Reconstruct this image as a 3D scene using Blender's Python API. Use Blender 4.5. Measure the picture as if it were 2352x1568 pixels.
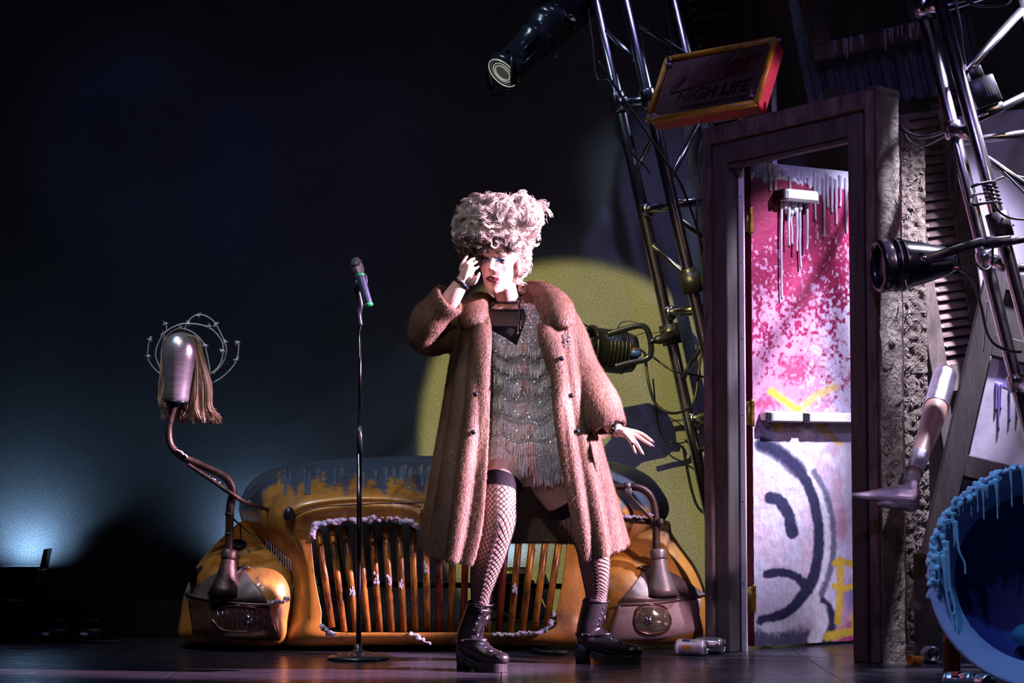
import bpy, bmesh, math, random
import numpy as np
from mathutils import Vector, Matrix
from mathutils.bvhtree import BVHTree

for _o in list(bpy.data.objects):
    bpy.data.objects.remove(_o)
scene = bpy.context.scene
COL = scene.collection
rnd = random.Random(7)
rng = np.random.default_rng(11)

# ---------------------------------------------------------------- camera
FPX = 4573.0                      # focal length in pixels of the 2352 px wide frame
CAMH = 0.75
TH = math.atan(296.0 / FPX)       # camera pitched up a little
cam_d = bpy.data.cameras.new('camera')
cam_d.sensor_width = 36.0
cam_d.lens = FPX / 2352.0 * 36.0
cam_d.clip_end = 60
cam = bpy.data.objects.new('camera', cam_d)
COL.objects.link(cam)
cam.location = (0, 0, CAMH)
cam.rotation_euler = (math.pi / 2 + TH, 0, 0)
scene.camera = cam

# ---------------------------------------------------------------- world + exposure
w = bpy.data.worlds.new('world')
scene.world = w
w.use_nodes = True
w.node_tree.nodes['Background'].inputs[0].default_value = (0.16, 0.13, 0.34, 1)
w.node_tree.nodes['Background'].inputs[1].default_value = 0.012
scene.view_settings.view_transform = 'Standard'
scene.view_settings.look = 'None'
scene.view_settings.gamma = 1.0
scene.view_settings.exposure = 0.0
scene.view_settings.use_curve_mapping = False


def spot(name, loc, target, color, energy, angle, blend=0.3, size=0.06, gel=None):
    d = bpy.data.lights.new(name, 'SPOT')
    d.color = color
    d.energy = energy
    d.spot_size = math.radians(angle)
    d.spot_blend = blend
    d.shadow_soft_size = size
    o = bpy.data.objects.new(name, d)
    COL.objects.link(o)
    o.location = loc
    o.rotation_euler = (Vector(target) - Vector(loc)).to_track_quat('-Z', 'Y').to_euler()
    return o


def area(name, loc, target, color, energy, sx, sy, spread=180):
    d = bpy.data.lights.new(name, 'AREA')
    d.color = color
    d.energy = energy
    d.shape = 'RECTANGLE'
    d.size = sx
    d.size_y = sy
    d.spread = math.radians(spread)
    o = bpy.data.objects.new(name, d)
    COL.objects.link(o)
    o.location = loc
    o.rotation_euler = (Vector(target) - Vector(loc)).to_track_quat('-Z', 'Y').to_euler()
    return o


# stage lanterns hung out over the audience and in the wings, with a few spots added as fill
spot('profile_yellow', (-3.2, 0.2, 8.7), (0.47, 10.2, 0.72), (1.0, 0.84, 0.22), 9500, 8.0, 0.10, 0.03)
spot('side_key_upper', (4.4, 6.85, 2.9), (0.06, 7.52, 1.36), (1.0, 0.60, 0.90), 12000, 13.0, 0.45, 0.05)
spot('side_key_lower', (4.4, 6.75, 2.5), (0.10, 7.62, 0.50), (1.0, 0.57, 0.88), 13500, 13.0, 0.45, 0.05)
spot('front_fill', (-0.6, 0.0, 3.2), (0.02, 7.6, 1.05), (1.0, 0.90, 0.80), 215, 11.5, 0.8, 0.10)
spot('side_low_pink', (3.0, 5.9, 1.7), (0.50, 8.3, 0.30), (1.0, 0.62, 0.86), 620, 13, 0.7, 0.06)
spot('sign_side_pink', (3.4, 8.2, 2.9), (1.10, 8.55, 2.38), (1.0, 0.45, 0.62), 190, 9, 0.5, 0.05)
spot('top_left_warm', (-2.6, 4.8, 5.2), (-0.15, 7.7, 0.85), (1.0, 0.80, 0.52), 190, 19, 0.7, 0.10)
spot('top_car_warm', (-1.6, 5.6, 5.4), (-0.75, 8.4, 0.5), (1.0, 0.82, 0.60), 330, 24, 0.7, 0.10)
spot('car_top_cool', (-2.6, 7.4, 4.6), (-0.5, 8.7, 0.6), (0.5, 0.72, 1.0), 300, 30, 0.8, 0.10)
spot('floor_cool', (-1.0, 4.0, 5.5), (-0.6, 7.2, 0.0), (0.42, 0.45, 1.0), 330, 40, 0.8, 0.10)
spot('dress_fill', (-0.6, 0.0, 3.2), (0.05, 7.6, 1.02), (1.0, 0.93, 0.88), 300, 4.6, 0.9, 0.08)  # added to brighten the dress and chest
spot('door_lavender', (2.40, 7.80, 2.95), (1.38, 8.66, 0.52), (0.80, 0.74, 1.0), 1350, 58, 0.6, 0.05)
spot('right_wash_purple', (0.2, 2.2, 5.2), (1.75, 8.4, 1.5), (0.46, 0.34, 1.0), 520, 26, 0.8, 0.2)
spot('right_wash_warm', (4.2, 4.4, 3.6), (1.9, 8.5, 1.2), (1.0, 0.62, 0.42), 110, 30, 0.8, 0.2)
spot('truss_blue', (0.1, 8.2, 5.6), (0.85, 9.6, 2.1), (0.45, 0.40, 1.0), 260, 26, 0.7, 0.06)
spot('tub_cyan', (1.1, 6.0, 3.4), (1.75, 7.0, 0.55), (0.12, 0.48, 1.0), 170, 26, 0.7, 0.05)
spot('tub_lavender', (0.4, 5.4, 2.6), (1.62, 6.95, 0.35), (0.55, 0.50, 1.0), 75, 20, 0.8, 0.05)  # added to brighten the tub rim
spot('truss_rim', (2.7, 9.1, 4.7), (0.80, 9.62, 2.3), (0.62, 0.72, 1.0), 130, 18, 0.7, 0.04)
spot('profile_sheen', (-1.4, 8.3, 4.4), (0.25, 9.6, 2.68), (0.55, 0.75, 1.0), 170, 15, 0.7, 0.05)  # added to put bluish highlights on the profile spotlight
spot('truss_right_lavender', (3.0, 8.4, 2.9), (1.65, 7.8, 2.0), (0.50, 0.40, 1.0), 34, 50, 0.7, 0.05)
spot('wall_blue_a', (-3.2, 4.5, 5.0), (-1.86, 10.2, 2.35), (0.20, 0.24, 1.0), 40, 13, 0.6, 0.1)
spot('wall_blue_b', (0.6, 4.5, 5.2), (-0.98, 10.2, 2.25), (0.20, 0.22, 1.0), 30, 12, 0.6, 0.1)


# ---------------------------------------------------------------- geometry helpers
CT, ST = math.cos(TH), math.sin(TH)


def P(px, py, D):
    """point on the ray of a photo pixel at depth D (metres along world Y)"""
    a = (px - 1176.0) / FPX
    b = (784.0 - py) / FPX
    y = CT - b * ST
    z = ST + b * CT
    k = D / y
    return Vector((a * k, D, CAMH + z * k))


def FD(py):
    """depth at which the ray of pixel row py meets the floor"""
    b = (784.0 - py) / FPX
    return -CAMH * (CT - b * ST) / (ST + b * CT)


def PX(D):
    return D / FPX                 # metres per pixel at depth D


def mk(name, V, F, smooth=True):
    me = bpy.data.meshes.new(name)
    V = np.asarray(V, dtype=np.float64).reshape(-1, 3)
    if isinstance(F, np.ndarray):
        n, k = F.shape
        me.vertices.add(len(V))
        me.vertices.foreach_set('co', V.astype(np.float32).ravel())
        me.loops.add(n * k)
        me.loops.foreach_set('vertex_index', F.astype(np.int32).ravel())
        me.polygons.add(n)
        me.polygons.foreach_set('loop_start', np.arange(0, n * k, k, dtype=np.int32))
        me.update(calc_edges=True)
    else:
        me.from_pydata([tuple(v) for v in V], [], [tuple(f) for f in F])
        me.update()
    me.polygons.foreach_set('use_smooth', [smooth] * len(me.polygons))
    return me


def vcol(me, C):
    C = np.asarray(C, dtype=np.float32)
    if C.shape[1] == 3:
        C = np.concatenate([C, np.ones((len(C), 1), np.float32)], 1)
    at = me.attributes.new('Col', 'FLOAT_COLOR', 'POINT')
    at.data.foreach_set('color', C.ravel())


def join(*parts):
    V, F, o = [], [], 0
    for v, f in parts:
        v = [tuple(x) for x in v]
        V += v
        F += [tuple(int(i) + o for i in q) for q in f]
        o += len(v)
    return V, F


def cr(pts, k=8, closed=False):
    """Catmull-Rom through the points (any dimension)"""
    A = [np.array(p, dtype=float) for p in pts]
    n = len(A)
    out = []
    rngi = n if closed else n - 1
    for i in range(rngi):
        if closed:
            p0, p1, p2, p3 = A[(i - 1) % n], A[i], A[(i + 1) % n], A[(i + 2) % n]
        else:
            p0, p1, p2, p3 = A[max(i - 1, 0)], A[i], A[i + 1], A[min(i + 2, n - 1)]
        for j in range(k):
            t = j / k
            out.append(0.5 * ((2 * p1) + (-p0 + p2) * t + (2 * p0 - 5 * p1 + 4 * p2 - p3) * t * t + (-p0 + 3 * p1 - 3 * p2 + p3) * t ** 3))
    if not closed:
        out.append(A[-1])
    return out


def frames(pts, closed=False):
    pts = [Vector(p) for p in pts]
    n = len(pts)
    T = []
    for i in range(n):
        if closed:
            t = pts[(i + 1) % n] - pts[i - 1]
        else:
            t = pts[min(i + 1, n - 1)] - pts[max(i - 1, 0)]
        if t.length < 1e-9:
            t = Vector((0, 0, 1))
        T.append(t.normalized())
    ref = Vector((0, 0, 1)) if abs(T[0].z) < 0.9 else Vector((1, 0, 0))
    N = [(ref - T[0] * ref.dot(T[0])).normalized()]
    for i in range(1, n):
        q = T[i - 1].rotation_difference(T[i])
        v = q @ N[-1]
        v = (v - T[i] * v.dot(T[i])).normalized()
        N.append(v)
    return pts, T, N


def tube(pts, r, n=12, closed=False, caps=True, squash=None):
    """swept tube; r a number or a list; squash=(a,b) scales the two section axes"""
    pts, T, N = frames(pts, closed)
    V, F = [], []
    m = len(pts)
    for i in range(m):
        ri = r[i] if hasattr(r, '__len__') else r
        B = T[i].cross(N[i])
        sa, sb = squash if squash else (1, 1)
        for j in range(n):
            a = 2 * math.pi * j / n
            V.append(pts[i] + N[i] * (ri * sa * math.cos(a)) + B * (ri * sb * math.sin(a)))
    for i in range(m if closed else m - 1):
        i2 = (i + 1) % m
        for j in range(n):
            j2 = (j + 1) % n
            F.append((i * n + j, i * n + j2, i2 * n + j2, i2 * n + j))
    if caps and not closed:
        F.append(tuple(range(n - 1, -1, -1)))
        F.append(tuple((m - 1) * n + j for j in range(n)))
    return V, F


def ctube(pts, r, k=8, n=12, **kw):
    """tube through Catmull-Rom smoothed points; r number or list per control point"""
    if hasattr(r, '__len__'):
        q = cr([tuple(p) + (ri,) for p, ri in zip(pts, r)], k)
        return tube([x[:3] for x in q], [x[3] for x in q], n, **kw)
    return tube([x for x in cr([tuple(p) for p in pts], k)], r, n, **kw)


def lathe(prof, o, ax, n=24, closed_prof=False, ref=None, caps=True):
    """prof = [(radius, height)] about axis ax from o"""
    o = Vector(o)
    ax = Vector(ax).normalized()
    ref = Vector(ref) if ref else (Vector((0, 0, 1)) if abs(ax.z) < 0.9 else Vector((1, 0, 0)))
    u = (ref - ax * ref.dot(ax)).normalized()
    v = ax.cross(u)
    V, F = [], []
    m = len(prof)
    for (r, h) in prof:
        for j in range(n):
            a = 2 * math.pi * j / n
            V.append(o + ax * h + u * (r * math.cos(a)) + v * (r * math.sin(a)))
    for i in range(m if closed_prof else m - 1):
        i2 = (i + 1) % m
        for j in range(n):
            j2 = (j + 1) % n
            F.append((i * n + j, i * n + j2, i2 * n + j2, i2 * n + j))
    if not closed_prof and caps:
        if prof[0][0] > 1e-6:
            F.append(tuple(range(n - 1, -1, -1)))
        if prof[-1][0] > 1e-6:
            F.append(tuple((m - 1) * n + j for j in range(n)))
    return V, F


class FR:
    """a local frame: u to the right, v up, w towards the viewer"""
    def __init__(s, o, right, up=(0, 0, 1)):
        s.o = Vector(o)
        s.u = Vector(right).normalized()
        up = Vector(up)
        s.v = (up - s.u * up.dot(s.u)).normalized()
        s.w = s.u.cross(s.v)

    def p(s, u, v, w=0):
        return s.o + s.u * u + s.v * v + s.w * w


def box(fr, u0, u1, v0, v1, w0, w1, c=0.0):
    V = [fr.p(a, b, d) for d in (w0, w1) for b in (v0, v1) for a in (u0, u1)]
    F = [(0, 2, 3, 1), (4, 5, 7, 6), (0, 1, 5, 4), (2, 6, 7, 3), (0, 4, 6, 2), (1, 3, 7, 5)]
    return cham(V, F, c) if c > 0 else (V, F)


def cham(V, F, c, seg=1):
    bm = bmesh.new()
    vs = [bm.verts.new(v) for v in V]
    for f in F:
        bm.faces.new([vs[i] for i in f])
    bm.normal_update()
    bmesh.ops.bevel(bm, geom=list(bm.edges), offset=c, segments=seg, affect='EDGES', profile=0.5)
    bm.verts.index_update()
    V2 = [v.co.copy() for v in bm.verts]
    F2 = [tuple(v.index for v in f.verts) for f in bm.faces]
    bm.free()
    return V2, F2


def hexa(A, B, c=0.0):
    """prism between quads A (back) and B (front): each four points, counter-clockwise seen from the front"""
    V = list(A) + list(B)
    F = [(3, 2, 1, 0), (4, 5, 6, 7)] + [(i, (i + 1) % 4, 4 + (i + 1) % 4, 4 + i) for i in range(4)]
    return cham([Vector(v) for v in V], F, c) if c > 0 else (V, F)


def slab(pts, back):
    """prism of a planar outline pts (counter-clockwise from the front), extruded by vector back"""
    n = len(pts)
    pts = [Vector(p) for p in pts]
    V = pts + [p + Vector(back) for p in pts]
    F = [tuple(range(n)), tuple(range(2 * n - 1, n - 1, -1))]
    F += [(i, n + i, n + (i + 1) % n, (i + 1) % n) for i in range(n)]
    return V, F


def ellipsoid(c, r, n=24, m=14, rot=None):
    c = Vector(c)
    V, F = [], []
    for i in range(m + 1):
        ph = math.pi * i / m
        for j in range(n):
            a = 2 * math.pi * j / n
            p = Vector((r[0] * math.sin(ph) * math.cos(a), r[1] * math.sin(ph) * math.sin(a), r[2] * math.cos(ph)))
            if rot is not None:
                p = rot @ p
            V.append(c + p)
    for i in range(m):
        for j in range(n):
            j2 = (j + 1) % n
            F.append((i * n + j, (i + 1) * n + j, (i + 1) * n + j2, i * n + j2))
    return V, F


def inflate(outline, bulge, back, rings=9, n=72, centre=None, power=0.5, lean=(0, 0, 0)):
    """pillow: outline = list of points with their own depth; domed towards the viewer, closed at the back"""
    C = [Vector(p) for p in cr([tuple(p) for p in outline], max(1, n // len(outline)), True)]
    n = len(C)
    cen = Vector(centre) if centre is not None else sum(C, Vector()) / n
    V, F = [], []
    back = Vector(back)
    for p in C:
        V.append(p + back)
    for i in range(rings):
        r = 1 - i / rings
        for p in C:
            q = cen + (p - cen) * r
            q = q + (Vector((0, -1, 0)) + Vector(lean)) * (bulge * (1 - r * r) ** power)
            V.append(q)
    V.append(cen + (Vector((0, -1, 0)) + Vector(lean)) * bulge)
    for i in range(rings):
        for j in range(n):
            j2 = (j + 1) % n
            F.append((i * n + j, i * n + j2, (i + 1) * n + j2, (i + 1) * n + j))
    last = len(V) - 1
    for j in range(n):
        F.append((rings * n + j, rings * n + (j + 1) % n, last))
    F.append(tuple(range(n - 1, -1, -1)))
    return V, F


def strands(paths, r, sides=3):
    """paths (n,k,3) array -> one mesh of thin prisms; r number or (k,) or (n,k)"""
    A = np.asarray(paths, dtype=float)
    n, k, _ = A.shape
    T = np.gradient(A, axis=1)
    T /= np.linalg.norm(T, axis=2, keepdims=True) + 1e-12
    ref = np.array([0.31, 0.83, 0.46])
    N = np.cross(T, ref)
    N /= np.linalg.norm(N, axis=2, keepdims=True) + 1e-12
    B = np.cross(T, N)
    R = np.broadcast_to(np.asarray(r, dtype=float), (n, k)) if np.ndim(r) < 2 else np.asarray(r, float)
    ang = 2 * np.pi * np.arange(sides) / sides
    V = A[:, :, None, :] + R[:, :, None, None] * (np.cos(ang)[None, None, :, None] * N[:, :, None, :] + np.sin(ang)[None, None, :, None] * B[:, :, None, :])
    idx = np.arange(n * k * sides).reshape(n, k, sides)
    a = idx[:, :-1, :]
    b = np.roll(idx, -1, axis=2)[:, :-1, :]
    c = np.roll(idx, -1, axis=2)[:, 1:, :]
    d = idx[:, 1:, :]
    F = np.stack([a, b, c, d], -1).reshape(-1, 4)
    return V.reshape(-1, 3), F


def remesh(V, F, vox, smooth=2, fac=0.5):
    """voxel union of closed shells -> (verts array, faces array)"""
    me = mk('tmp', V, F)
    o = bpy.data.objects.new('tmp', me)
    COL.objects.link(o)
    m = o.modifiers.new('r', 'REMESH')
    m.mode = 'VOXEL'
    m.voxel_size = vox
    m.adaptivity = 0
    if smooth:
        s = o.modifiers.new('s', 'SMOOTH')
        s.iterations = smooth
        s.factor = fac
    dg = bpy.context.evaluated_depsgraph_get()
    dg.update()
    e = o.evaluated_get(dg)
    em = e.to_mesh()
    nv = len(em.vertices)
    VV = np.empty(nv * 3, np.float32)
    em.vertices.foreach_get('co', VV)
    nf = len(em.polygons)
    nl = len(em.loops)
    L = np.empty(nl, np.int32)
    em.loops.foreach_get('vertex_index', L)
    if nl == nf * 4:
        FF = L.reshape(nf, 4)
    else:
        FF = [tuple(p.vertices) for p in em.polygons]
    e.to_mesh_clear()
    bpy.data.objects.remove(o)
    bpy.data.meshes.remove(me)
    return VV.reshape(-1, 3).astype(float), FF


# ---------------------------------------------------------------- scene-graph helpers
ROOT = {}


def props(o, label=None, cat=None, group=None, kind=None):
    if label:
        o['label'] = label
    if cat:
        o['category'] = cat
    if group:
        o['group'] = group
    if kind:
        o['kind'] = kind


def thing(name, loc, label, cat, group=None, kind=None):
    o = bpy.data.objects.new(name, None)
    o.empty_display_size = 0.05
    COL.objects.link(o)
    o.location = loc
    ROOT[o.name] = Vector(loc)
    props(o, label, cat, group, kind)
    return o


def part(name, geo, mat, parent, smooth=True, label=None, kind=None, cols=None):
    """mesh child; geo = (V, F) in world metres"""
    V, F = geo
    org = ROOT[parent.name]
    A = np.array([tuple(v) for v in V], dtype=float) if not isinstance(V, np.ndarray) else V.copy()
    A = A - np.array(org)
    me = mk(name, A, F, smooth)
    if cols is not None:
        vcol(me, cols)
    me.materials.append(mat)
    o = bpy.data.objects.new(name, me)
    COL.objects.link(o)
    o.parent = parent
    ROOT[o.name] = org
    props(o, label, None, None, kind)
    return o


def solo(name, geo, mat, label, cat, group=None, kind=None, smooth=True, cols=None, org=None):
    """a thing that is one mesh, origin at its base"""
    V, F = geo
    A = np.array([tuple(v) for v in V], dtype=float) if not isinstance(V, np.ndarray) else V.copy()
    if org is None:
        org = np.array([A[:, 0].mean(), A[:, 1].mean(), A[:, 2].min()])
    A = A - np.array(org)
    me = mk(name, A, F, smooth)
    if cols is not None:
        vcol(me, cols)
    me.materials.append(mat)
    o = bpy.data.objects.new(name, me)
    COL.objects.link(o)
    o.location = org
    ROOT[o.name] = Vector(org)
    props(o, label, cat, group, kind)
    return o


def inst(src, parent, loc):
    """another part sharing the mesh of src, moved by loc"""
    o = src.copy()
    COL.objects.link(o)
    o.parent = parent
    o.location = Vector(src.location) + Vector(loc)
    ROOT[o.name] = ROOT[parent.name]
    return o


# ---------------------------------------------------------------- materials
def nt(name):
    m = bpy.data.materials.new(name)
    m.use_nodes = True
    t = m.node_tree
    return m, t, t.nodes['Principled BSDF']


def setb(b, rough=0.5, metal=0.0, spec=0.5, sheen=0.0, coat=0.0):
    b.inputs['Roughness'].default_value = rough
    b.inputs['Metallic'].default_value = metal
    b.inputs['Specular IOR Level'].default_value = spec
    if sheen:
        b.inputs['Sheen Weight'].default_value = sheen
    if coat:
        b.inputs['Coat Weight'].default_value = coat
        b.inputs['Coat Roughness'].default_value = 0.15


def noise(t, scale=5, detail=4, rough=0.6, stretch=None, dim='3D', distort=0.0):
    tc = t.nodes.new('ShaderNodeTexCoord')
    n = t.nodes.new('ShaderNodeTexNoise')
    n.inputs['Scale'].default_value = scale
    n.inputs['Detail'].default_value = detail
    n.inputs['Roughness'].default_value = rough
    n.inputs['Distortion'].default_value = distort
    src = tc.outputs['Object']
    if stretch:
        mp = t.nodes.new('ShaderNodeMapping')
        mp.inputs['Scale'].default_value = stretch
        t.links.new(src, mp.inputs[0])
        src = mp.outputs[0]
    t.links.new(src, n.inputs['Vector'])
    return n


def ramp(t, src, stops):
    r = t.nodes.new('ShaderNodeValToRGB')
    e = r.color_ramp.elements
    while len(e) < len(stops):
        e.new(0.5)
    for i, (p, c) in enumerate(stops):
        e[i].position = p
        e[i].color = tuple(c) + (1,) if len(c) == 3 else c
    t.links.new(src, r.inputs[0])
    return r


def bump(t, b, src, strength=0.3, dist=0.01):
    n = t.nodes.new('ShaderNodeBump')
    n.inputs['Strength'].default_value = strength
    n.inputs['Distance'].default_value = dist
    t.links.new(src, n.inputs['Height'])
    t.links.new(n.outputs[0], b.inputs['Normal'])
    return n


def mixc(t, fac, a, b_):
    n = t.nodes.new('ShaderNodeMix')
    n.data_type = 'RGBA'
    for val, i in ((a, 6), (b_, 7)):
        if hasattr(val, 'is_linked') or hasattr(val, 'links'):
            t.links.new(val, n.inputs[i])
        else:
            n.inputs[i].default_value = tuple(val) + (1,) if len(val) == 3 else val
    if isinstance(fac, (int, float)):
        n.inputs[0].default_value = fac
    else:
        t.links.new(fac, n.inputs[0])
    return n.outputs[2]


def mat_plain(name, col, rough=0.5, metal=0.0, var=0.25, scale=12, bmp=0.1, spec=0.5, stretch=None, coat=0.0, sheen=0.0, dist=0.004):
    """one colour, mottled a little, with fine relief"""
    m, t, b = nt(name)
    setb(b, rough, metal, spec, sheen, coat)
    n = noise(t, scale, 5, 0.6, stretch)
    lo = [c * (1 - var) for c in col]
    hi = [min(1, c * (1 + var)) for c in col]
    r = ramp(t, n.outputs[0], [(0.3, lo), (0.7, hi)])
    t.links.new(r.outputs[0], b.inputs['Base Color'])
    if bmp:
        n2 = noise(t, scale * 6, 4, 0.6, stretch)
        bump(t, b, n2.outputs[0], bmp, dist)
    return m


def mat_two(name, c1, c2, scale=4, lo=0.42, hi=0.6, rough=0.6, metal=0.0, stretch=None, bmp=0.3, spec=0.4, dist=0.006, rough2=None, detail=8):
    """two colours worn into one another"""
    m, t, b = nt(name)
    setb(b, rough, metal, spec)
    n = noise(t, scale, detail, 0.68, stretch)
    r = ramp(t, n.outputs[0], [(lo, c1), (hi, c2)])
    t.links.new(r.outputs[0], b.inputs['Base Color'])
    if rough2 is not None:
        r2 = ramp(t, n.outputs[0], [(lo, (rough,) * 3), (hi, (rough2,) * 3)])
        t.links.new(r2.outputs[0], b.inputs['Roughness'])
    if bmp:
        n2 = noise(t, scale * 7, 5, 0.65, stretch)
        bump(t, b, n2.outputs[0], bmp, dist)
    return m


def mat_col(name, rough=0.5, metal=0.0, spec=0.5, bmp=0.0, bscale=60, sheen=0.0, var=0.0, sss=0.0, stretch=None, dist=0.003):
    """colour from the mesh's own colour attribute (paint, make-up)"""
    m, t, b = nt(name)
    setb(b, rough, metal, spec, sheen)
    a = t.nodes.new('ShaderNodeAttribute')
    a.attribute_name = 'Col'
    src = a.outputs['Color']
    if var:
        n = noise(t, bscale * 0.5, 5, 0.6, stretch)
        r = ramp(t, n.outputs[0], [(0.3, (1 - var,) * 3), (0.7, (1, 1, 1))])
        mx = t.nodes.new('ShaderNodeMix')
        mx.data_type = 'RGBA'
        mx.blend_type = 'MULTIPLY'
        mx.inputs[0].default_value = 1
        t.links.new(src, mx.inputs[6])
        t.links.new(r.outputs[0], mx.inputs[7])
        src = mx.outputs[2]
    t.links.new(src, b.inputs['Base Color'])
    if sss:
        b.inputs['Subsurface Weight'].default_value = sss
        b.inputs['Subsurface Radius'].default_value = (0.012, 0.005, 0.003)
        b.inputs['Subsurface Scale'].default_value = 0.6
    if bmp:
        n2 = noise(t, bscale, 5, 0.65, stretch)
        bump(t, b, n2.outputs[0], bmp, dist)
    return m


M = {}
M['black'] = mat_plain('black_metal', (0.012, 0.012, 0.014), 0.38, 0.0, 0.3, 20, 0.05)
M['black_matt'] = mat_plain('black_matt', (0.008, 0.008, 0.009), 0.85, 0.0, 0.3, 8, 0.1, spec=0.2)
M['black_gloss'] = mat_plain('black_gloss', (0.010, 0.012, 0.018), 0.22, 0.0, 0.3, 20, 0.03)
M['rubber'] = mat_plain('cable_rubber', (0.010, 0.010, 0.012), 0.45, 0.0, 0.3, 30, 0.05)
M['chrome'] = mat_plain('chrome', (0.75, 0.75, 0.78), 0.14, 1.0, 0.1, 20, 0.02)
M['alu'] = mat_plain('truss_aluminium', (0.36, 0.36, 0.40), 0.24, 1.0, 0.18, 10, 0.08, stretch=(8, 8, 1))
M['white'] = mat_plain('white_paint', (0.75, 0.75, 0.78), 0.4, 0.0, 0.08, 10, 0.05)
M['brass'] = mat_two('old_brass', (0.20, 0.10, 0.02), (0.60, 0.38, 0.08), 30, 0.4, 0.6, 0.35, 0.9, bmp=0.2)
M['wood_dark'] = mat_two('stained_wood', (0.028, 0.024, 0.024), (0.072, 0.060, 0.057), 3, 0.35, 0.7, 0.75, 0.0, (6, 6, 0.8), 0.35)
M['wood_rough'] = mat_two('rough_wood', (0.040, 0.031, 0.028), (0.15, 0.112, 0.098), 6, 0.38, 0.66, 0.8, 0.0, (3, 3, 0.8), 0.6, dist=0.01)
M['wood_slat'] = mat_two('slat_wood', (0.045, 0.030, 0.028), (0.20, 0.135, 0.115), 8, 0.36, 0.62, 0.7, 0.0, (0.6, 3, 3), 0.5, dist=0.008)
M['wood_blue'] = mat_two('blue_grey_wood', (0.028, 0.032, 0.052), (0.085, 0.090, 0.130), 5, 0.38, 0.66, 0.75, 0.0, (4, 4, 0.6), 0.5)
M['plaster'] = mat_two('trowelled_plaster', (0.050, 0.040, 0.030), (0.14, 0.11, 0.085), 5, 0.35, 0.62, 0.6, 0.0, None, 0.9, dist=0.03)
M['drip'] = mat_plain('silver_drip', (0.62, 0.60, 0.72), 0.22, 0.35, 0.1, 10, 0.05)
M['goo'] = mat_plain('lavender_goo', (0.42, 0.38, 0.52), 0.28, 0.1, 0.2, 30, 0.5, dist=0.01)

# ================================================================ the setting
def struct(name, geo, mat, label, smooth=False):
    o = solo(name, geo, mat, label, None, kind='structure', smooth=smooth, org=(0, 0, 0))
    return o


# floor: black painted sheets with fine gaps
def mat_floor():
    m, t, b = nt('stage_floor_paint')
    setb(b, 0.24, 0.0, 0.55)
    n = noise(t, 3, 8, 0.7, (1.0, 6.0, 1))
    r = ramp(t, n.outputs[0], [(0.35, (0.014, 0.013, 0.019)), (0.75, (0.040, 0.037, 0.050))])
    n3 = noise(t, 2.2, 3, 0.5, (3, 60, 1))
    r3 = ramp(t, n3.outputs[0], [(0.66, (0, 0, 0)), (0.74, (0.35, 0.35, 0.35))])
    v = t.nodes.new('ShaderNodeTexVoronoi')
    v.inputs['Scale'].default_value = 26
    tc = t.nodes.new('ShaderNodeTexCoord')
    t.links.new(tc.outputs['Object'], v.inputs['Vector'])
    rv = ramp(t, v.outputs['Distance'], [(0.035, (1, 1, 1)), (0.05, (0, 0, 0))])
    c1 = mixc(t, r3.outputs[0], r.outputs[0], (0.12, 0.115, 0.14))
    c2 = mixc(t, rv.outputs[0], c1, (0.35, 0.34, 0.38))
    t.links.new(c2, b.inputs['Base Color'])
    n2 = noise(t, 5, 5, 0.6, (1, 8, 1))
    r2 = ramp(t, n2.outputs[0], [(0.3, (0.16,) * 3), (0.7, (0.38,) * 3)])
    t.links.new(r2.outputs[0], b.inputs['Roughness'])
    bump(t, b, n2.outputs[0], 0.08, 0.004)
    return m


M['floor'] = mat_floor()
fl = struct('floor', box(FR((0, 0, 0), (1, 0, 0)), -6, 6, -0.10, -0.006, -13, 1.0), M['black_matt'], 'dark stage floor of large black painted sheets')
src = None
for ix in range(-3, 3):
    for iy in range(0, 4):
        x0 = 1.18 + ix * 1.22
        y0 = 2.2 + iy * 2.44
        if src is None:
            f0 = FR((0, 0, 0), (1, 0, 0), (0, 0, 1))
            g = cham([Vector((a, b_, c)) for c in (-0.006, 0.0) for b_ in (0.0015, 2.4385) for a in (0.0015, 1.2185)],
                     [(0, 2, 3, 1), (4, 5, 7, 6), (0, 1, 5, 4), (2, 6, 7, 3), (0, 4, 6, 2), (1, 3, 7, 5)], 0.0008)
            src = part('floor_panel', g, M['floor'], fl, smooth=False)
            src.location = (x0, y0, 0)
            base0 = Vector((x0, y0, 0))
        else:
            o = inst(src, fl, (0, 0, 0))
            o.location = (x0, y0, 0)


# back wall: glitter-flecked dark cloth
def mat_wall():
    m, t, b = nt('glitter_wall')
    setb(b, 0.55, 0.0, 0.4)
    n = noise(t, 170, 3, 0.8)
    r = ramp(t, n.outputs[0], [(0.36, (0.085, 0.09, 0.105)), (0.56, (0.22, 0.23, 0.25)), (0.70, (0.56, 0.57, 0.56))])
    n1 = noise(t, 2.0, 4, 0.6)
    r1 = ramp(t, n1.outputs[0], [(0.3, (0.75,) * 3), (0.7, (1, 1, 1))])
    mx = t.nodes.new('ShaderNodeMix')
    mx.data_type = 'RGBA'
    mx.blend_type = 'MULTIPLY'
    mx.inputs[0].default_value = 1
    t.links.new(r.outputs[0], mx.inputs[6])
    t.links.new(r1.outputs[0], mx.inputs[7])
    t.links.new(mx.outputs[2], b.inputs['Base Color'])
    bump(t, b, n.outputs[0], 0.6, 0.004)
    return m


M['wall'] = mat_wall()
struct('wall_back', box(FR((0, 10.2, 0), (1, 0, 0)), -6, 6, 0, 5.5, -0.1, 0), M['wall'], 'dark glitter-flecked back wall of the stage')
struct('trim_1', box(FR((-2.6, 9.05, 0), (1, 0, 0)), -3.2, 1.55, 0, 0.165, -0.05, 0, 0.004), M['black_matt'], 'low black masking strip along the stage floor by the back wall')

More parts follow.
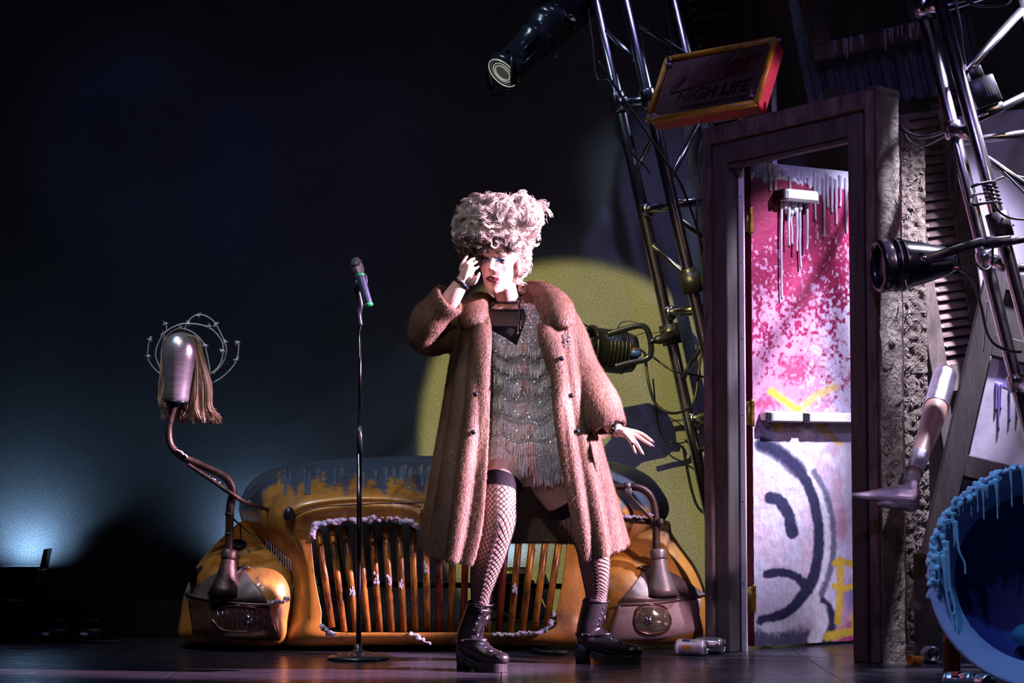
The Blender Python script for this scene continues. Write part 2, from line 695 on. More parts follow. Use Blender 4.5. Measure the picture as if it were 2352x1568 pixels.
# ================================================================ uplights at the foot of the wall
def uplight(x, y, z0, label, energy, col):
    t = thing('uplight', (x, y, 0), label, 'stage light', 'floor lights behind the masking strip')
    f = FR((x, y, 0), (1, 0, 0))
    h = part('housing', box(f, -0.11, 0.11, 0.06, z0 - 0.02, -0.10, 0.08, 0.012), M['black'], t)
    part('lens_plate', box(f, -0.095, 0.095, z0 - 0.02, z0 - 0.008, -0.085, 0.065, 0.004), M['chrome'], h)
    part('yoke', ctube([f.p(-0.125, z0 - 0.08, 0), f.p(-0.125, 0.02, 0), f.p(0, 0.008, 0), f.p(0.125, 0.02, 0), f.p(0.125, z0 - 0.08, 0)], 0.008, 6, 8), M['black'], t)
    part('barn_door', box(FR((x + 0.115, y - 0.085, z0 - 0.02), (0.2, 0, 1), (0, 1, 0)), 0, 0.10, 0, 0.16, -0.003, 0.003), M['black'], t)
    part('cable', ctube([f.p(-0.05, 0.1, 0.09), f.p(-0.02, 0.05, 0.14), f.p(0.06, 0.012, 0.2), f.p(0.3, 0.008, 0.24)], 0.006, 6, 8), M['rubber'], t)
    spot('uplight_beam', (x, y, z0 + 0.01), (x, 10.2, z0 + 0.24), col, energy, 150, 1.0, 0.03)
    return t


uplight(-2.46, 10.03, 0.28, 'black floor light glowing at the far left edge of the wall', 11, (0.36, 0.64, 1.0))
uplight(-1.30, 10.03, 0.28, 'black floor light glowing behind the left shoulder of the car', 9, (0.38, 0.64, 1.0))
uplight(-0.02, 10.03, 0.28, 'black floor light seen glowing through the car grille', 7, (0.42, 0.68, 1.0))

# ================================================================ power boxes on the floor at far left
for i, (px, pw, lab) in enumerate(((120, 66, 'low black power box with pale label at the far left of the floor'), (205, 56, 'low black power box with pale label nearer the car on the floor'))):
    D = 8.85
    c = P(px, 1455, D)
    t = thing('power_box', (c.x, D, 0), lab, 'power box', 'power boxes on the floor')
    f = FR((c.x, D, 0), (1, 0, 0))
    wd = pw * PX(D) * 0.5
    part('case', box(f, -wd, wd, 0.004, 0.055, -0.10, 0.0, 0.006), M['black'], t)
    part('label_plate', box(f, -wd * 0.72, -wd * 0.72 + 0.03, 0.022, 0.036, 0.0, 0.002), M['white'], t, label='pale rectangular label')
    for k in range(3):
        part('indicator', ellipsoid(f.p(-wd * 0.1 + k * 0.018, 0.026, 0.001), (0.003, 0.003, 0.003), 8, 6), M['chrome'], t)
    for s in (-1, 1):
        part('foot', box(f, s * wd * 0.8 - 0.01, s * wd * 0.8 + 0.01, 0, 0.004, -0.09, -0.01), M['rubber'], t)
    part('carry_handle', ctube([f.p(-wd * 0.6, 0.055, -0.05), f.p(-wd * 0.5, 0.085, -0.05), f.p(wd * 0.5, 0.085, -0.05), f.p(wd * 0.6, 0.055, -0.05)], 0.005, 6, 8), M['black'], t)
solo('power_cable', ctube([P(-30, 1425, 9.0), P(40, 1448, 8.95), Vector((-2.04, 8.93, 0.008)), Vector((-1.9, 8.75, 0.008)), Vector((-1.7, 8.72, 0.008))], 0.006, 8, 8), M['rubber'], 'thin black cable trailing from the left light to the power boxes', 'cable')

# ================================================================ left truss
def lerp(a, b, t):
    return a + (b - a) * t


def PT(x, y, d):
    return P(x, y, d + 0.38)


TA0, TA1 = PT(1362, -40, 9.25), PT(1632, 1190, 9.35)
TB0, TB1 = PT(1430, -40, 9.05), PT(1640, 880, 9.15)
TC0, TC1 = PT(1540, -40, 9.4), PT(1625, 330, 9.45)
TA2 = TA1 + (TA1 - TA0) * (TA1.z / (TA0.z - TA1.z)) * 0.98
TB2 = TB1 + (TB1 - TB0) * (TB1.z / (TB0.z - TB1.z)) * 0.98
TC2 = TC1 + (TC1 - TC0) * (TC1.z / (TC0.z - TC1.z)) * 0.98
trl = thing('lighting_truss', (TA2.x, TA2.y, 0), 'leaning aluminium lighting truss standing left of the graffiti door', 'truss')
TR_R = 0.029
for a, b_ in ((TA0, TA2), (TB0, TB2), (TC0, TC2)):
    part('chord', tube([a + (a - b_).normalized() * 0.3, lerp(a, b_, 0.33), lerp(a, b_, 0.66), b_], TR_R, 20), M['alu'], trl)


def onA(py):
    return lerp(TA0, TA1, (py + 40) / 1230.0)


def onB(py):
    return lerp(TB0, TB1, (py + 40) / 920.0)


def onC(py):
    return lerp(TC0, TC1, (py + 40) / 370.0)


def collar(p, q, r=0.036):
    d = (q - p).normalized()
    return lathe([(r * 0.8, 0.02), (r, 0.03), (r, 0.045), (r * 0.85, 0.055)], p, d, 16)


for ya, yb in ((240, 228), (487, 470), (722, 712), (965, 955)):
    a, b_ = onA(ya), onB(yb)
    part('rung', tube([a, lerp(a, b_, 0.5), b_], 0.024, 16), M['alu'], trl)
    r_ = part('weld_ring', collar(a, b_), M['alu'], trl)
for ya, yc in ((228, 240), (470, 455), (712, 690)):
    a, b_ = onB(ya), onC(yc)
    part('rung', tube([a, lerp(a, b_, 0.5), b_], 0.024, 16), M['alu'], trl)
for a, b_ in ((onA(62), onB(150)), (onB(45), onC(128)), (onA(398), onB(300)), (onB(420), onC(270)), (onA(560), onB(640)), (onB(500), onC(600)), (onA(880), onB(780)), (onA(1040), onB(1000))):
    part('brace', tube([a, lerp(a, b_, 0.5), b_], 0.014, 12), M['alu'], trl)
for p, q in ((onA(235), onA(240)), (onB(228), onB(240)), (onB(640), onB(660))):
    part('joint_sleeve', lathe([(0.034, -0.05), (0.040, -0.045), (0.040, 0.045), (0.034, 0.05)], p, (q - p), 20), M['black'] if p == onB(640) else M['alu'], trl)
# black couplers wrapped round the truss
for p, d_, r in ((onB(650), (TB1 - TB0), 0.052), (onA(770), (TA1 - TA0), 0.048)):
    part('coupler', lathe([(0.033, -0.05), (r, -0.05), (r, 0.05), (0.033, 0.05)], p, d_, 18, True), M['black'], trl)

# plank leaning behind the truss
pk = FR(PT(1602, 520, 9.62), PT(1640, 515, 9.62) - PT(1602, 520, 9.62), PT(1478, -20, 9.62) - PT(1602, 520, 9.62))
solo('timber_plank', box(pk, 0, 0.085, -1.05, 1.35, -0.04, 0, 0.004), M['wood_rough'], 'grey-brown timber plank leaning behind the left truss', 'plank', smooth=False)

# ================================================================ cables on the left truss (each a loose cable of its own)
def cable(label, pts, r=0.006, mat='rubber', group='loose cables on the trusses'):
    return solo('cable', ctube(pts, r, 8, 8), M[mat], label, 'cable', group)


cable('black cable running down the left edge of the left truss from the profile light', [PT(1352, 20, 9.2), PT(1362, 100, 9.18), PT(1372, 180, 9.16), PT(1402, 190, 9.1), PT(1420, 290, 9.12), PT(1450, 350, 9.1), PT(1478, 378, 9.1), PT(1494, 400, 9.1)], 0.004)
cable('black cable slung across the left truss behind the hanging sign', [PT(1375, 140, 9.0), PT(1420, 210, 8.98), PT(1470, 280, 8.97), PT(1522, 360, 8.97), PT(1562, 420, 9.0), PT(1600, 520, 9.1), PT(1618, 600, 9.15)], 0.006)
cable('black cable looping from the stage lantern down beside the truss', [PT(1482, 815, 9.25), PT(1490, 880, 9.2), PT(1508, 930, 9.2), PT(1540, 948, 9.2), PT(1572, 942, 9.25), PT(1595, 920, 9.3), PT(1605, 850, 9.35), PT(1612, 800, 9.4)], 0.007)
cable('thin black cable hanging in a deep loop against the gold lit wall', [PT(1500, 870, 9.6), PT(1508, 950, 9.65), PT(1520, 1000, 9.7), PT(1550, 1018, 9.7), PT(1585, 1010, 9.6), PT(1612, 990, 9.5)], 0.004)
cable('black cable stretched from the lantern to the truss upright', [PT(1494, 815, 9.3), PT(1520, 835, 9.28), PT(1548, 852, 9.25), PT(1600, 862, 9.3), PT(1625, 868, 9.35)], 0.005)
cable('safety wire looped over the lantern yoke', [PT(1550, 742, 9.2), PT(1500, 765, 9.2), PT(1460, 740, 9.22), PT(1430, 740, 9.25), PT(1420, 758, 9.3), PT(1450, 772, 9.3), PT(1490, 762, 9.28), PT(1500, 780, 9.3)], 0.0025)
cable('loose black cable dangling beside the left door post', [onC(290) + Vector((0.01, -0.032, 0)), PT(1604, 360, 9.3), PT(1608, 420, 9.0), PT(1600, 480, 8.9), PT(1606, 560, 8.9), PT(1614, 660, 8.9)], 0.004)


# ================================================================ profile spotlight at the top
pl0 = PT(1150, 172, 9.16)
pl1 = PT(1345, -28, 9.46)
pax = (pl1 - pl0).normalized()
pLen = (pl1 - pl0).length
pf = thing('profile_spotlight', tuple(pl1), 'black profile spotlight angled down from the top of the left truss', 'stage light')
k = 0.0019
part('lens_tube', lathe([(0.086, 0.02), (0.094, 0.02), (0.094, 0.06), (0.080, 0.075), (0.080, 0.25), (0.092, 0.262), (0.092, 0.30), (0.084, 0.315), (0.084, 0.34), (0.105, 0.36), (0.105, 0.40)], pl0, pax, 32), M['black_gloss'], pf)
part('shutter_body', lathe([(0.098, 0.38), (0.118, 0.395), (0.118, 0.46), (0.098, 0.475), (0.098, 0.48)], pl0, pax, 8, ref=(0, 0.2, 1)), M['black_gloss'], pf)
part('lamp_housing', lathe([(0.092, 0.46), (0.120, 0.475), (0.128, 0.56), (0.124, 0.70), (0.10, pLen + 0.05), (0.02, pLen + 0.08)], pl0, pax, 32), M['black_gloss'], pf)


def mat_lens():
    m, t, b = nt('lantern_lens')
    setb(b, 0.08, 0.0, 0.9)
    b.inputs['Base Color'].default_value = (0.03, 0.03, 0.035, 1)
    b.inputs['Emission Color'].default_value = (1.0, 0.95, 0.85, 1)
    b.inputs['Emission Strength'].default_value = 0.04
    return m


M['lens'] = mat_lens()
M['lens_ring'] = mat_plain('lens_ring', (0.8, 0.8, 0.78), 0.15, 0.6, 0.05, 10, 0)
lens = part('lens', lathe([(0.001, 0.012), (0.03, 0.014), (0.06, 0.022), (0.080, 0.04)], pl0, pax, 32), M['lens'], pf)
glow = mat_plain('lit_lens_ring', (0.8, 0.8, 0.76), 0.2, 0.4, 0.05, 10, 0)
glow.node_tree.nodes['Principled BSDF'].inputs['Emission Color'].default_value = (1, 0.97, 0.86, 1)
glow.node_tree.nodes['Principled BSDF'].inputs['Emission Strength'].default_value = 0.30
for rr, hh in ((0.080, 0.014), (0.068, 0.022), (0.055, 0.018), (0.041, 0.015)):
    part('lens_ring', lathe([(rr, hh), (rr + 0.003, hh - 0.003), (rr + 0.005, hh), (rr + 0.002, hh + 0.004)], pl0, pax, 40, True), glow, lens)
# colour-frame holder: a square open frame with side clips
gf = FR(pl0 + pax * 0.012, pax.cross(Vector((0, 0, 1))).normalized() * -1, (0, 0, 1))
for u0, u1, v0, v1 in ((-0.106, -0.092, -0.07, 0.07), (0.092, 0.106, -0.07, 0.07), (-0.07, 0.07, -0.106, -0.092), (-0.05, 0.05, 0.092, 0.106)):
    part('frame_clip', box(gf, u0, u1, v0, v1, -0.018, 0.02, 0.002), M['black_gloss'], pf)
# fins along the tube and shutter blades
u_ = gf.u
v_ = gf.v
for a in range(8):
    an = a * math.pi / 4 + 0.3
    d = u_ * math.cos(an) + v_ * math.sin(an)
    f = FR(pl0 + pax * 0.10 + d * 0.078, pax, d)
    part('fin', box(f, 0, 0.15, 0, 0.014, -0.004, 0.004), M['black_gloss'], pf)
for an, h in ((0.2, 0.43), (1.7, 0.43), (3.2, 0.43), (4.6, 0.43)):
    d = u_ * math.cos(an) + v_ * math.sin(an)
    f = FR(pl0 + pax * h + d * 0.10, d.cross(pax), d)
    part('shutter_blade', box(f, -0.02, 0.02, 0, 0.085, -0.0015, 0.0015), M['chrome'], pf)
for an, h in ((5.2, 0.17), (4.4, 0.35), (0.9, 0.34)):
    d = u_ * math.cos(an) + v_ * math.sin(an)
    part('knob', lathe([(0.006, 0), (0.006, 0.03), (0.016, 0.032), (0.016, 0.055), (0.010, 0.06)], pl0 + pax * h + d * 0.08, d, 12), M['black_gloss'], pf)
yk = []
for s in (-1, 1):
    f = FR(pl0 + pax * 0.52 + u_ * (0.135 * s), pax, v_)
    part('yoke_arm', box(f, -0.02, 0.34, -0.02, 0.02, -0.004, 0.004, 0.002), M['black_gloss'], pf)
f = FR(pl0 + pax * 0.86, u_, v_)
part('yoke_bridge', box(f, -0.14, 0.14, -0.02, 0.02, -0.004, 0.004, 0.002), M['black_gloss'], pf)
part('hook_clamp', tube([pl0 + pax * 0.86, onA(-30)], 0.02, 12), M['black'], pf)

# ================================================================ stage lantern on the truss by the coat
lc = PT(1402, 806, 9.32)
lx = (PT(1340, 800, 9.28) - PT(1450, 812, 9.36)).normalized()
ln = thing('stage_lantern', tuple(lc), 'black can lantern with barn doors clamped to the truss beside the coat', 'stage light')
part('can', lathe([(0.05, -0.125), (0.092, -0.115), (0.100, -0.08), (0.104, 0.04), (0.108, 0.06), (0.108, 0.095), (0.118, 0.10), (0.118, 0.112), (0.096, 0.112), (0.09, 0.06), (0.001, 0.05)], lc, lx, 28), M['black'], ln)
for a in range(4):
    an = a * math.pi / 2 + 0.2
    ff = FR(lc + lx * 0.112, lx.cross(Vector((0, 0, 1))), (0, 0, 1))
    d = ff.u * math.cos(an) + ff.v * math.sin(an)
    g = FR(lc + lx * 0.112 + d * 0.10, d.cross(lx), lx + d * 0.45)
    part('barn_door', hexa([g.p(-0.08, 0, -0.001), g.p(0.08, 0, -0.001), g.p(0.055, 0.085, -0.001), g.p(-0.055, 0.085, -0.001)], [g.p(-0.08, 0, 0.001), g.p(0.08, 0, 0.001), g.p(0.055, 0.085, 0.001), g.p(-0.055, 0.085, 0.001)]), M['black'], ln)
for k_ in range(6):
    part('cooling_ring', lathe([(0.100, -0.07 + k_ * 0.02), (0.107, -0.068 + k_ * 0.02), (0.107, -0.062 + k_ * 0.02), (0.100, -0.06 + k_ * 0.02)], lc, lx, 28, True), M['black'], ln)
part('yoke', tube(cr([tuple(PT(x, y, d)) for x, y, d in ((1395, 768, 9.20), (1430, 757, 9.20), (1468, 748, 9.2), (1486, 756, 9.2), (1495, 790, 9.2), (1494, 815, 9.2), (1480, 826, 9.2), (1450, 832, 9.2), (1412, 842, 9.2))], 6), 0.014, 8, squash=(1.0, 0.35)), M['black_gloss'], ln)
part('clamp', tube([PT(1495, 783, 9.2), PT(1512, 780, 9.2), PT(1545, 772, 9.25)], [0.010, 0.022, 0.03], 12), M['black'], ln)
part('spigot', tube([PT(1490, 783, 9.19), PT(1508, 780, 9.19)], 0.008, 10), M['chrome'], ln)
M['blue_plug'] = mat_plain('blue_plug', (0.02, 0.07, 0.35), 0.4, 0, 0.2, 20, 0.05)
M['red_tape'] = mat_plain('red_tape', (0.45, 0.02, 0.03), 0.5, 0, 0.2, 20, 0.05)
part('plug', lathe([(0.016, 0), (0.020, 0.005), (0.020, 0.04), (0.012, 0.05)], PT(1449, 810, 9.25), PT(1475, 811, 9.25) - PT(1449, 810, 9.25), 14), M['blue_plug'], ln, label='blue power plug')
part('tail_cable', ctube([PT(1448, 803, 9.25), PT(1465, 801, 9.24), PT(1480, 810, 9.24), PT(1486, 824, 9.24)], 0.006, 6, 8), M['rubber'], ln)
part('tape_band', lathe([(0.0065, 0), (0.009, 0.001), (0.009, 0.014), (0.0065, 0.015)], PT(1453, 803, 9.25), PT(1465, 801, 9.24) - PT(1453, 803, 9.25), 10), M['red_tape'], ln)

# ================================================================ hanging beer sign
sBL, sBR, sTL = P(1487, 277, 8.88), P(1737, 236, 8.50), P(1533, 137, 9.00)
sg = FR(sBL, sBR - sBL, sTL - sBL)
SW = (sBR - sBL).length
SH = (sTL - sBL).dot(sg.v)
sh = (sTL - sBL).dot(sg.u)


def sp(u, v, w=0.0):
    return sg.p(u + sh * v / SH, v, w)


M['sign_yellow'] = mat_two('sign_yellow_frame', (0.09, 0.04, 0.01), (0.55, 0.33, 0.03), 9, 0.30, 0.52, 0.35, 0.0, None, 0.3)
M['sign_red'] = mat_two('sign_red_side', (0.30, 0.008, 0.03), (0.62, 0.015, 0.07), 6, 0.3, 0.6, 0.35, 0.0, None, 0.1)
M['sign_face'] = mat_two('sign_face', (0.060, 0.034, 0.024), (0.11, 0.075, 0.055), 5, 0.3, 0.7, 0.35, 0.0, None, 0.1)  # face colour lowered to stand for the shade it hangs in
M['sign_ink'] = mat_plain('sign_black_ink', (0.006, 0.006, 0.007), 0.5)
M['sign_redink'] = mat_plain('sign_red_ink', (0.055, 0.004, 0.007), 0.5)  # red darkened for the same shade as the face
sn = thing('beer_sign', tuple(sBL), 'battered hanging beer sign with yellow rim and red side', 'sign')
b0, b1 = -0.085, 0.0
part('side_shell', hexa([sp(0, 0, b0), sp(SW, 0, b0), sp(SW, SH, b0), sp(0, SH, b0)], [sp(0, 0, -0.012), sp(SW, 0, -0.012), sp(SW, SH, -0.012), sp(0, SH, -0.012)], 0.006), M['sign_red'], sn, smooth=False)
part('face', hexa([sp(0.02, 0.02, -0.013), sp(SW - 0.02, 0.02, -0.013), sp(SW - 0.02, SH - 0.02, -0.013), sp(0.02, SH - 0.02, -0.013)], [sp(0.02, 0.02, -0.002), sp(SW - 0.02, 0.02, -0.002), sp(SW - 0.02, SH - 0.02, -0.002), sp(0.02, SH - 0.02, -0.002)]), M['sign_face'], sn, smooth=False)
for pts in ([(0, 0), (SW, 0), ], [(SW, 0), (SW, SH)], [(SW, SH), (0, SH)], [(0, SH), (0, 0)]):
    part('rim', tube([sp(*pts[0]), sp(*pts[1])], 0.015, 10, squash=(1, 0.9)), M['sign_yellow'], sn)


def text_geo(body, frame_fn, u0, u1, v0, v1, shear=0.0, w=0.0, depth=0.001, bold=0.0):
    c = bpy.data.curves.new('lettering', 'FONT')
    c.body = body
    c.offset = bold
    c.resolution_u = 3
    c.shear = shear
    o = bpy.data.objects.new('lettering', c)
    COL.objects.link(o)
    dg = bpy.context.evaluated_depsgraph_get()
    dg.update()
    me = bpy.data.meshes.new_from_object(o.evaluated_get(dg))
    A = np.array([v.co[:] for v in me.vertices])
    F = [tuple(p.vertices) for p in me.polygons]
    bpy.data.objects.remove(o)
    lo, hi = A.min(0), A.max(0)
    V = []
    for q in A:
        a = (q[0] - lo[0]) / (hi[0] - lo[0])
        bb = (q[1] - lo[1]) / max(1e-6, hi[1] - lo[1])
        V.append(frame_fn(u0 + (u1 - u0) * a, v0 + (v1 - v0) * bb, w))
    return V, F


part('script_lettering', text_geo('Miller', lambda u, v, w: sp(u, v + (u - SW * 0.5) * 0.10, w), SW * 0.12, SW * 0.92, SH * 0.50, SH * 0.88, 0.35, 0.0005, bold=0.03), M['sign_redink'], sn, smooth=False, label='red script lettering, darkened for shade')
part('swash', ctube([sp(SW * 0.14, SH * 0.40, 0), sp(SW * 0.4, SH * 0.45, 0), sp(SW * 0.7, SH * 0.52, 0), sp(SW * 0.88, SH * 0.60, 0)], 0.004, 6, 6), M['sign_redink'], sn)
part('block_lettering', text_geo('HIGH LIFE', lambda u, v, w: sp(u, v, w), SW * 0.22, SW * 0.90, SH * 0.22, SH * 0.42, 0.15, 0.0005, bold=0.03), M['sign_ink'], sn, smooth=False, label='black block lettering')
part('small_lettering', text_geo('THE CHAMPAGNE OF BOTTLE BEER', lambda u, v, w: sp(u, v, w), SW * 0.26, SW * 0.90, SH * 0.10, SH * 0.16, 0.1, 0.0005), M['sign_ink'], sn, smooth=False)
rr_ = random.Random(3)
for cu, cv, n_ in ((0.02, 0.0, 14), (SW, SH * 0.97, 14), (SW * 0.98, 0.05, 7), (0.0, SH * 0.9, 6)):
    gs = []
    for i in range(n_):
        gs.append(ellipsoid(sp(cu + rr_.uniform(-0.02, 0.035) * (1 if cu < SW / 2 else -1), cv + rr_.uniform(-0.012, 0.02), rr_.uniform(-0.005, 0.012)), (rr_.uniform(0.004, 0.011), 0.007, rr_.uniform(0.005, 0.010)), 8, 6))
    part('foam_drip', join(*gs), M['goo'], sn)
part('hanging_wire', ctube([P(1530, 5, 9.4), P(1538, 70, 9.2), P(1542, 118, 8.98)], 0.0015, 6, 6), M['black'], sn)
part('shackle', ctube([P(1538, 118, 8.99), P(1546, 130, 8.98), P(1538, 142, 8.97), P(1532, 128, 8.98)], 0.004, 6, 6), M['black'], sn)
part('hanging_wire', ctube([P(1785, -30, 8.9), P(1790, 60, 8.75), P(1776, 78, 8.62)], 0.0012, 6, 6), M['black'], sn)
part('tail_wire', ctube([P(1675, 243, 8.7), P(1684, 258, 8.7), P(1697, 272, 8.72), P(1712, 274, 8.72)], [0.003, 0.003, 0.004, 0.006], 6, 8), M['chrome'], sn)
part('tail_wire', ctube([P(1598, 262, 8.75), P(1604, 275, 8.75), P(1612, 290, 8.78), P(1617, 308, 8.8)], 0.0025, 6, 8), M['chrome'], sn)


# ================================================================ louvred shutters
def shutter(label, bl, br, tl, n_slat, stile=0.10, rail_b=0.0, rail_t=0.0, depth=0.04, smat='wood_slat', fmat='wood_rough', goo=True, seed=1):
    f = FR(bl, br - bl, tl - bl)
    W = (br - bl).length
    H = (tl - bl).length
    t = thing('louvred_shutter', tuple(bl), label, 'shutter', 'old louvred shutters on the set')
    part('stile', box(f, 0, stile, 0, H, -depth, 0, 0.003), M[fmat], t, smooth=False)
    part('stile', box(f, W - stile, W, 0, H, -depth, 0, 0.003), M[fmat], t, smooth=False)
    if rail_b:
        part('rail', box(f, stile, W - stile, 0, rail_b, -depth, -0.002, 0.003), M[fmat], t, smooth=False)
    if rail_t:
        part('rail', box(f, stile, W - stile, H - rail_t, H, -depth, -0.002, 0.003), M[fmat], t, smooth=False)
    pitch = (H - rail_b - rail_t) / n_slat
    r_ = random.Random(seed)
    for i in range(n_slat):
        v = rail_b + (i + 0.5) * pitch
        s = FR(f.p(stile, v + r_.uniform(-0.002, 0.002), -depth * 0.5), f.u + f.v * r_.uniform(-0.006, 0.006), f.v * 0.80 - f.w * 0.62)
        part('slat', box(s, 0, W - 2 * stile, -pitch * 0.66, pitch * 0.60, -0.004, 0.004, 0.002), M[smat], t, smooth=False)
        if goo and r_.random() < 0.85:
            gs = []
            for q in range(2):
                gs.append(ellipsoid(s.p(r_.uniform(0.0, 0.012), -pitch * r_.uniform(0.35, 0.7), 0.006), (0.006, 0.005, 0.008), 8, 5))
            part('drip', join(*gs), M['goo'], t)
    return t, f, W, H


shutter('dark louvred shutter hanging behind the beer sign', P(1622, 345, 10.05), P(1785, 315, 10.05), P(1570, -60, 10.05), 17, 0.065, 0.08, 0.0, seed=2)
sh2, f2, W2, H2 = shutter('brown louvred shutter behind the round stage lantern', P(2148, 905, 8.95), P(2290, 885, 8.95), P(2078, 262, 8.95), 27, 0.075, 0.12, 0.03, seed=4)
part('support_batten', box(f2, 0.0, 0.06, -1.12, 0.0, -0.04, -0.002, 0.003), M['wood_dark'], sh2, smooth=False)
shutter('dark louvred shutter high between window frame and right truss', P(2140, 250, 9.3), P(2240, 240, 9.3), P(2070, -60, 9.3), 12, 0.03, 0.0, 0.0, goo=False, seed=5)

# ================================================================ upper right: window frame and corrugated panel
cf = FR(P(1880, 262, 9.25), P(2180, 205, 9.25) - P(1880, 262, 9.25), P(1815, 0, 9.25) - P(1880, 262, 9.25))
cor = thing('corrugated_panel', tuple(cf.o), 'dark blue-grey ribbed panel below the tilted window frame', 'panel')
CW, CH = 0.80, 0.62
part('backing', box(cf, 0, CW, 0, 0.34, -0.03, -0.012), M['wood_blue'], cor, smooth=False)
for i in range(12):
    part('rib', cham(*hexa([cf.p(i * 0.066, -0.02, -0.012), cf.p(i * 0.066 + 0.05, -0.02, -0.012), cf.p(i * 0.066 + 0.05, 0.34, -0.012), cf.p(i * 0.066, 0.34, -0.012)], [cf.p(i * 0.066 + 0.008, -0.02, 0.012), cf.p(i * 0.066 + 0.040, -0.02, 0.012), cf.p(i * 0.066 + 0.040, 0.34, 0.012), cf.p(i * 0.066 + 0.008, 0.34, 0.012)]), 0.002), M['wood_blue'], cor, smooth=False)
wf = thing('window_frame', tuple(P(1868, 130, 9.15)), 'tilted empty wooden window frame with pale drips at top right', 'window frame')
wq = FR(P(1872, 142, 9.15), P(2130, 84, 9.15) - P(1872, 142, 9.15), P(1836, -20, 9.15) - P(1872, 142, 9.15))
part('sill', box(wq, 0, 0.60, 0, 0.075, -0.05, 0.012, 0.004), M['wood_rough'], wf, smooth=False)
part('stile', box(wq, 0, 0.075, 0.075, 0.75, -0.05, 0.012, 0.004), M['wood_rough'], wf, smooth=False)
part('stile', box(wq, 0.48, 0.54, 0.075, 0.75, -0.05, 0.0, 0.004), M['wood_blue'], wf, smooth=False)
part('inner_bead', box(wq, 0.075, 0.095, 0.075, 0.75, -0.04, -0.01, 0.002), M['wood_blue'], wf, smooth=False)
gs = []
for i in range(26):
    u = rr_.choice((rr_.uniform(0.10, 0.26), rr_.uniform(0.34, 0.52)))
    L = rr_.uniform(0.015, 0.10)
    top = wq.p(u, 0.074, 0.014)
    gs.append(ctube([top, top + Vector((0, -0.002, -L * 0.5)), top + Vector((rr_.uniform(-0.004, 0.004), -0.002, -L))], [0.005, 0.0035, 0.003], 4, 6))
    gs.append(ellipsoid(wq.p(u, 0.074, 0.0), (0.014, 0.016, 0.004), 8, 5))
part('drip', join(*gs), M['goo'], wf)
pp = FR(P(1874, 262, 9.3), P(1905, 256, 9.3) - P(1874, 262, 9.3), P(1803, -20, 9.3) - P(1874, 262, 9.3))
solo('slanted_board', box(pp, -0.02, 0.055, 0.0, 0.75, -0.03, 0.0, 0.003), M['wood_blue'], 'slanted blue-grey board left of the tilted window frame', 'board', smooth=False)
solo('roof_hook', slab([P(1890, 222, 8.5), P(1945, 212, 8.5), P(1930, 200, 8.5), P(1915, 192, 8.5), P(1903, 202, 8.5)], (0, 0.012, 0)), M['black_matt'], 'small black wedge on top of the door frame', 'bracket', smooth=False)

bt_ = FR(P(1776, 400, 9.95), (1, 0, 0), P(1766, 40, 9.95) - P(1776, 400, 9.95))
solo('lit_batten', box(bt_, 0, 0.022, -1.93, 0.50, -0.05, 0, 0.002), M['white'], 'thin batten on edge, coloured white as if lit, beside the shutter behind the door frame', 'batten', smooth=False)  # white colour stands for light on the board's edge
M['ply'] = mat_plain('painted_plywood', (0.17, 0.16, 0.21), 0.6, 0, 0.2, 5, 0.15)
py_ = FR(P(2268, 780, 8.75), P(2440, 760, 8.75) - P(2268, 780, 8.75), P(2246, 250, 8.75) - P(2268, 780, 8.75))
plw = thing('plywood_sheet', tuple(py_.o), 'grey painted plywood sheet with screws behind the right truss', 'plywood')
part('sheet', box(py_, 0, 0.40, -1.36, 1.0, -0.02, 0, 0.003), M['ply'], plw, smooth=False)
for k_ in range(7):
    part('screw', lathe([(0.004, 0), (0.005, 0.001), (0.001, 0.002)], py_.p(0.05 + 0.13 * (k_ % 2), 0.1 + 0.13 * k_, 0), py_.w, 8), M['black'], plw)
part('edge_strip', box(py_, 0.10, 0.112, -1.36, 1.0, 0, 0.006, 0.001), M['ply'], plw, smooth=False)

# ================================================================ freestanding door frame
dA = Vector((0.814, 8.35, 0))
df = FR(dA, (0.7596, -0.6504, 0))
DW, DH0, DH1 = 0.842, 2.19, 2.262
dfr = thing('door_frame', tuple(dA), 'dark wooden door frame standing askew around the graffiti door', 'door frame')


def dpz(u):
    return DH0 + (DH1 - DH0) * u / DW


def dpost(name, u0, u1, w0, w1, mat, drop=0.0, c=0.004):
    A = [df.p(u0, 0, w0), df.p(u1, 0, w0), df.p(u1, dpz(u1) - drop, w0), df.p(u0, dpz(u0) - drop, w0)]
    B = [df.p(u0, 0, w1), df.p(u1, 0, w1), df.p(u1, dpz(u1) - drop, w1), df.p(u0, dpz(u0) - drop, w1)]
    return part(name, hexa(A, B, c), M[mat], dfr, smooth=False)


def drail(name, u0, u1, d0, d1, w0, w1, mat, c=0.004):
    A = [df.p(u0, dpz(u0) - d1, w0), df.p(u1, dpz(u1) - d1, w0), df.p(u1, dpz(u1) - d0, w0), df.p(u0, dpz(u0) - d0, w0)]
    B = [df.p(u0, dpz(u0) - d1, w1), df.p(u1, dpz(u1) - d1, w1), df.p(u1, dpz(u1) - d0, w1), df.p(u0, dpz(u0) - d0, w1)]
    return part(name, hexa(A, B, c), M[mat], dfr, smooth=False)


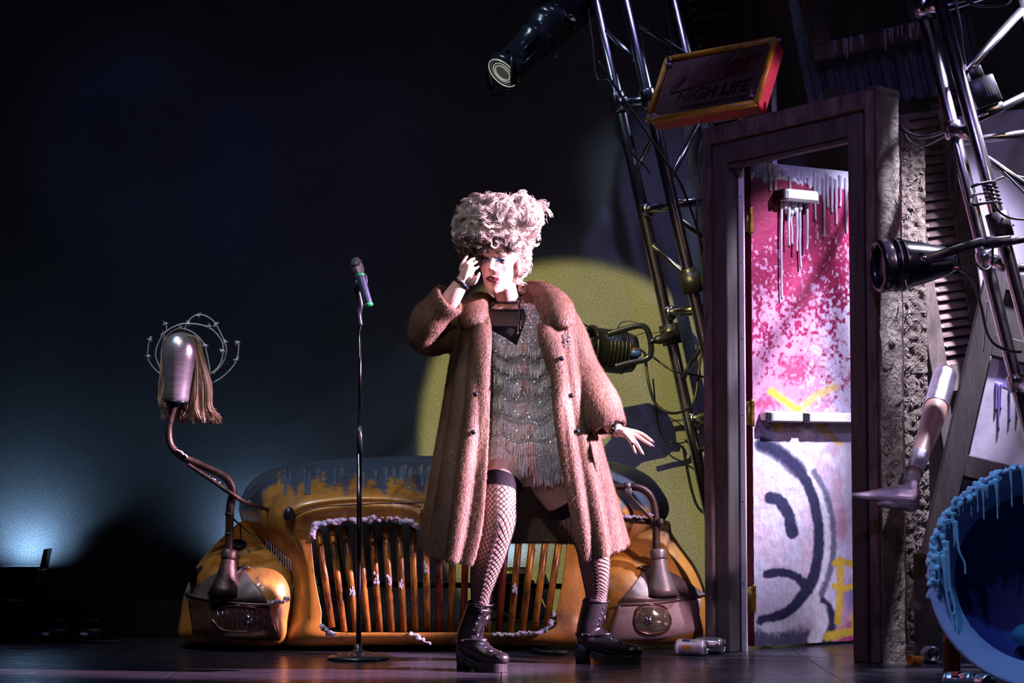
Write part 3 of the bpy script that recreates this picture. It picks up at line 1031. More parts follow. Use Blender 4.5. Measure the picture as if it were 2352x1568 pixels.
dpost('outer_casing', 0.0, 0.042, -0.03, 0.02, 'wood_rough')
dpost('inner_stile', 0.042, 0.112, -0.10, 0.0, 'wood_dark', 0.06)
dpost('outer_casing', 0.785, DW, -0.05, 0.02, 'wood_rough')
dpost('groove_bead', 0.765, 0.785, -0.05, -0.012, 'black_matt', 0.06)
dpost('inner_stile', 0.695, 0.765, -0.07, 0.0, 'wood_dark', 0.06)
drail('outer_casing', 0.042, 0.785, 0.0, 0.075, -0.05, 0.02, 'wood_rough')
drail('inner_rail', 0.112, 0.695, 0.075, 0.165, -0.10, 0.0, 'wood_dark')
drail('stop_bead', 0.112, 0.695, 0.165, 0.185, -0.06, -0.015, 'wood_dark', 0.003)
# metal strip along the hinge jamb
dpost_s = part('jamb_strip', hexa([df.p(0.114, 0, -0.09), df.p(0.140, 0, -0.09), df.p(0.140, 2.02, -0.09), df.p(0.114, 1.99, -0.09)], [df.p(0.114, 0, -0.082), df.p(0.140, 0, -0.082), df.p(0.140, 2.02, -0.082), df.p(0.114, 1.99, -0.082)], 0.001), M['white'], dfr, smooth=False, label='pale metal strip')
for z in (0.06, 0.28, 0.62, 0.98, 1.3, 1.62, 1.9):
    part('screw', lathe([(0.003, 0), (0.003, 0.002), (0.001, 0.003)], df.p(0.127, z, -0.082), df.w, 8), M['black'], dfr)
# trowelled plaster return on the right end: lumpy mesh
def lumpy(fr, W, H, nu, nv, amp, seed, w0=-0.02, topf=None):
    r = np.random.default_rng(seed)
    g = r.normal(size=(nu + 1, nv + 1))
    for _ in range(2):
        g = (g + np.roll(g, 1, 0) + np.roll(g, -1, 0) + np.roll(g, 1, 1) + np.roll(g, -1, 1)) / 5
    g = g / np.abs(g).max() * amp
    V, F = [], []
    for i in range(nu + 1):
        for j in range(nv + 1):
            V.append(fr.p(W * i / nu, H * j / nv, g[i, j]))
    o = len(V)
    for i in range(nu):
        for j in range(nv):
            a = i * (nv + 1) + j
            F.append((a, a + nv + 1, a + nv + 2, a + 1))
    for q in ((0, 0), (W, 0), (W, H), (0, H)):
        V.append(fr.p(q[0], q[1], w0))
    F.append((o + 3, o + 2, o + 1, o))
    # side skirts
    bl = [i * (nv + 1) for i in range(nu + 1)]
    tl = [i * (nv + 1) + nv for i in range(nu + 1)]
    F.append(tuple(bl[::-1]) + (o, o + 1))
    F.append(tuple(tl) + (o + 2, o + 3))
    F.append(tuple(range(nv, -1, -1))[::-1][::-1] + (o, o + 3)[::1])
    rr = [nu * (nv + 1) + j for j in range(nv + 1)]
    F.append(tuple(rr) + (o + 2, o + 1))
    return V, F


rf = FR(df.p(DW + 0.004, 0, 0.02), -df.w)
part('plaster_return', lumpy(rf, 0.165, 2.262, 9, 110, 0.007, 5), M['plaster'], dfr, smooth=False, label='rough trowelled plaster side')
part('plaster_cap', box(FR(df.p(DW - 0.01, 2.258, 0.02), -df.w, df.u), 0, 0.165, -0.03, 0.02, -0.01, 0.012, 0.003), M['plaster'], dfr, smooth=False)
for k_ in range(26):
    p0 = rf.p(rr_.uniform(0.02, 0.15), rr_.uniform(0.2, 2.2), 0.004)
    d = rf.u * rr_.uniform(-0.5, 0.9) + rf.v * rr_.uniform(-1, 1)
    d.normalize()
    L = rr_.uniform(0.02, 0.05)
    part('trowel_ridge', ctube([p0 - d * L, p0 + rf.w * 0.006, p0 + d * L * 0.6 + rf.u * 0.006], [0.001, 0.003, 0.001], 3, 5), M['plaster'], dfr)

M['plaster_wet'] = mat_plain('wet_plaster', (0.16, 0.13, 0.11), 0.25, 0.1, 0.4, 30, 0.4, dist=0.01)
# second plaster post behind
q0 = Vector((1.725, 8.75, 0))
pf2 = FR(q0, (1, 0.05, 0))
p2 = thing('plaster_post', tuple(q0), 'lumpy plaster post between door frame and shutter', 'post')
g_l = lumpy(pf2, 0.105, 2.245, 14, 240, 0.018, 9, -0.08)
part('core', g_l, M['plaster'], p2, smooth=False)
gs = []
for i in range(110):
    z = rr_.uniform(0.1, 2.22)
    p0 = pf2.p(rr_.uniform(0.01, 0.095), z, rr_.uniform(0.0, 0.012))
    d = pf2.u * rr_.uniform(-1, 1) + pf2.v * rr_.uniform(-1, 1)
    d.normalize()
    gs.append(ctube([p0 - d * 0.014, p0 + pf2.w * 0.006, p0 + d * 0.014], [0.001, 0.004, 0.001], 3, 5))
part('goo_ridge', join(*gs), M['plaster_wet'], p2, kind='stuff')
# third low lumpy panel seen near the floor and behind the leg
q1 = Vector((1.60, 7.98, 0))
lp = FR(q1, (1, -0.2, 0))
solo('plaster_panel', lumpy(lp, 0.28, 0.42, 22, 34, 0.014, 21, -0.03), M['plaster'], 'crumpled plaster panel near the floor behind the fallen can', 'panel', smooth=False)

# ================================================================ graffiti door
gA = P(1733, 1486, 8.43)
gA.z = 0.012
gf_ = FR(gA, (0.843, 0.538, 0))
GW, GH = 0.80, 2.055
gd = thing('graffiti_door', (gA.x, gA.y, 0), 'crimson door with sprayed sad face graffiti standing ajar in the frame', 'door')


def seg_d(U, Vv, pts):
    d = np.full(U.shape, 1e9)
    for (a, b_) in zip(pts[:-1], pts[1:]):
        ax, ay = a
        bx, by = b_
        L2 = (bx - ax) ** 2 + (by - ay) ** 2 + 1e-12
        t = np.clip(((U - ax) * (bx - ax) + (Vv - ay) * (by - ay)) / L2, 0, 1)
        d = np.minimum(d, np.hypot(U - ax - t * (bx - ax), Vv - ay - t * (by - ay)))
    return d


def vnoise(U, Vv, s, seed, octv=4):
    out = np.zeros(U.shape)
    amp, tot = 1.0, 0.0
    for o in range(octv):
        r = np.random.default_rng(seed + o)
        T = r.random((64, 64))
        x, y = U * s, Vv * s
        xi, yi = np.floor(x).astype(int), np.floor(y).astype(int)
        fx, fy = x - xi, y - yi
        fx, fy = fx * fx * (3 - 2 * fx), fy * fy * (3 - 2 * fy)
        a = T[xi % 64, yi % 64]
        b_ = T[(xi + 1) % 64, yi % 64]
        c = T[xi % 64, (yi + 1) % 64]
        d = T[(xi + 1) % 64, (yi + 1) % 64]
        out += amp * ((a * (1 - fx) + b_ * fx) * (1 - fy) + (c * (1 - fx) + d * fx) * fy)
        tot += amp
        amp *= 0.55
        s *= 2.1
    return out / tot


# door paint is drawn in photo pixels of the leaf (x 1733..1990, y 373..1487) mapped to its plane
NU, NV = 230, 620
uu = np.linspace(0, GW, NU + 1)
vv = np.linspace(0, GH, NV + 1)
UU, VV_ = np.meshgrid(uu, vv, indexing='ij')
Wx = gA.x + gf_.u.x * UU
Wy = gA.y + gf_.u.y * UU
Wz = gA.z + VV_
yc = Wy * CT + (Wz - CAMH) * ST
zc = -Wy * ST + (Wz - CAMH) * CT
QX = 1176 + FPX * Wx / yc
QY = 784 - FPX * zc / yc
nz1 = vnoise(UU, VV_, 9, 1, 6)
nz2 = vnoise(UU, VV_, 30, 21, 5)
nz3 = vnoise(UU, VV_ * 0.3, 60, 41, 3)


def sm(e0, e1, x):
    t = np.clip((x - e0) / (e1 - e0), 0, 1)
    return t * t * (3 - 2 * t)


crim = np.array([0.27, 0.006, 0.065])
pink = np.array([0.62, 0.33, 0.50])
lav = np.array([0.66, 0.62, 0.80])
whit = np.array([0.80, 0.78, 0.84])
navy = np.array([0.035, 0.035, 0.085])
yell = np.array([0.78, 0.52, 0.06])
C_ = np.zeros(UU.shape + (3,)) + crim


def lay(mask, col):
    global C_
    mask = np.clip(mask, 0, 1)[..., None]
    C_ = C_ * (1 - mask) + np.asarray(col) * mask


nz4 = vnoise(UU, VV_, 75, 61, 3)
rag = (nz1 - 0.5) * 0.65 + (nz2 - 0.5) * 0.85 + (nz4 - 0.5) * 1.3
lay(sm(0.0, 0.16, (QY - 660) / 300 * 0.55 + rag * 0.85 - 0.02) * 0.78, pink)
lay(sm(0.0, 0.25, (QX - 1870) / 180 * 0.9 + (QY - 640) / 600 * 0.5 + rag * 0.9 - 0.25) * sm(560, 700, QY), lav)
lay(sm(0.1, 0.3, rag * 0.9 - 0.12) * sm(520, 680, QY) * 0.6, pink)
for cx, cy, rx, ry in ((1850, 655, 45, 60), (1830, 850, 60, 45), (1760, 925, 40, 30), (1935, 1110, 40, 60)):
    lay(sm(0.9, 0.3, np.hypot((QX - cx) / rx, (QY - cy) / ry) + rag * 1.2) * 0.85, crim * 1.25 + 0.03)
# white sprayed ground of the lower half
lay(sm(965, 1010, QY + rag * 60) * sm(2010, 1800, QX + rag * 100 + (1200 - QY) * 0.2) * 0.9, whit)
lay(sm(980, 1040, QY + rag * 30) * 0.55, lav)
blotch = sm(0.52, 0.66, vnoise(UU + VV_ * 0.6, VV_, 7, 77, 3)) * sm(1000, 1080, QY)
lay(blotch * 0.45, np.array([0.70, 0.42, 0.50]))
lay(sm(0.5, 0.66, vnoise(UU, VV_, 6, 99, 3)) * sm(1890, 1930, QX) * sm(980, 1050, QY) * 0.8, np.array([0.62, 0.30, 0.38]))
lay(sm(1410, 1470, QY + rag * 40) * sm(1890, 1940, QX) * 0.9, np.array([0.52, 0.03, 0.20]))
lay(sm(1300, 1360, QY + rag * 40) * sm(1925, 1960, QX) * sm(1420, 1380, QY) * 0.8, np.array([0.10, 0.16, 0.38]))


def stroke(pts, wd, col, soft=5, k=6, fade=1.0, ragw=4):
    p = [tuple(q) for q in cr(pts, k)]
    d = seg_d(QX, QY, p) + rag * ragw
    lay(sm(wd + soft, wd - soft * 0.4, d) * fade, col)


# pale loops top of the lower half
for pts, wd in (([(1890, 1010), (1905, 990), (1930, 995), (1935, 1030), (1920, 1060), (1900, 1050)], 8), ([(1950, 1000), (1945, 1080), (1955, 1180), (1965, 1260), (1985, 1180), (1990, 1100)], 10), ([(1850, 1000), (1880, 985), (1895, 1010), (1880, 1030)], 6)):
    stroke(pts, wd, whit * 1.02, 8, fade=0.8)
# head outline: big circle cut by the door edge
head = [(1750, 1020), (1790, 1040), (1835, 1080), (1866, 1140), (1880, 1215), (1878, 1280), (1862, 1340), (1830, 1385), (1795, 1412), (1750, 1425)]
stroke([(x + 24, y + 3) for x, y in head[:-1]] + [(1765, 1450)], 12, whit, 8)
stroke([(x + 34, y + 2) for x, y in head[2:7]] + [(1880, 1375)], 5, navy * 1.6, 6, fade=0.85)
stroke(head, 11, navy, 5)
stroke(head[:3], 17, navy, 7, fade=0.85)
# eye, mouth
stroke([(1769, 1143), (1790, 1150), (1810, 1180), (1820, 1224)], 13, navy, 4)
stroke([(1762, 1318), (1800, 1314), (1835, 1328), (1855, 1356)], 9, navy, 4)
# dark foot of the figure
lay(sm(20, -10, np.abs(QY - 1470) - 20 + rag * 25) * sm(1905, 1870, QX) * 0.9, navy)
stroke([(1885, 1385), (1905, 1410), (1903, 1450), (1890, 1490)], 13, navy, 5)
stroke([(1882, 1400), (1886, 1430), (1872, 1470)], 14, whit, 6)
stroke([(1762, 1440), (1800, 1436), (1840, 1412), (1872, 1375)], 10, whit, 6)
# yellow marks
stroke([(1773, 898), (1795, 915), (1832, 942)], 7, yell, 7)
stroke([(1838, 942), (1870, 912), (1918, 888)], 6, yell, 9, fade=0.7)
stroke([(1785, 980), (1795, 972)], 6, yell, 6)
stroke([(1882, 978), (1908, 1000), (1928, 1018)], 6, yell, 7, fade=0.75)
stroke([(1930, 1285), (1929, 1360), (1924, 1428)], 6, yell, 5, ragw=2)
stroke([(1918, 1292), (1950, 1292), (1972, 1312), (1968, 1340), (1935, 1352), (1916, 1345)], 6, yell, 5, ragw=2)
stroke([(1900, 1462), (1950, 1450), (1995, 1440)], 8, yell, 6, ragw=3)
stroke([(1958, 1414), (1960, 1436)], 4, yell, 4)
lay(sm(1.15, 0.85, np.hypot((QX - 2003) / 28, (QY - 1382) / 34) + rag * 0.2), yell)
# pale icing line at the very top
topd = 22 + 20 * nz1 + 26 * np.maximum(0, vnoise(UU, UU * 0, 26, 5, 2) - 0.5) * 2
yl = 373 + (QX - 1730) * 0.135
lay(sm(topd + 3, topd - 3, QY - yl) * 1.0, np.array([0.66, 0.70, 0.80]))
relief = (nz2 - 0.5) * 0.0035 * sm(480, 640, QY) + (nz3 - 0.5) * 0.0012
Vd = np.stack([Wx + gf_.w.x * relief, Wy + gf_.w.y * relief, Wz], -1)
idx = np.arange((NU + 1) * (NV + 1)).reshape(NU + 1, NV + 1)
Fd = np.stack([idx[:-1, :-1], idx[1:, :-1], idx[1:, 1:], idx[:-1, 1:]], -1).reshape(-1, 4)
M['door_paint'] = mat_col('door_paint', 0.42, 0.0, 0.5, 0.6, 110, var=0.30, dist=0.004, stretch=(1, 1, 0.5))
leaf = part('painted_face', (Vd.reshape(-1, 3), Fd), M['door_paint'], gd, cols=C_.reshape(-1, 3), label='crimson and lavender paint with a sad face and yellow marks')
M['crimson'] = mat_two('crimson_edge', (0.12, 0.004, 0.02), (0.22, 0.006, 0.035), 5, 0.3, 0.7, 0.5, 0.0, None, 0.1)
part('leaf', box(gf_, 0, GW, 0, GH, -0.045, -0.003, 0.002), M['crimson'], gd, smooth=False)
for z in (0.20, 0.98, 1.80):
    part('hinge', join(box(FR(gA, -gf_.w, (0, 0, 1)), -0.001, 0.044, z - 0.055, z + 0.055, 0.0, 0.004, 0.001), lathe([(0.008, -0.058), (0.009, -0.05), (0.009, 0.05), (0.008, 0.058)], gf_.p(-0.006, z, 0.006), (0, 0, 1), 12), box(FR(gA, (-0.75, 0.25, 0)), 0.0, 0.035, z - 0.05, z + 0.05, -0.005, 0.0)), M['brass'], gd)
# push bar
hb = 0.965
pb = part('push_bar', box(gf_, 0.065, 0.235, hb - 0.022, hb + 0.022, 0.0, 0.055, 0.006), M['white'], gd, smooth=False)
part('push_bar_end', box(gf_, 0.035, 0.065, hb - 0.020, hb + 0.020, 0.0, 0.05, 0.005), M['alu'], gd, smooth=False)
part('push_bar', box(gf_, 0.275, 0.75, hb - 0.022, hb + 0.022, 0.0, 0.055, 0.006), M['white'], gd, smooth=False)
part('push_bar_gap', box(gf_, 0.235, 0.275, hb - 0.018, hb + 0.018, 0.0, 0.045, 0.002), M['black'], gd, smooth=False)
# door closer with drips
cz = 1.92
part('door_closer', box(gf_, 0.145, 0.33, cz - 0.028, cz + 0.022, 0.0, 0.065, 0.010), M['white'], gd, smooth=False)
part('closer_cap', box(gf_, 0.125, 0.145, cz - 0.026, cz + 0.020, 0.002, 0.062, 0.006), M['black'], gd, smooth=False)


def drip_run(fr, u0, v0, w0, L, r=0.006, wob=0.003, seed=0):
    rr = random.Random(seed)
    pts, rad = [], []
    n = 6
    for i in range(n + 1):
        t = i / n
        pts.append(fr.p(u0 + rr.uniform(-wob, wob), v0 - L * t, w0))
        rad.append(r * (1.25 - 0.55 * t) if i < n else r * 0.95)
    return ctube(pts, rad, 4, 8, squash=(1, 0.7))


gs = []
for i, (u, L) in enumerate(((0.155, 0.42), (0.19, 0.19), (0.214, 0.18), (0.236, 0.21), (0.262, 0.28), (0.292, 0.20))):
    part('closer_drip', drip_run(gf_, u, cz - 0.03, 0.012 + 0.01 * (i % 2), L, 0.006, 0.003, i), M['drip'], gd)
for i in range(16):
    gs.append(ellipsoid(gf_.p(rr_.uniform(0.135, 0.30), cz - 0.03 - rr_.uniform(0.0, 0.05), rr_.uniform(0.004, 0.03)), (rr_.uniform(0.008, 0.016), 0.01, rr_.uniform(0.008, 0.02)), 10, 6))
part('closer_goo', join(*gs), M['drip'], gd)
for i, (u, L) in enumerate(((0.355, 0.17), (0.37, 0.09), (0.405, 0.22), (0.425, 0.11), (0.45, 0.12), (0.475, 0.16), (0.50, 0.10), (0.535, 0.20), (0.575, 0.26), (0.60, 0.18))):
    part('top_drip', drip_run(gf_, u, GH - 0.02 - 0.01 * (i % 3), 0.006, L + 0.04, 0.0065, 0.002, 30 + i), M['drip'], gd)
for i in range(24):
    u = 0.012 + i * 0.0135 + rr_.uniform(-0.004, 0.004)
    part('top_drip', drip_run(gf_, u, GH - 0.008, 0.004, rr_.choice((0.04, 0.05, 0.06, 0.09, 0.045)) * rr_.uniform(0.7, 1.3), 0.007, 0.001, 70 + i), M['drip'], gd)
part('torn_strip', ctube([gf_.p(0.575, 1.25, 0.004), gf_.p(0.578, 1.15, 0.006), gf_.p(0.574, 1.05, 0.006)], 0.004, 4, 6), M['black'], gd)
part('edge_split', ctube([gf_.p(0.555, 2.0, 0.0015), gf_.p(0.556, 1.6, 0.0015), gf_.p(0.555, 1.28, 0.0015)], 0.0016, 4, 5), M['black'], gd)

# ================================================================ leaning panel door at right
LDD = 8.12
LK = LDD / 8.25
L0 = P(2088, 1398, LDD)
L1 = P(2235, 640, LDD)
ldr = (P(2300, 1450, LDD) - L0)
ld = FR(L0, ldr, L1 - L0)
ldt = thing('leaning_door', tuple(L0), 'dark panelled door leaning askew with pale drip-streaked pane', 'door')
class FRS(FR):
    def p(s, u, v, w=0):
        return s.o + s.u * (u * LK) + s.v * (v * LK) + s.w * w


ld = FRS(L0, ldr, L1 - L0)
LH = 1.46
part('stile', box(ld, 0, 0.095, 0, LH, -0.04, 0, 0.003), M['wood_dark'], ldt, smooth=False)
part('stile', box(ld, 0.52, 0.61, 0, LH, -0.04, 0, 0.003), M['wood_dark'], ldt, smooth=False)
part('rail', box(ld, 0.095, 0.52, 0, 0.07, -0.04, -0.002, 0.003), M['wood_dark'], ldt, smooth=False)
part('rail', box(ld, 0.095, 0.52, 0.585, 0.675, -0.04, -0.002, 0.003), M['wood_dark'], ldt, smooth=False)
part('rail', box(ld, 0.095, 0.52, 1.10, 1.19, -0.04, -0.002, 0.003), M['wood_dark'], ldt, smooth=False)
part('rail', box(ld, 0.095, 0.52, 1.38, LH, -0.04, -0.002, 0.003), M['wood_dark'], ldt, smooth=False)
part('panel', box(ld, 0.095, 0.52, 0.07, 0.585, -0.035, -0.018, 0.003), M['wood_dark'], ldt, smooth=False)
part('panel', box(ld, 0.095, 0.52, 1.19, 1.38, -0.035, -0.018, 0.003), M['wood_dark'], ldt, smooth=False)
M['pane'] = mat_two('painted_pane', (0.33, 0.32, 0.38), (0.52, 0.50, 0.58), 4, 0.35, 0.65, 0.35, 0.0, None, 0.1)
part('pane', box(ld, 0.105, 0.515, 0.675, 1.10, -0.03, -0.02, 0.002), M['pane'], ldt, smooth=False, label='pale painted pane')
M['drip_dark'] = mat_plain('violet_drip', (0.22, 0.19, 0.42), 0.3, 0.1, 0.15, 10, 0.05)
part('poured_paint', slab([ld.p(0.14, 1.095, -0.0185), ld.p(0.145, 0.99, -0.0185), ld.p(0.19, 0.985, -0.0185), ld.p(0.24, 0.975, -0.0185), ld.p(0.30, 0.975, -0.0185), ld.p(0.37, 0.97, -0.0185), ld.p(0.45, 0.985, -0.0185), ld.p(0.51, 0.98, -0.0185), ld.p(0.51, 1.095, -0.0185)][::-1], ld.w * -0.003), M['drip_dark'], ldt, smooth=False)
for i, (u, v0, L) in enumerate(((0.155, 1.0, 0.20), (0.165, 1.0, 0.11), (0.145, 1.0, 0.12), (0.205, 0.99, 0.14), (0.24, 0.98, 0.11), (0.265, 0.98, 0.05), (0.285, 0.98, 0.06), (0.30, 0.98, 0.10), (0.325, 0.98, 0.24), (0.34, 0.98, 0.14), (0.40, 0.98, 0.10))):
    d0 = ld.p(u, v0, -0.016)
    part('drip', ctube([d0, d0 + Vector((-0.002, 0, -L * 0.5)), d0 + Vector((-0.004, 0, -L))], [0.0045, 0.0032, 0.0042], 4, 8), M['drip_dark'], ldt)

# ================================================================ right truss
RD = 7.95


def PR(x, y, d):
    return P(x, y, d + 0.5)


ra0, ra1 = P(2112, -10, RD), P(2340, 900, RD - 0.05)
rb0, rb1 = P(2158, 0, RD - 0.18), P(2366, 780, RD - 0.22)
rc0, rc1 = P(2330, -60, RD + 0.1), P(2560, 780, RD + 0.1)


def ext(a, b_):
    return b_ + (b_ - a) * (b_.z / (a.z - b_.z)) * 0.985


ra2, rb2, rc2 = ext(ra0, ra1), ext(rb0, rb1), ext(rc0, rc1)
trr = thing('lighting_truss', (ra2.x, ra2.y, 0), 'leaning aluminium lighting truss at the right edge of the picture', 'truss')
for a, b_ in ((ra0, ra2), (rb0, rb2), (rc0, rc2)):
    part('chord', tube([a + (a - b_).normalized() * 0.25, lerp(a, b_, 0.33), lerp(a, b_, 0.66), b_], 0.027, 20), M['alu'], trr)


def ron(c, py):
    a, b_, y0, y1 = {'a': (ra0, ra1, -10, 900), 'b': (rb0, rb1, 0, 780), 'c': (rc0, rc1, -60, 780)}[c]
    return lerp(a, b_, (py - y0) / (y1 - y0))


for y1_, y2_ in ((18, 10), (302, 312), (600, 612), (880, 900)):
    part('rung', tube([ron('a', y1_), ron('b', y2_)], 0.030, 16), M['alu'], trr)
    part('weld_ring', lathe([(0.03, -0.035), (0.037, -0.03), (0.037, 0.03), (0.03, 0.035)], ron('a', y1_), ra1 - ra0, 18), M['alu'], trr)
for a, b_ in ((ron('b', 282), ron('c', 200)), (ron('b', 180), ron('c', 20)), (ron('b', 360), ron('c', 520)), (ron('b', 20), ron('c', -30)), (ron('b', 620), ron('c', 600)), (ron('a', 330), ron('c', 300)), (ron('b', 700), ron('c', 560))):
    part('brace', tube([a, lerp(a, b_, 0.5), b_], 0.017, 14), M['alu'], trr)
part('coupler', lathe([(0.028, -0.05), (0.045, -0.05), (0.045, 0.05), (0.028, 0.05)], ron('b', 520), rb1 - rb0, 18, True), M['black'], trr)
part('pipe_end', lathe([(0.001, 0), (0.034, 0.002), (0.036, 0.06), (0.036, 0.12)], P(2122, 34, RD - 0.06), Vector((0.1, 0.3, 1)), 20), M['alu'], trr)
for lab, pts, r in (
        ('black cable sagging from the plaster post to the right truss', [P(2070, 290, 8.6), P(2085, 305, 8.5), PR(2120, 315, 7.9), PR(2160, 306, 7.6), PR(2200, 285, 7.4)], 0.008),
        ('second black cable sagging from the plaster post below the first', [P(2074, 298, 8.6), P(2090, 325, 8.5), PR(2120, 335, 7.9), PR(2160, 318, 7.6), PR(2195, 295, 7.4)], 0.005),
        ('thin black cable drop hanging in front of the brown shutter', [PR(2188, 290, 7.4), PR(2182, 350, 7.42), PR(2180, 420, 7.44), PR(2186, 452, 7.46), PR(2198, 430, 7.44), PR(2192, 360, 7.42)], 0.0035),
        ('black cable curving down from the round lantern to the right truss', [PR(2205, 620, 7.25), PR(2222, 628, 7.22), PR(2240, 660, 7.2), PR(2255, 710, 7.2), PR(2266, 760, 7.2), PR(2285, 790, 7.2), PR(2320, 806, 7.22), PR(2345, 808, 7.25)], 0.006),
        ('coil of black cable hung high on the right truss', [PR(2215, -12, 7.25), PR(2230, 8, 7.2), PR(2270, 14, 7.18), PR(2310, 8, 7.2), PR(2330, -14, 7.25)], 0.007),
        ('black cable hanging straight down inside the right truss', [PR(2190, -20, 7.3), PR(2205, 60, 7.3), PR(2212, 120, 7.32), PR(2235, 240, 7.35)], 0.006),
        ('black cable drooping across the lower braces of the right truss', [PR(2240, 330, 7.3), PR(2290, 380, 7.3), PR(2330, 420, 7.3), PR(2365, 455, 7.3)], 0.005),
        ('pale lit cable arching behind the right truss', [PR(2275, 420, 7.5), PR(2300, 408, 7.5), PR(2330, 404, 7.5), PR(2365, 412, 7.5)], 0.005),
        ('black cable wound round the right truss above the lantern clamp', [PR(2230, 430, 7.12), PR(2250, 422, 7.12), PR(2285, 418, 7.2), PR(2270, 440, 7.4), PR(2236, 448, 7.3), PR(2232, 470, 7.12), PR(2262, 466, 7.1), PR(2290, 462, 7.2)], 0.006),
        ('black cable looping below the lantern clamp on the right truss', [PR(2250, 540, 7.15), PR(2236, 570, 7.12), PR(2240, 600, 7.12), PR(2262, 620, 7.12), PR(2278, 605, 7.15), PR(2280, 560, 7.2)], 0.005),
        ('black cable running out to the right edge below the lantern clamp', [PR(2270, 440, 7.14), PR(2290, 480, 7.16), PR(2320, 500, 7.2), PR(2365, 504, 7.25)], 0.005)):
    cable(lab, pts, r)
cable('grey steel wire dropping to the leaning door from the truss', [PR(2268, 690, 7.5), PR(2264, 740, 7.5), PR(2258, 810, 7.52)], 0.0025, 'chrome')
for i_ in range(5):
    part('cable_tie', ctube([ron('b', 430 + i_ * 9) + Vector((-0.03, -0.01, 0)), ron('b', 432 + i_ * 9) + Vector((0, -0.032, 0)), ron('b', 434 + i_ * 9) + Vector((0.03, -0.008, 0))], 0.004, 5, 6), M['rubber'], trr)

# small control box on the truss
cb = FR(PR(2248, 250, 7.25), PR(2312, 226, 7.25) - PR(2248, 250, 7.25), (0, 0, 1))
cbt = thing('control_box', tuple(cb.o), 'small black control box with rows of tiny lights on the right truss', 'control box')
part('case', box(cb, 0, 0.105, 0.0, 0.115, -0.06, 0, 0.006), M['black'], cbt)
part('lid', box(cb, 0.02, 0.075, 0.115, 0.165, -0.05, -0.01, 0.004), M['black'], cbt)
M['led'] = mat_plain('led_dot', (0.1, 0.25, 0.6), 0.3, 0, 0.1, 10, 0)
M['led'].node_tree.nodes['Principled BSDF'].inputs['Emission Color'].default_value = (0.2, 0.4, 1, 1)
M['led'].node_tree.nodes['Principled BSDF'].inputs['Emission Strength'].default_value = 0.25
for r_i in range(8):
    for c_i in range(4):
        part('indicator_light', ellipsoid(cb.p(0.056 + c_i * 0.011, 0.035 + r_i * 0.009, 0.0), (0.002, 0.002, 0.002), 6, 4), M['led'], cbt)
part('foil_flag', box(FR(cb.p(-0.005, 0.10, -0.02), cb.u, (-0.1, 0, 1)), 0, 0.028, 0, 0.085, -0.002, 0.002, 0.001), M['white'], cbt)
part('bracket', box(cb, 0.0, 0.11, -0.03, 0.0, -0.05, -0.044, 0.001), M['alu'], cbt)

# round lantern clamped to the right truss
rl0 = PR(2034, 610, 7.16)
rl1 = PR(2205, 598, 7.20)
rx_ = (rl1 - rl0).normalized()
rlt = thing('round_lantern', tuple(rl0), 'black round stage lantern pointing left from the right truss', 'stage light')
part('housing', lathe([(0.099, 0.0), (0.099, 0.07), (0.094, 0.085), (0.080, 0.15), (0.058, 0.24), (0.040, 0.275), (0.001, 0.28)], rl0, rx_, 32), M['black_gloss'], rlt)
part('front_ring', lathe([(0.085, -0.035), (0.100, -0.035), (0.104, -0.02), (0.104, 0.01), (0.096, 0.02), (0.085, 0.0)], rl0, rx_, 36, True), M['black_gloss'], rlt)
part('front_glass', lathe([(0.001, -0.012), (0.05, -0.010), (0.09, -0.002)], rl0, rx_, 32), M['black_gloss'], rlt)
for h_ in (0.03, 0.055):
    part('rib_ring', lathe([(0.098, h_), (0.104, h_ + 0.002), (0.104, h_ + 0.008), (0.098, h_ + 0.01)], rl0, rx_, 36, True), M['black'], rlt)
part('yoke', tube([PR(2110, 585, 6.98), PR(2130, 592, 6.97), PR(2180, 578, 7.02), PR(2250, 556, 7.12), PR(2285, 550, 7.2)], [0.012, 0.016, 0.018, 0.018, 0.016], 8, squash=(1, 0.35)), M['black'], rlt)
part('yoke_bolt', lathe([(0.010, 0), (0.012, 0.006), (0.006, 0.012)], PR(2121, 592, 6.97), (0, -1, 0), 12), M['chrome'], rlt)
part('clamp', join(box(FR(PR(2262, 568, 7.18), (1, 0, 0.1)), -0.01, 0.10, -0.005, 0.035, -0.03, 0.03, 0.005), lathe([(0.012, 0), (0.014, 0.09), (0.006, 0.1)], PR(2300, 560, 7.15), (1, -0.1, 0.2), 10)), M['black'], rlt)
part('rear_bracket', tube([PR(2140, 608, 6.98), PR(2195, 600, 7.05), PR(2196, 588, 7.05)], 0.006, 8), M['black'], rlt)
part('red_indicator', ellipsoid(PR(2196, 615, 7.1), (0.012, 0.004, 0.004), 10, 6), M['red_tape'], rlt)
part('vent_slot', box(FR(PR(2080, 660, 7.0), (1, 0, 0.1), (0.15, 0, 1)), -0.004, 0.004, 0.0, 0.03, -0.004, 0.006), M['black_matt'], rlt)

# ================================================================ mannequin leg
M['skin_dark'] = mat_plain('mannequin_skin', (0.20, 0.115, 0.09), 0.45, 0, 0.15, 12, 0.05)
M['silver_tape'] = mat_two('silver_tape', (0.18, 0.17, 0.23), (0.40, 0.38, 0.46), 14, 0.35, 0.65, 0.22, 0.85, (1, 1, 4), 0.4)
mlD = 7.66


def mld(y):
    return 7.66 + max(0.0, (1120 - y)) * 0.0022

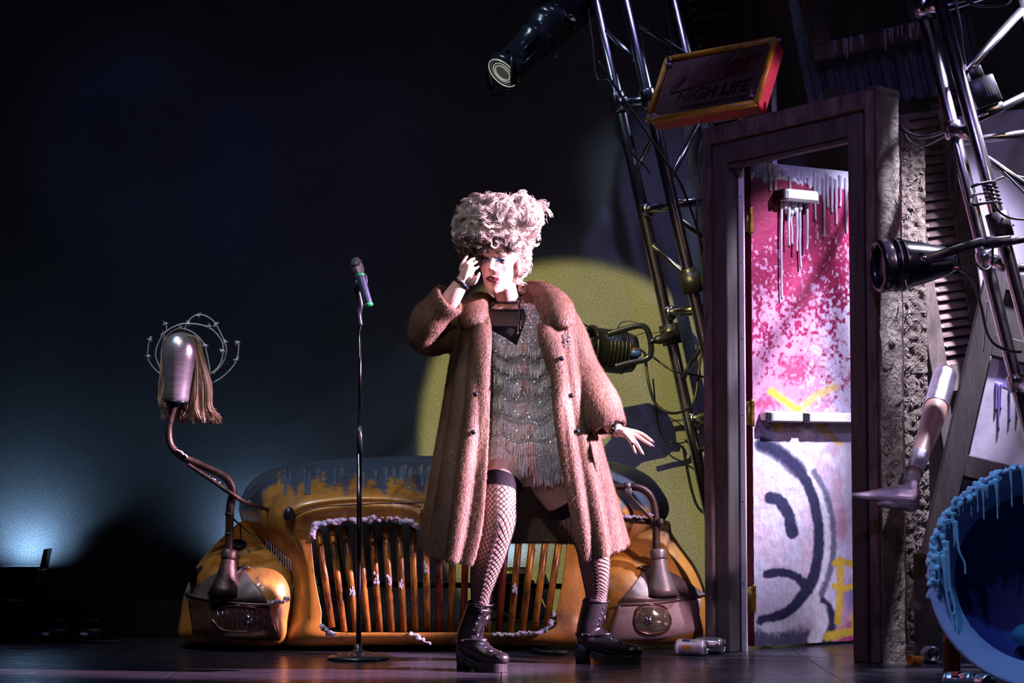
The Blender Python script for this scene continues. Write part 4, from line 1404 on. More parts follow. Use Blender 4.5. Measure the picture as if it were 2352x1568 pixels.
ml = thing('mannequin_leg', tuple(P(2095, 1175, mlD)), 'mannequin leg wrapped in silver tape poking out past the door frame', 'mannequin leg')
pts = [(2170, 862, 26), (2158, 905, 27), (2146, 950, 27), (2130, 1000, 24), (2112, 1050, 20), (2098, 1090, 18), (2088, 1120, 19)]
pth = cr([tuple(P(x, y, mld(y))) + (r * PX(mld(y)),) for x, y, r in pts], 6)
part('shin', tube([q[:3] for q in pth], [q[3] for q in pth], 20), M['skin_dark'], ml)
ft = [(2088, 1122, 24), (2084, 1140, 29), (2060, 1140, 27), (2030, 1138, 19), (2000, 1138, 12), (1975, 1138, 9), (1957, 1136, 5)]
foot = []
fcr = cr([tuple(P(x, y, mlD)) + (r * PX(mlD),) for x, y, r in ft], 6)
V_, F_ = tube([q[:3] for q in fcr], [q[3] for q in fcr], 18)
V2_, F2_ = join((V_, F_), ellipsoid(P(2092, 1158, mlD), (0.036, 0.034, 0.03)), ellipsoid(P(2050, 1156, mlD), (0.06, 0.035, 0.02)), ctube([P(2094, 1100, mlD), P(2090, 1130, mlD), P(2060, 1142, mlD)], [0.028, 0.033, 0.028], 6, 16))
Vr, Fr = remesh(V2_, F2_, 0.005, 4)
part('foot', (Vr, Fr), M['silver_tape'], ml, label='foot wrapped in silver tape')
for y0, y1, o in ((862, 935, 0.0025), (1045, 1085, 0.0025), (1095, 1118, 0.0022)):
    seg = [q for q in pth]
    sub = []
    for i in range(15):
        yy = y0 + (y1 - y0) * i / 14
        best = None
        for a, b_ in zip(pth[:-1], pth[1:]):
            za, zb = a[2], b_[2]
            zt = P(2100, yy, mld(yy)).z
            if (za - zt) * (zb - zt) <= 0:
                t_ = (zt - za) / (zb - za + 1e-9)
                best = a + (b_ - a) * t_
        if best is not None:
            sub.append(best)
    if len(sub) > 2:
        part('tape_wrap', tube([q[:3] for q in sub], [q[3] + o for q in sub], 20, caps=False), M['silver_tape'], ml)

# ================================================================ round tub on its side
def mat_tub():
    m, t, b = nt('tub_enamel')
    setb(b, 0.22, 0.0, 0.6)
    n = noise(t, 6, 6, 0.6)
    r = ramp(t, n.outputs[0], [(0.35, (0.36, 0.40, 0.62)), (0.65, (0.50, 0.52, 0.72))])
    v = t.nodes.new('ShaderNodeTexVoronoi')
    v.inputs['Scale'].default_value = 30
    tc = t.nodes.new('ShaderNodeTexCoord')
    t.links.new(tc.outputs['Object'], v.inputs['Vector'])
    rv = ramp(t, v.outputs['Distance'], [(0.05, (1, 1, 1)), (0.08, (0, 0, 0))])
    c = mixc(t, rv.outputs[0], r.outputs[0], (0.1, 0.1, 0.2))
    t.links.new(c, b.inputs['Base Color'])
    return m


M['tub'] = mat_tub()
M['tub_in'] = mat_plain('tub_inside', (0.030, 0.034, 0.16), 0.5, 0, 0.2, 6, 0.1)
tcn = P(2394, 1322, 6.95)
tcn.z = max(tcn.z, 0.372)
tax = Vector((-0.22, -0.92, 0.10)).normalized()     # where the opening faces
tb = thing('round_tub', (tcn.x, tcn.y, 0), 'round blue enamel tub lying on its side with dripping cyan rim', 'tub')
TR = 0.392
part('shell', lathe([(0.001, -0.36), (0.15, -0.34), (0.27, -0.27), (0.35, -0.16), (0.382, -0.05), (TR - 0.012, -0.02)], tcn, tax, 64, caps=False), M['tub'], tb)
part('rim', lathe([(TR - 0.014, -0.03), (TR, -0.012), (TR - 0.002, 0.004), (TR - 0.014, 0.006), (0.345, -0.055), (0.300, -0.115), (0.298, -0.13)], tcn, tax, 72, caps=False), M['tub'], tb)
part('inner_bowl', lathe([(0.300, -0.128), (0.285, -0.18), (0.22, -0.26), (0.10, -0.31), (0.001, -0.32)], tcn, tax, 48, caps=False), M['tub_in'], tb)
rf_ = FR(tcn, tax.cross(Vector((0, 0, 1))) * -1, (0, 0, 1))
ru = Vector((0, 0, 1)).cross(tax).normalized()
rv_ = tax.cross(ru).normalized()
if ru.x < 0:
    ru = -ru


def rimp(an, r, h):
    return tcn + ru * (r * math.cos(an)) + rv_ * (r * math.sin(an)) + tax * h


M['cyan_goo'] = mat_plain('cyan_goo', (0.30, 0.58, 0.72), 0.16, 0.0, 0.2, 20, 0.3, dist=0.01)
gg = []
for i in range(190):
    an = math.radians(rr_.uniform(62, 192))
    s_ = rr_.uniform(0.5, 1.1)
    gg.append(ellipsoid(rimp(an, TR - rr_.uniform(0.0, 0.045) * rr_.random(), rr_.uniform(-0.02, 0.008)), (0.012 * s_, 0.009 * s_, 0.014 * s_), 10, 6))
for i in range(46):
    an = math.radians(rr_.uniform(78, 186))
    L = rr_.uniform(0.02, 0.13)
    p0 = rimp(an, TR - rr_.uniform(0.008, 0.04), 0.004)
    gg.append(ctube([p0 + Vector((0, 0, 0.008)), p0 + Vector((0.004, 0.0, -L * 0.4)), p0 + Vector((0.008, 0.012, -L))], [0.009, 0.0040, 0.0045], 4, 8))
for an_d, L in ((172, 0.26), (168, 0.20), (163, 0.30), (150, 0.16)):
    p0 = rimp(math.radians(an_d), TR - 0.055, 0.0)
    gg.append(ctube([p0 + Vector((0, 0, 0.02)), p0 + Vector((0.01, 0.0, -L * 0.5)), p0 + Vector((0.03, 0.0, -L * 0.8)), p0 + Vector((0.032, 0.0, -L * 1.05))], [0.010, 0.0055, 0.005, 0.0055], 4, 8))
part('dripping_goo', remesh(*join(*gg), 0.0028, 2), M['cyan_goo'], tb, label='melted cyan goo dripping from the rim')
M['teal_cloth'] = mat_plain('teal_strap', (0.02, 0.16, 0.26), 0.6, 0, 0.2, 20, 0.2)
solo('teal_cushion', ellipsoid(tcn + ru * 0.02 + rv_ * -0.20 + tax * -0.16, (0.13, 0.09, 0.055), 24, 12), M['teal_cloth'], 'teal cushion lying inside the round tub', 'cushion')


# ================================================================ cans and bottles on the floor
def can(label, c, ax, mat, L=0.122, r=0.033, squash=False, band=None):
    """c = centre of the can, ax = direction of its top"""
    ax = Vector(ax).normalized()
    t = thing('drinks_can', (c[0], c[1], 0), label, 'can', 'cans scattered on the floor')
    o = Vector(c) - ax * L * 0.5
    prof = [(0.001, 0.008), (r * 0.62, 0.004), (r * 0.74, 0.0), (r * 0.82, 0.002), (r, 0.012)]
    n = 10
    for i in range(n + 1):
        h = 0.012 + (L - 0.028) * i / n
        k_ = 1.0
        if squash:
            k_ = 1 - 0.28 * math.exp(-((i - 5) / 2.2) ** 2)
        prof.append((r * k_, h))
    prof += [(r * 0.80, L - 0.004)]
    part('body', lathe(prof, o, ax, 28), mat, t)
    lid = part('lid', lathe([(0.001, L - 0.008), (r * 0.66, L - 0.008), (r * 0.72, L - 0.001), (r * 0.80, L + 0.001), (r * 0.82, L - 0.004)], o, ax, 28), M['chrome'], t)
    f = FR(o + ax * (L - 0.0075), ax.orthogonal(), ax.cross(ax.orthogonal()))
    s_ = 1 if f.w.dot(ax) > 0 else -1
    part('ring_pull', lathe([(0.006, 0), (0.009, 0.0015), (0.009, 0.003), (0.006, 0.002)], o + ax * (L - 0.0075) + f.u * 0.006, ax, 14, True), M['chrome'], lid)
    part('opening', lathe([(0.001, 0.0), (0.007, 0.0), (0.008, 0.001)], o + ax * (L - 0.0078) - f.u * 0.010, ax, 14), M['black_matt'], lid)
    if band:
        for (a0, a1, h0, h1, bm_) in band:
            u = ax.orthogonal().normalized()
            v = ax.cross(u)
            V, F = [], []
            for i in range(9):
                an = a0 + (a1 - a0) * i / 8
                for hh in (h0, h1):
                    V.append(o + ax * (L * hh) + (u * math.cos(an) + v * math.sin(an)) * (r + 0.0006))
            for i in range(8):
                F.append((2 * i, 2 * i + 2, 2 * i + 3, 2 * i + 1))
            part('print_patch', (V, F), bm_, t)
    return t


M['can_white'] = mat_two('can_white', (0.42, 0.38, 0.46), (0.66, 0.62, 0.70), 20, 0.4, 0.6, 0.3, 0.3, None, 0.05)
M['can_silver'] = mat_plain('can_silver', (0.55, 0.54, 0.60), 0.25, 0.85, 0.15, 20, 0.05)
M['can_dark'] = mat_plain('can_dark', (0.06, 0.06, 0.10), 0.3, 0.6, 0.2, 20, 0.05)
M['p_orange'] = mat_plain('print_orange', (0.62, 0.22, 0.02), 0.35, 0, 0.2, 30, 0)
M['p_red'] = mat_plain('print_red', (0.45, 0.02, 0.02), 0.35, 0, 0.2, 30, 0)
M['p_navy'] = mat_plain('print_navy', (0.03, 0.03, 0.10), 0.35, 0, 0.2, 30, 0)
Dc = 8.15
can('white printed can lying left of the silver one below the right headlight', (P(1588, 1476, Dc).x, Dc, 0.0335), (0.92, -0.40, 0.02), M['can_white'], 0.13, 0.033,
    band=[(k_ * 1.05, k_ * 1.05 + 0.5, h0, h1, M[mm]) for k_, h0, h1, mm in ((0, 0.2, 0.4, 'p_orange'), (1, 0.25, 0.5, 'p_navy'), (2, 0.3, 0.55, 'p_orange'), (3, 0.62, 0.72, 'p_red'), (4, 0.18, 0.38, 'p_navy'), (5, 0.62, 0.74, 'p_red'))])
Dc = 8.24
can('silver can lying against the left door post', (P(1630, 1470, Dc).x, Dc, 0.0335), (0.88, -0.45, 0.02), M['can_silver'])
Dc = FD(1524)
can('dark can lying with its lid towards us near the orange pill bottle', (P(2143, 1508, Dc).x, Dc + 0.04, 0.0335), (-0.05, -1, 0.08), M['can_dark'])
Dc = 6.88
can('crushed shiny can in the bottom right corner below the tub', (P(2205, 1556, Dc).x, Dc, 0.031), (0.80, -0.5, 0.05), M['can_silver'], 0.11, 0.032, True, band=[(1.0, 1.8, 0.3, 0.5, M['p_red'])])
can('dented silver can end on at the bottom right corner', (P(2262, 1552, 6.80).x, 6.80, 0.032), (0.10, -1, 0.1), M['can_silver'], 0.10, 0.032, True)


def mat_glass(name, col, rough=0.05, trans=0.85):
    m, t, b = nt(name)
    setb(b, rough, 0, 0.5)
    n = noise(t, 8, 3)
    r = ramp(t, n.outputs[0], [(0.3, [c * 0.85 for c in col]), (0.7, col)])
    t.links.new(r.outputs[0], b.inputs['Base Color'])
    b.inputs['Transmission Weight'].default_value = trans
    b.inputs['IOR'].default_value = 1.45
    return m


M['brown_glass'] = mat_glass('brown_glass', (0.10, 0.018, 0.006), 0.04, 0.6)
M['orange_plastic'] = mat_glass('orange_plastic', (0.85, 0.26, 0.02), 0.15, 0.35)
Db = 7.42
bx_ = P(2186, 1500, Db).x
bt = thing('beer_bottle', (bx_, Db, 0), 'brown glass beer bottle standing left of the tub', 'bottle')
part('glass', lathe([(0.001, 0.0), (0.029, 0.0), (0.032, 0.006), (0.032, 0.125), (0.029, 0.142), (0.018, 0.165), (0.0145, 0.185), (0.013, 0.235), (0.0145, 0.237), (0.0145, 0.247), (0.012, 0.25)], (bx_, Db, 0), (0, 0, 1), 32), M['brown_glass'], bt)
part('lip', lathe([(0.0135, 0.238), (0.0155, 0.240), (0.0155, 0.248), (0.012, 0.2505)], (bx_, Db, 0), (0, 0, 1), 24, True), M['brown_glass'], bt)
Dp = FD(1528)
pb_ = P(2103, 1512, Dp)
pt = thing('pill_bottle', (pb_.x, Dp, 0), 'small orange pill bottle lying on the floor by the door frame', 'bottle')
pax_ = Vector((-0.85, -0.5, 0.06)).normalized()
part('tube', lathe([(0.001, 0.0), (0.016, 0.0), (0.018, 0.003), (0.018, 0.048), (0.016, 0.05)], (pb_.x + 0.022, Dp + 0.01, 0.0185), pax_, 24), M['orange_plastic'], pt)
part('neck_ring', lathe([(0.017, 0.046), (0.0215, 0.048), (0.0215, 0.056), (0.017, 0.058)], (pb_.x + 0.022, Dp + 0.01, 0.0205), pax_, 24, True), M['orange_plastic'], pt)

# ================================================================ microphone and stand
Dm = 8.0
mx = P(824, 1400, Dm).x
ms = thing('microphone_stand', (mx, Dm, 0), 'slim chrome and black microphone stand on a round base before the car', 'microphone stand')
M['mic_base'] = mat_plain('base_enamel', (0.05, 0.06, 0.075), 0.22, 0.6, 0.2, 20, 0.05)
zt = P(824, 742, Dm).z
zc_ = P(824, 1000, Dm).z
part('base', lathe([(0.001, 0.002), (0.118, 0.0), (0.125, 0.004), (0.125, 0.010), (0.115, 0.016), (0.06, 0.026), (0.022, 0.032), (0.016, 0.04), (0.014, 0.06), (0.001, 0.06)], (mx, Dm, 0), (0, 0, 1), 48), M['mic_base'], ms)
M['dark_chrome'] = mat_plain('dark_chrome', (0.10, 0.10, 0.12), 0.18, 1.0, 0.1, 20, 0)
part('lower_tube', lathe([(0.0105, 0.035), (0.0105, zc_), (0.001, zc_)], (mx, Dm, 0), (0, 0, 1), 20), M['dark_chrome'], ms)
part('clutch', lathe([(0.0105, zc_ - 0.07), (0.0125, zc_ - 0.068), (0.0125, zc_ + 0.0), (0.010, zc_ + 0.008), (0.007, zc_ + 0.04)], (mx, Dm, 0), (0, 0, 1), 20), M['black_gloss'], ms)
part('upper_tube', lathe([(0.0065, zc_), (0.0065, zt), (0.001, zt)], (mx, Dm, 0), (0, 0, 1), 16), M['dark_chrome'], ms)
part('clip_stem', ctube([Vector((mx, Dm, zt - 0.01)), P(823, 720, Dm), P(828, 700, Dm), P(822, 668, Dm)], [0.012, 0.014, 0.012, 0.010], 6, 14), M['black_gloss'], ms)
part('clip_jaw', tube([P(818, 672, Dm - 0.01), P(822, 655, Dm - 0.016), P(830, 640, Dm - 0.02)], [0.012, 0.022, 0.016], 12, squash=(1, 0.7)), M['black'], ms)
part('clip_jaw', ctube([P(836, 668, Dm), P(842, 652, Dm), P(840, 632, Dm), P(836, 628, Dm)], 0.004, 5, 8), M['black'], ms)
m0, m1 = P(819, 606, Dm - 0.02), P(848, 702, Dm - 0.06)
mdir = (m1 - m0).normalized()
mLen = (m1 - m0).length
mc = thing('microphone', tuple(m1), 'handheld microphone with green rings tilted in the stand clip', 'microphone')
M['mic_body'] = mat_plain('mic_body', (0.045, 0.05, 0.10), 0.32, 0.4, 0.2, 20, 0.03)
M['green'] = mat_plain('green_ring', (0.005, 0.22, 0.06), 0.35, 0, 0.2, 20, 0)
M['mesh_metal'] = mat_plain('mic_mesh', (0.10, 0.10, 0.11), 0.4, 0.8, 0.4, 120, 0.8, dist=0.004)
part('body', lathe([(0.018, 0.045), (0.0185, 0.06), (0.0165, mLen * 0.9), (0.016, mLen - 0.008)], m0, mdir, 24), M['mic_body'], mc)
part('grille', lathe([(0.001, -0.028), (0.012, -0.025), (0.020, -0.014), (0.0245, 0.004), (0.0245, 0.022), (0.020, 0.040), (0.018, 0.046)], m0, mdir, 28), M['mesh_metal'], mc)
part('grille_band', lathe([(0.0245, 0.004), (0.026, 0.006), (0.026, 0.014), (0.0245, 0.016)], m0, mdir, 28, True), M['black'], mc)
part('colour_ring', lathe([(0.018, 0.046), (0.0195, 0.048), (0.0195, 0.056), (0.018, 0.058)], m0, mdir, 24, True), M['green'], mc, label='green colour ring')
part('colour_cap', lathe([(0.016, mLen - 0.010), (0.0175, mLen - 0.008), (0.0175, mLen), (0.010, mLen + 0.004), (0.001, mLen + 0.002)], m0, mdir, 24), M['green'], mc, label='green end cap')

# ================================================================ the car front
def mat_car():
    m, t, b = nt('car_paint')
    setb(b, 0.33, 0.15, 0.5, 0, 0.25)
    a = t.nodes.new('ShaderNodeAttribute')
    a.attribute_name = 'Col'
    n = noise(t, 5, 9, 0.72, (1, 1, 0.6))
    r = ramp(t, n.outputs[0], [(0.46, (0, 0, 0)), (0.66, (0.88,) * 3)])
    c = mixc(t, r.outputs[0], a.outputs['Color'], (0.045, 0.018, 0.010))
    n2 = noise(t, 26, 6, 0.7, (1, 1, 0.35), distort=0.6)
    r2 = ramp(t, n2.outputs[0], [(0.62, (0, 0, 0)), (0.70, (0.8,) * 3)])
    c2 = mixc(t, r2.outputs[0], c, (0.022, 0.010, 0.008))
    t.links.new(c2, b.inputs['Base Color'])
    rr = ramp(t, n.outputs[0], [(0.40, (0.36,) * 3), (0.70, (0.68,) * 3)])
    t.links.new(rr.outputs[0], b.inputs['Roughness'])
    bump(t, b, n2.outputs[0], 0.12, 0.004)
    return m


M['car'] = mat_car()
M['bar'] = mat_two('grille_bar', (0.05, 0.016, 0.008), (0.42, 0.17, 0.025), 7, 0.38, 0.60, 0.32, 0.25, (4, 4, 1), 0.15)
M['bar_red'] = mat_two('grille_bar_red', (0.06, 0.008, 0.006), (0.22, 0.035, 0.018), 7, 0.38, 0.60, 0.32, 0.25, (4, 4, 1), 0.15)
M['rust_pipe'] = mat_two('rusty_pipe', (0.030, 0.019, 0.017), (0.105, 0.066, 0.052), 14, 0.38, 0.62, 0.38, 0.6, None, 0.3)
M['grey_metal'] = mat_two('grey_sheet', (0.10, 0.075, 0.065), (0.24, 0.19, 0.17), 7, 0.36, 0.66, 0.42, 0.55, None, 0.2)
M['copper'] = mat_two('brown_chrome', (0.10, 0.045, 0.035), (0.30, 0.16, 0.12), 4, 0.36, 0.66, 0.22, 0.75, None, 0.1)
M['pinklit_copper'] = mat_two('pinklit_copper', (0.30, 0.19, 0.18), (0.55, 0.42, 0.42), 4, 0.36, 0.66, 0.28, 0.35, None, 0.1)  # paler copy of the brown chrome, carrying the pink light it reflects
M['gold'] = mat_two('gold_chrome', (0.24, 0.13, 0.03), (0.72, 0.52, 0.22), 10, 0.36, 0.6, 0.18, 0.95, None, 0.2)
M['blue_paint'] = mat_plain('dripping_blue_paint', (0.075, 0.105, 0.16), 0.18, 0.0, 0.2, 12, 0.1)
CY = -0.10                                   # car sits this much nearer than the traced depths
orange = np.array([0.42, 0.183, 0.026])
brown = np.array([0.20, 0.075, 0.02])
carblue = np.array([0.050, 0.078, 0.120])
car = thing('car_front', (P(1018, 1400, 8.5).x, 8.5, 0), 'battered orange and dark blue car front with tall barred grille', 'car')
outL = [(1016, 1482, 8.46), (850, 1481, 8.46), (655, 1479, 8.48), (664, 1420, 8.49), (670, 1350, 8.50), (636, 1285, 8.60), (556, 1196, 8.84), (560, 1130, 8.92), (612, 1082, 8.97), (722, 1058, 8.97), (872, 1049, 8.96), (1016, 1046, 8.96)]
outR = [(1160, 1047, 8.96), (1330, 1052, 8.97), (1446, 1070, 8.97), (1512, 1115, 8.92), (1530, 1190, 8.84), (1400, 1285, 8.60), (1366, 1350, 8.50), (1372, 1420, 8.49), (1380, 1479, 8.48), (1186, 1481, 8.46)]
holL = [(1016, 1452, 8.38), (880, 1452, 8.38), (752, 1447, 8.40), (738, 1400, 8.41), (724, 1330, 8.41), (717, 1262, 8.41), (716, 1222, 8.41), (730, 1203, 8.40), (782, 1197, 8.39), (870, 1194, 8.38), (955, 1204, 8.37), (1010, 1243, 8.36)]
holR = [(1062, 1206, 8.37), (1146, 1195, 8.38), (1236, 1198, 8.39), (1290, 1206, 8.40), (1302, 1226, 8.41), (1300, 1264, 8.41), (1292, 1332, 8.41), (1278, 1400, 8.41), (1264, 1446, 8.40), (1140, 1452, 8.38)]
KQ = 10
outer = cr(outL + outR, KQ, True)
hole = cr(holL + holR, KQ, True)
NR = len(outer)
V, C = [], []
rows = []
RN = 34


def car_col(px, py):
    """navy poured over the top, orange below, with dripping edge"""
    x = px * 0.035
    drip = 16 * math.sin(x * 1.9) + 11 * math.sin(x * 4.3 + 1) + 9 * max(0, math.sin(x * 7.9 + 2)) * 2
    edge = 1104 + drip
    side = max(0.0, 640 - px) * 0.95 if px < 1016 else max(0.0, px - 1400) * 0.9
    lim = edge + side + (12 * math.sin(py * 0.11) if side > 0 else 0)
    d = (lim - py) / 5.0
    k_ = max(0.0, min(1.0, d * 0.5 + 0.5))
    c = carblue * k_ + orange * (1 - k_)
    return c


for (o_, h_) in zip(outer, hole):            # lip turned into the opening
    pass
for s_, dd in ((1.0, 0.07), (1.0, 0.02)):
    rows.append([P(h_[0], h_[1], h_[2] + CY + dd) for h_ in hole])
    C += [brown * 0.5] * NR
for i in range(RN + 1):
    r = i / RN
    g = r ** 2.6
    row = []
    for o_, h_ in zip(outer, hole):
        x = h_[0] + (o_[0] - h_[0]) * r
        y = h_[1] + (o_[1] - h_[1]) * r
        D = h_[2] + (o_[2] - h_[2]) * g + CY
        top = max(0.0, min(1.0, (1300 - y) / 120.0))
        D -= top * 0.05 * math.sin(math.pi * min(1, r * 1.15)) ** 2
        # pressed crease above the grille
        D += top * 0.012 * math.exp(-((r - 0.30) / 0.035) ** 2)
        row.append(P(x, y, D))
        C.append(car_col(x, y))
    rows.append(row)
lastpx = [(o_[0], o_[1], o_[2]) for o_ in outer]
cenx = P(1040, 1200, 8.9).x
for dd, ks in ((0.06, 0.998), (0.16, 0.992), (0.40, 0.97), (0.52, 0.90)):
    row = []
    for o_ in lastpx:
        p = P(o_[0], o_[1], o_[2] + CY)
        p = Vector((cenx + (p.x - cenx) * ks, p.y + dd, max(0.02, p.z * ks)))
        row.append(p)
        C.append(car_col(o_[0], o_[1]))
    rows.append(row)
V = [p for row in rows for p in row]
F = []
for i in range(len(rows) - 1):
    for j in range(NR):
        j2 = (j + 1) % NR
        F.append((i * NR + j, i * NR + j2, (i + 1) * NR + j2, (i + 1) * NR + j))
body = part('hood_and_nose', (V, F), M['car'], car, cols=np.array(C))
bvh_body = BVHTree.FromPolygons([Vector(v) for v in V], F)


def fender(pts, centre, bulge, side):
    outl = [P(x, y, d + CY) for x, y, d in pts]
    V, F = inflate(outl, bulge, (0, 0.45, 0), 22, 104, P(centre[0], centre[1], centre[2] + CY), 0.5)
    C = []
    for v in V:
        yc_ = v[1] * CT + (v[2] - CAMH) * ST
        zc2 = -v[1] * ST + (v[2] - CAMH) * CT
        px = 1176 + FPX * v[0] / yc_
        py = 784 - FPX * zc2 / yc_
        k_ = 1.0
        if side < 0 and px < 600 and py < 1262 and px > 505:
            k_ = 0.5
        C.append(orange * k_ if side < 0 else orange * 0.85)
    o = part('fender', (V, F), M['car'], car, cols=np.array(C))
    return BVHTree.FromPolygons([Vector(v) for v in V], F)


fl_pts = [(562, 1196, 8.80), (522, 1224, 8.78), (482, 1262, 8.74), (450, 1302, 8.72), (426, 1356, 8.70), (415, 1410, 8.68), (417, 1468, 8.62), (520, 1481, 8.52), (650, 1479, 8.50), (668, 1420, 8.49), (674, 1350, 8.49), (652, 1296, 8.54), (604, 1240, 8.68)]
bvh_fl = fender(fl_pts, (552, 1380, 8.56), 0.19, -1)
fr_pts = [(1528, 1196, 8.80), (1432, 1240, 8.68), (1384, 1296, 8.54), (1362, 1350, 8.49), (1368, 1420, 8.49), (1386, 1479, 8.50), (1520, 1480, 8.52), (1618, 1470, 8.62), (1627, 1410, 8.68), (1620, 1356, 8.70), (1598, 1302, 8.72), (1566, 1258, 8.74), (1544, 1224, 8.78)]
bvh_fr = fender(fr_pts, (1490, 1380, 8.56), 0.19, 1)
CAMV = Vector((0, 0, CAMH))


def hit(bvhs, px, py, off=0.004, D=8.4):
    """the point of a surface behind a photo pixel, lifted off it a little"""
    q = P(px, py, 5.0)
    d = (q - CAMV).normalized()
    best = None
    for bv in (bvhs if isinstance(bvhs, (list, tuple)) else [bvhs]):
        h_ = bv.ray_cast(CAMV, d)
        if h_[0] is not None and (best is None or h_[3] < best):
            best = h_[3]
    if best is None:
        return P(px, py, D)
    return CAMV + d * (best - off)


def patch(bvhs, top, bot, nu, nv, off, D=8.4, bulge=0.0):
    T = [np.array(q) for q in cr(top, 12)]
    B = [np.array(q) for q in cr(bot, 12)]
    V, F = [], []
    for i in range(nu + 1):
        a = i / nu
        t_ = T[min(len(T) - 1, int(round(a * (len(T) - 1))))]
        b_ = B[min(len(B) - 1, int(round(a * (len(B) - 1))))]
        for j in range(nv + 1):
            c = j / nv
            q = t_ * (1 - c) + b_ * c
            e = min(i, nu - i, j, nv - j)
            o2 = -0.012 if e == 0 else off + bulge * math.sin(math.pi * a) * math.sin(math.pi * c)
            V.append(hit(bvhs, q[0], q[1], o2, D))
    for i in range(nu):
        for j in range(nv):
            a = i * (nv + 1) + j
            F.append((a, a + 1, a + nv + 2, a + nv + 1))
    return V, F


def mirx(pts):
    return [(2042 - x, y) for x, y in pts][::-1]


FLS = [bvh_fl, bvh_body]
FRS_ = [bvh_fr, bvh_body]
for sgn, bv in ((-1, FLS), (1, FRS_)):
    mm = (lambda p: p) if sgn < 0 else mirx
    band = part('headlight_panel', patch(bv, mm([(428, 1370), (500, 1380), (560, 1385), (622, 1388)]), mm([(440, 1452), (500, 1468), (570, 1474), (648, 1474)]), 36, 16, 0.008), M['copper'] if sgn < 0 else M['pinklit_copper'], car, label='brown chrome panel around the headlight' if sgn < 0 else 'brown chrome panel around the headlight, tinted paler for pink light')
    part('visor_plate', patch(bv, mm([(424, 1360), (462, 1334), (496, 1312), (540, 1300), (562, 1306)]), mm([(426, 1370), (490, 1380), (560, 1386), (622, 1388)]), 30, 10, 0.016), M['grey_metal'], car)
    part('visor_ear', patch(bv, mm([(536, 1306), (556, 1296), (577, 1300)]), mm([(540, 1330), (556, 1312), (575, 1304)]), 10, 4, 0.020), M['grey_metal'], car)
    lx0, lx1 = (486, 604) if sgn < 0 else (1458, 1540)
    if sgn < 0:
        top = [(486, 1412), (510, 1394), (560, 1392), (596, 1400), (605, 1418)]
        bot = [(488, 1424), (512, 1446), (560, 1450), (596, 1446), (605, 1428)]
    else:
        top = [(1458, 1420), (1466, 1396), (1496, 1388), (1528, 1396), (1540, 1420)]
        bot = [(1458, 1430), (1468, 1448), (1496, 1456), (1528, 1450), (1540, 1432)]
    M['reflector' + str(sgn)] = M['chrome'] if sgn < 0 else M['gold']
    hl = part('headlight', patch(bv, top, bot, 22, 12, 0.010, bulge=-0.03 if sgn < 0 else 0.012), mat_two('headlight_glass' + ('_dark' if sgn < 0 else '_gold'), (0.02, 0.015, 0.05) if sgn < 0 else (0.30, 0.24, 0.10), (0.16, 0.12, 0.30) if sgn < 0 else (0.80, 0.72, 0.52), 16, 0.4, 0.6, 0.12, 0.9, (1, 1, 0.3), 0.1), car)
    for k_ in range(9):
        x = lx0 + 14 + (lx1 - lx0 - 28) * k_ / 8
        part('lens_rib', ctube([hit(bv, x, 1402, 0.012), hit(bv, x + 1, 1420, 0.016), hit(bv, x, 1442, 0.012)], 0.0022, 4, 6), M['chrome'] if sgn < 0 else M['gold'], hl)
    rimp_ = [hit(bv, x, y, 0.010) for x, y in (cr(top, 6) + cr(bot[::-1], 6))]
    part('headlight_rim', tube(rimp_, 0.005, 8, closed=True), M['copper'], hl)
    bx0 = (570, 1422) if sgn < 0 else (1490, 1425)
    part('bulb', lathe([(0.001, 0.0), (0.014, 0.003), (0.020, 0.012), (0.018, 0.02)], hit(bv, bx0[0], bx0[1], 0.03), (0, 1, 0), 18), M['chrome'], hl)
    # visor lip
    lip = mm([(424, 1364), (490, 1378), (560, 1386), (622, 1388)])
    part('visor_lip', tube([hit(bv, q[0], q[1], 0.014) for q in cr(lip, 8)], 0.005, 8), M['grey_metal'], car)
    for q in mm([(484, 1352), (512, 1350), (570, 1302), (497, 1346)])[:3]:
        part('bolt', ellipsoid(hit(bv, q[0], q[1], 0.022), (0.005, 0.005, 0.005), 10, 6), M['chrome'], car)
    # cone socket carrying the pipe
    cxp = 522 if sgn < 0 else 1515
    ctop = 1284
    c0 = hit(bv, cxp - 4 * sgn * -1, 1358, 0.0)
    c1 = P(cxp + (4 if sgn < 0 else -2), ctop, c0.y + 0.02)
    ax = c1 - c0
    Lc = ax.length
    part('pipe_cone', lathe([(0.075, -0.02), (0.062, 0.01), (0.045, Lc * 0.45), (0.032, Lc * 0.95), (0.031, Lc)], c0, ax, 28), M['rust_pipe'] if sgn < 0 else M['grey_metal'], car)
    part('cone_collar', lathe([(0.028, Lc - 0.002), (0.034, Lc), (0.035, Lc + 0.006), (0.035, Lc + 0.036), (0.028, Lc + 0.042), (0.012, Lc + 0.042)], c0, ax, 24), M['rust_pipe'] if sgn < 0 else M['grey_metal'], car)
    if sgn < 0:
        conL = (c1, c1.y)
    else:
        conR = (c1, c1.y)

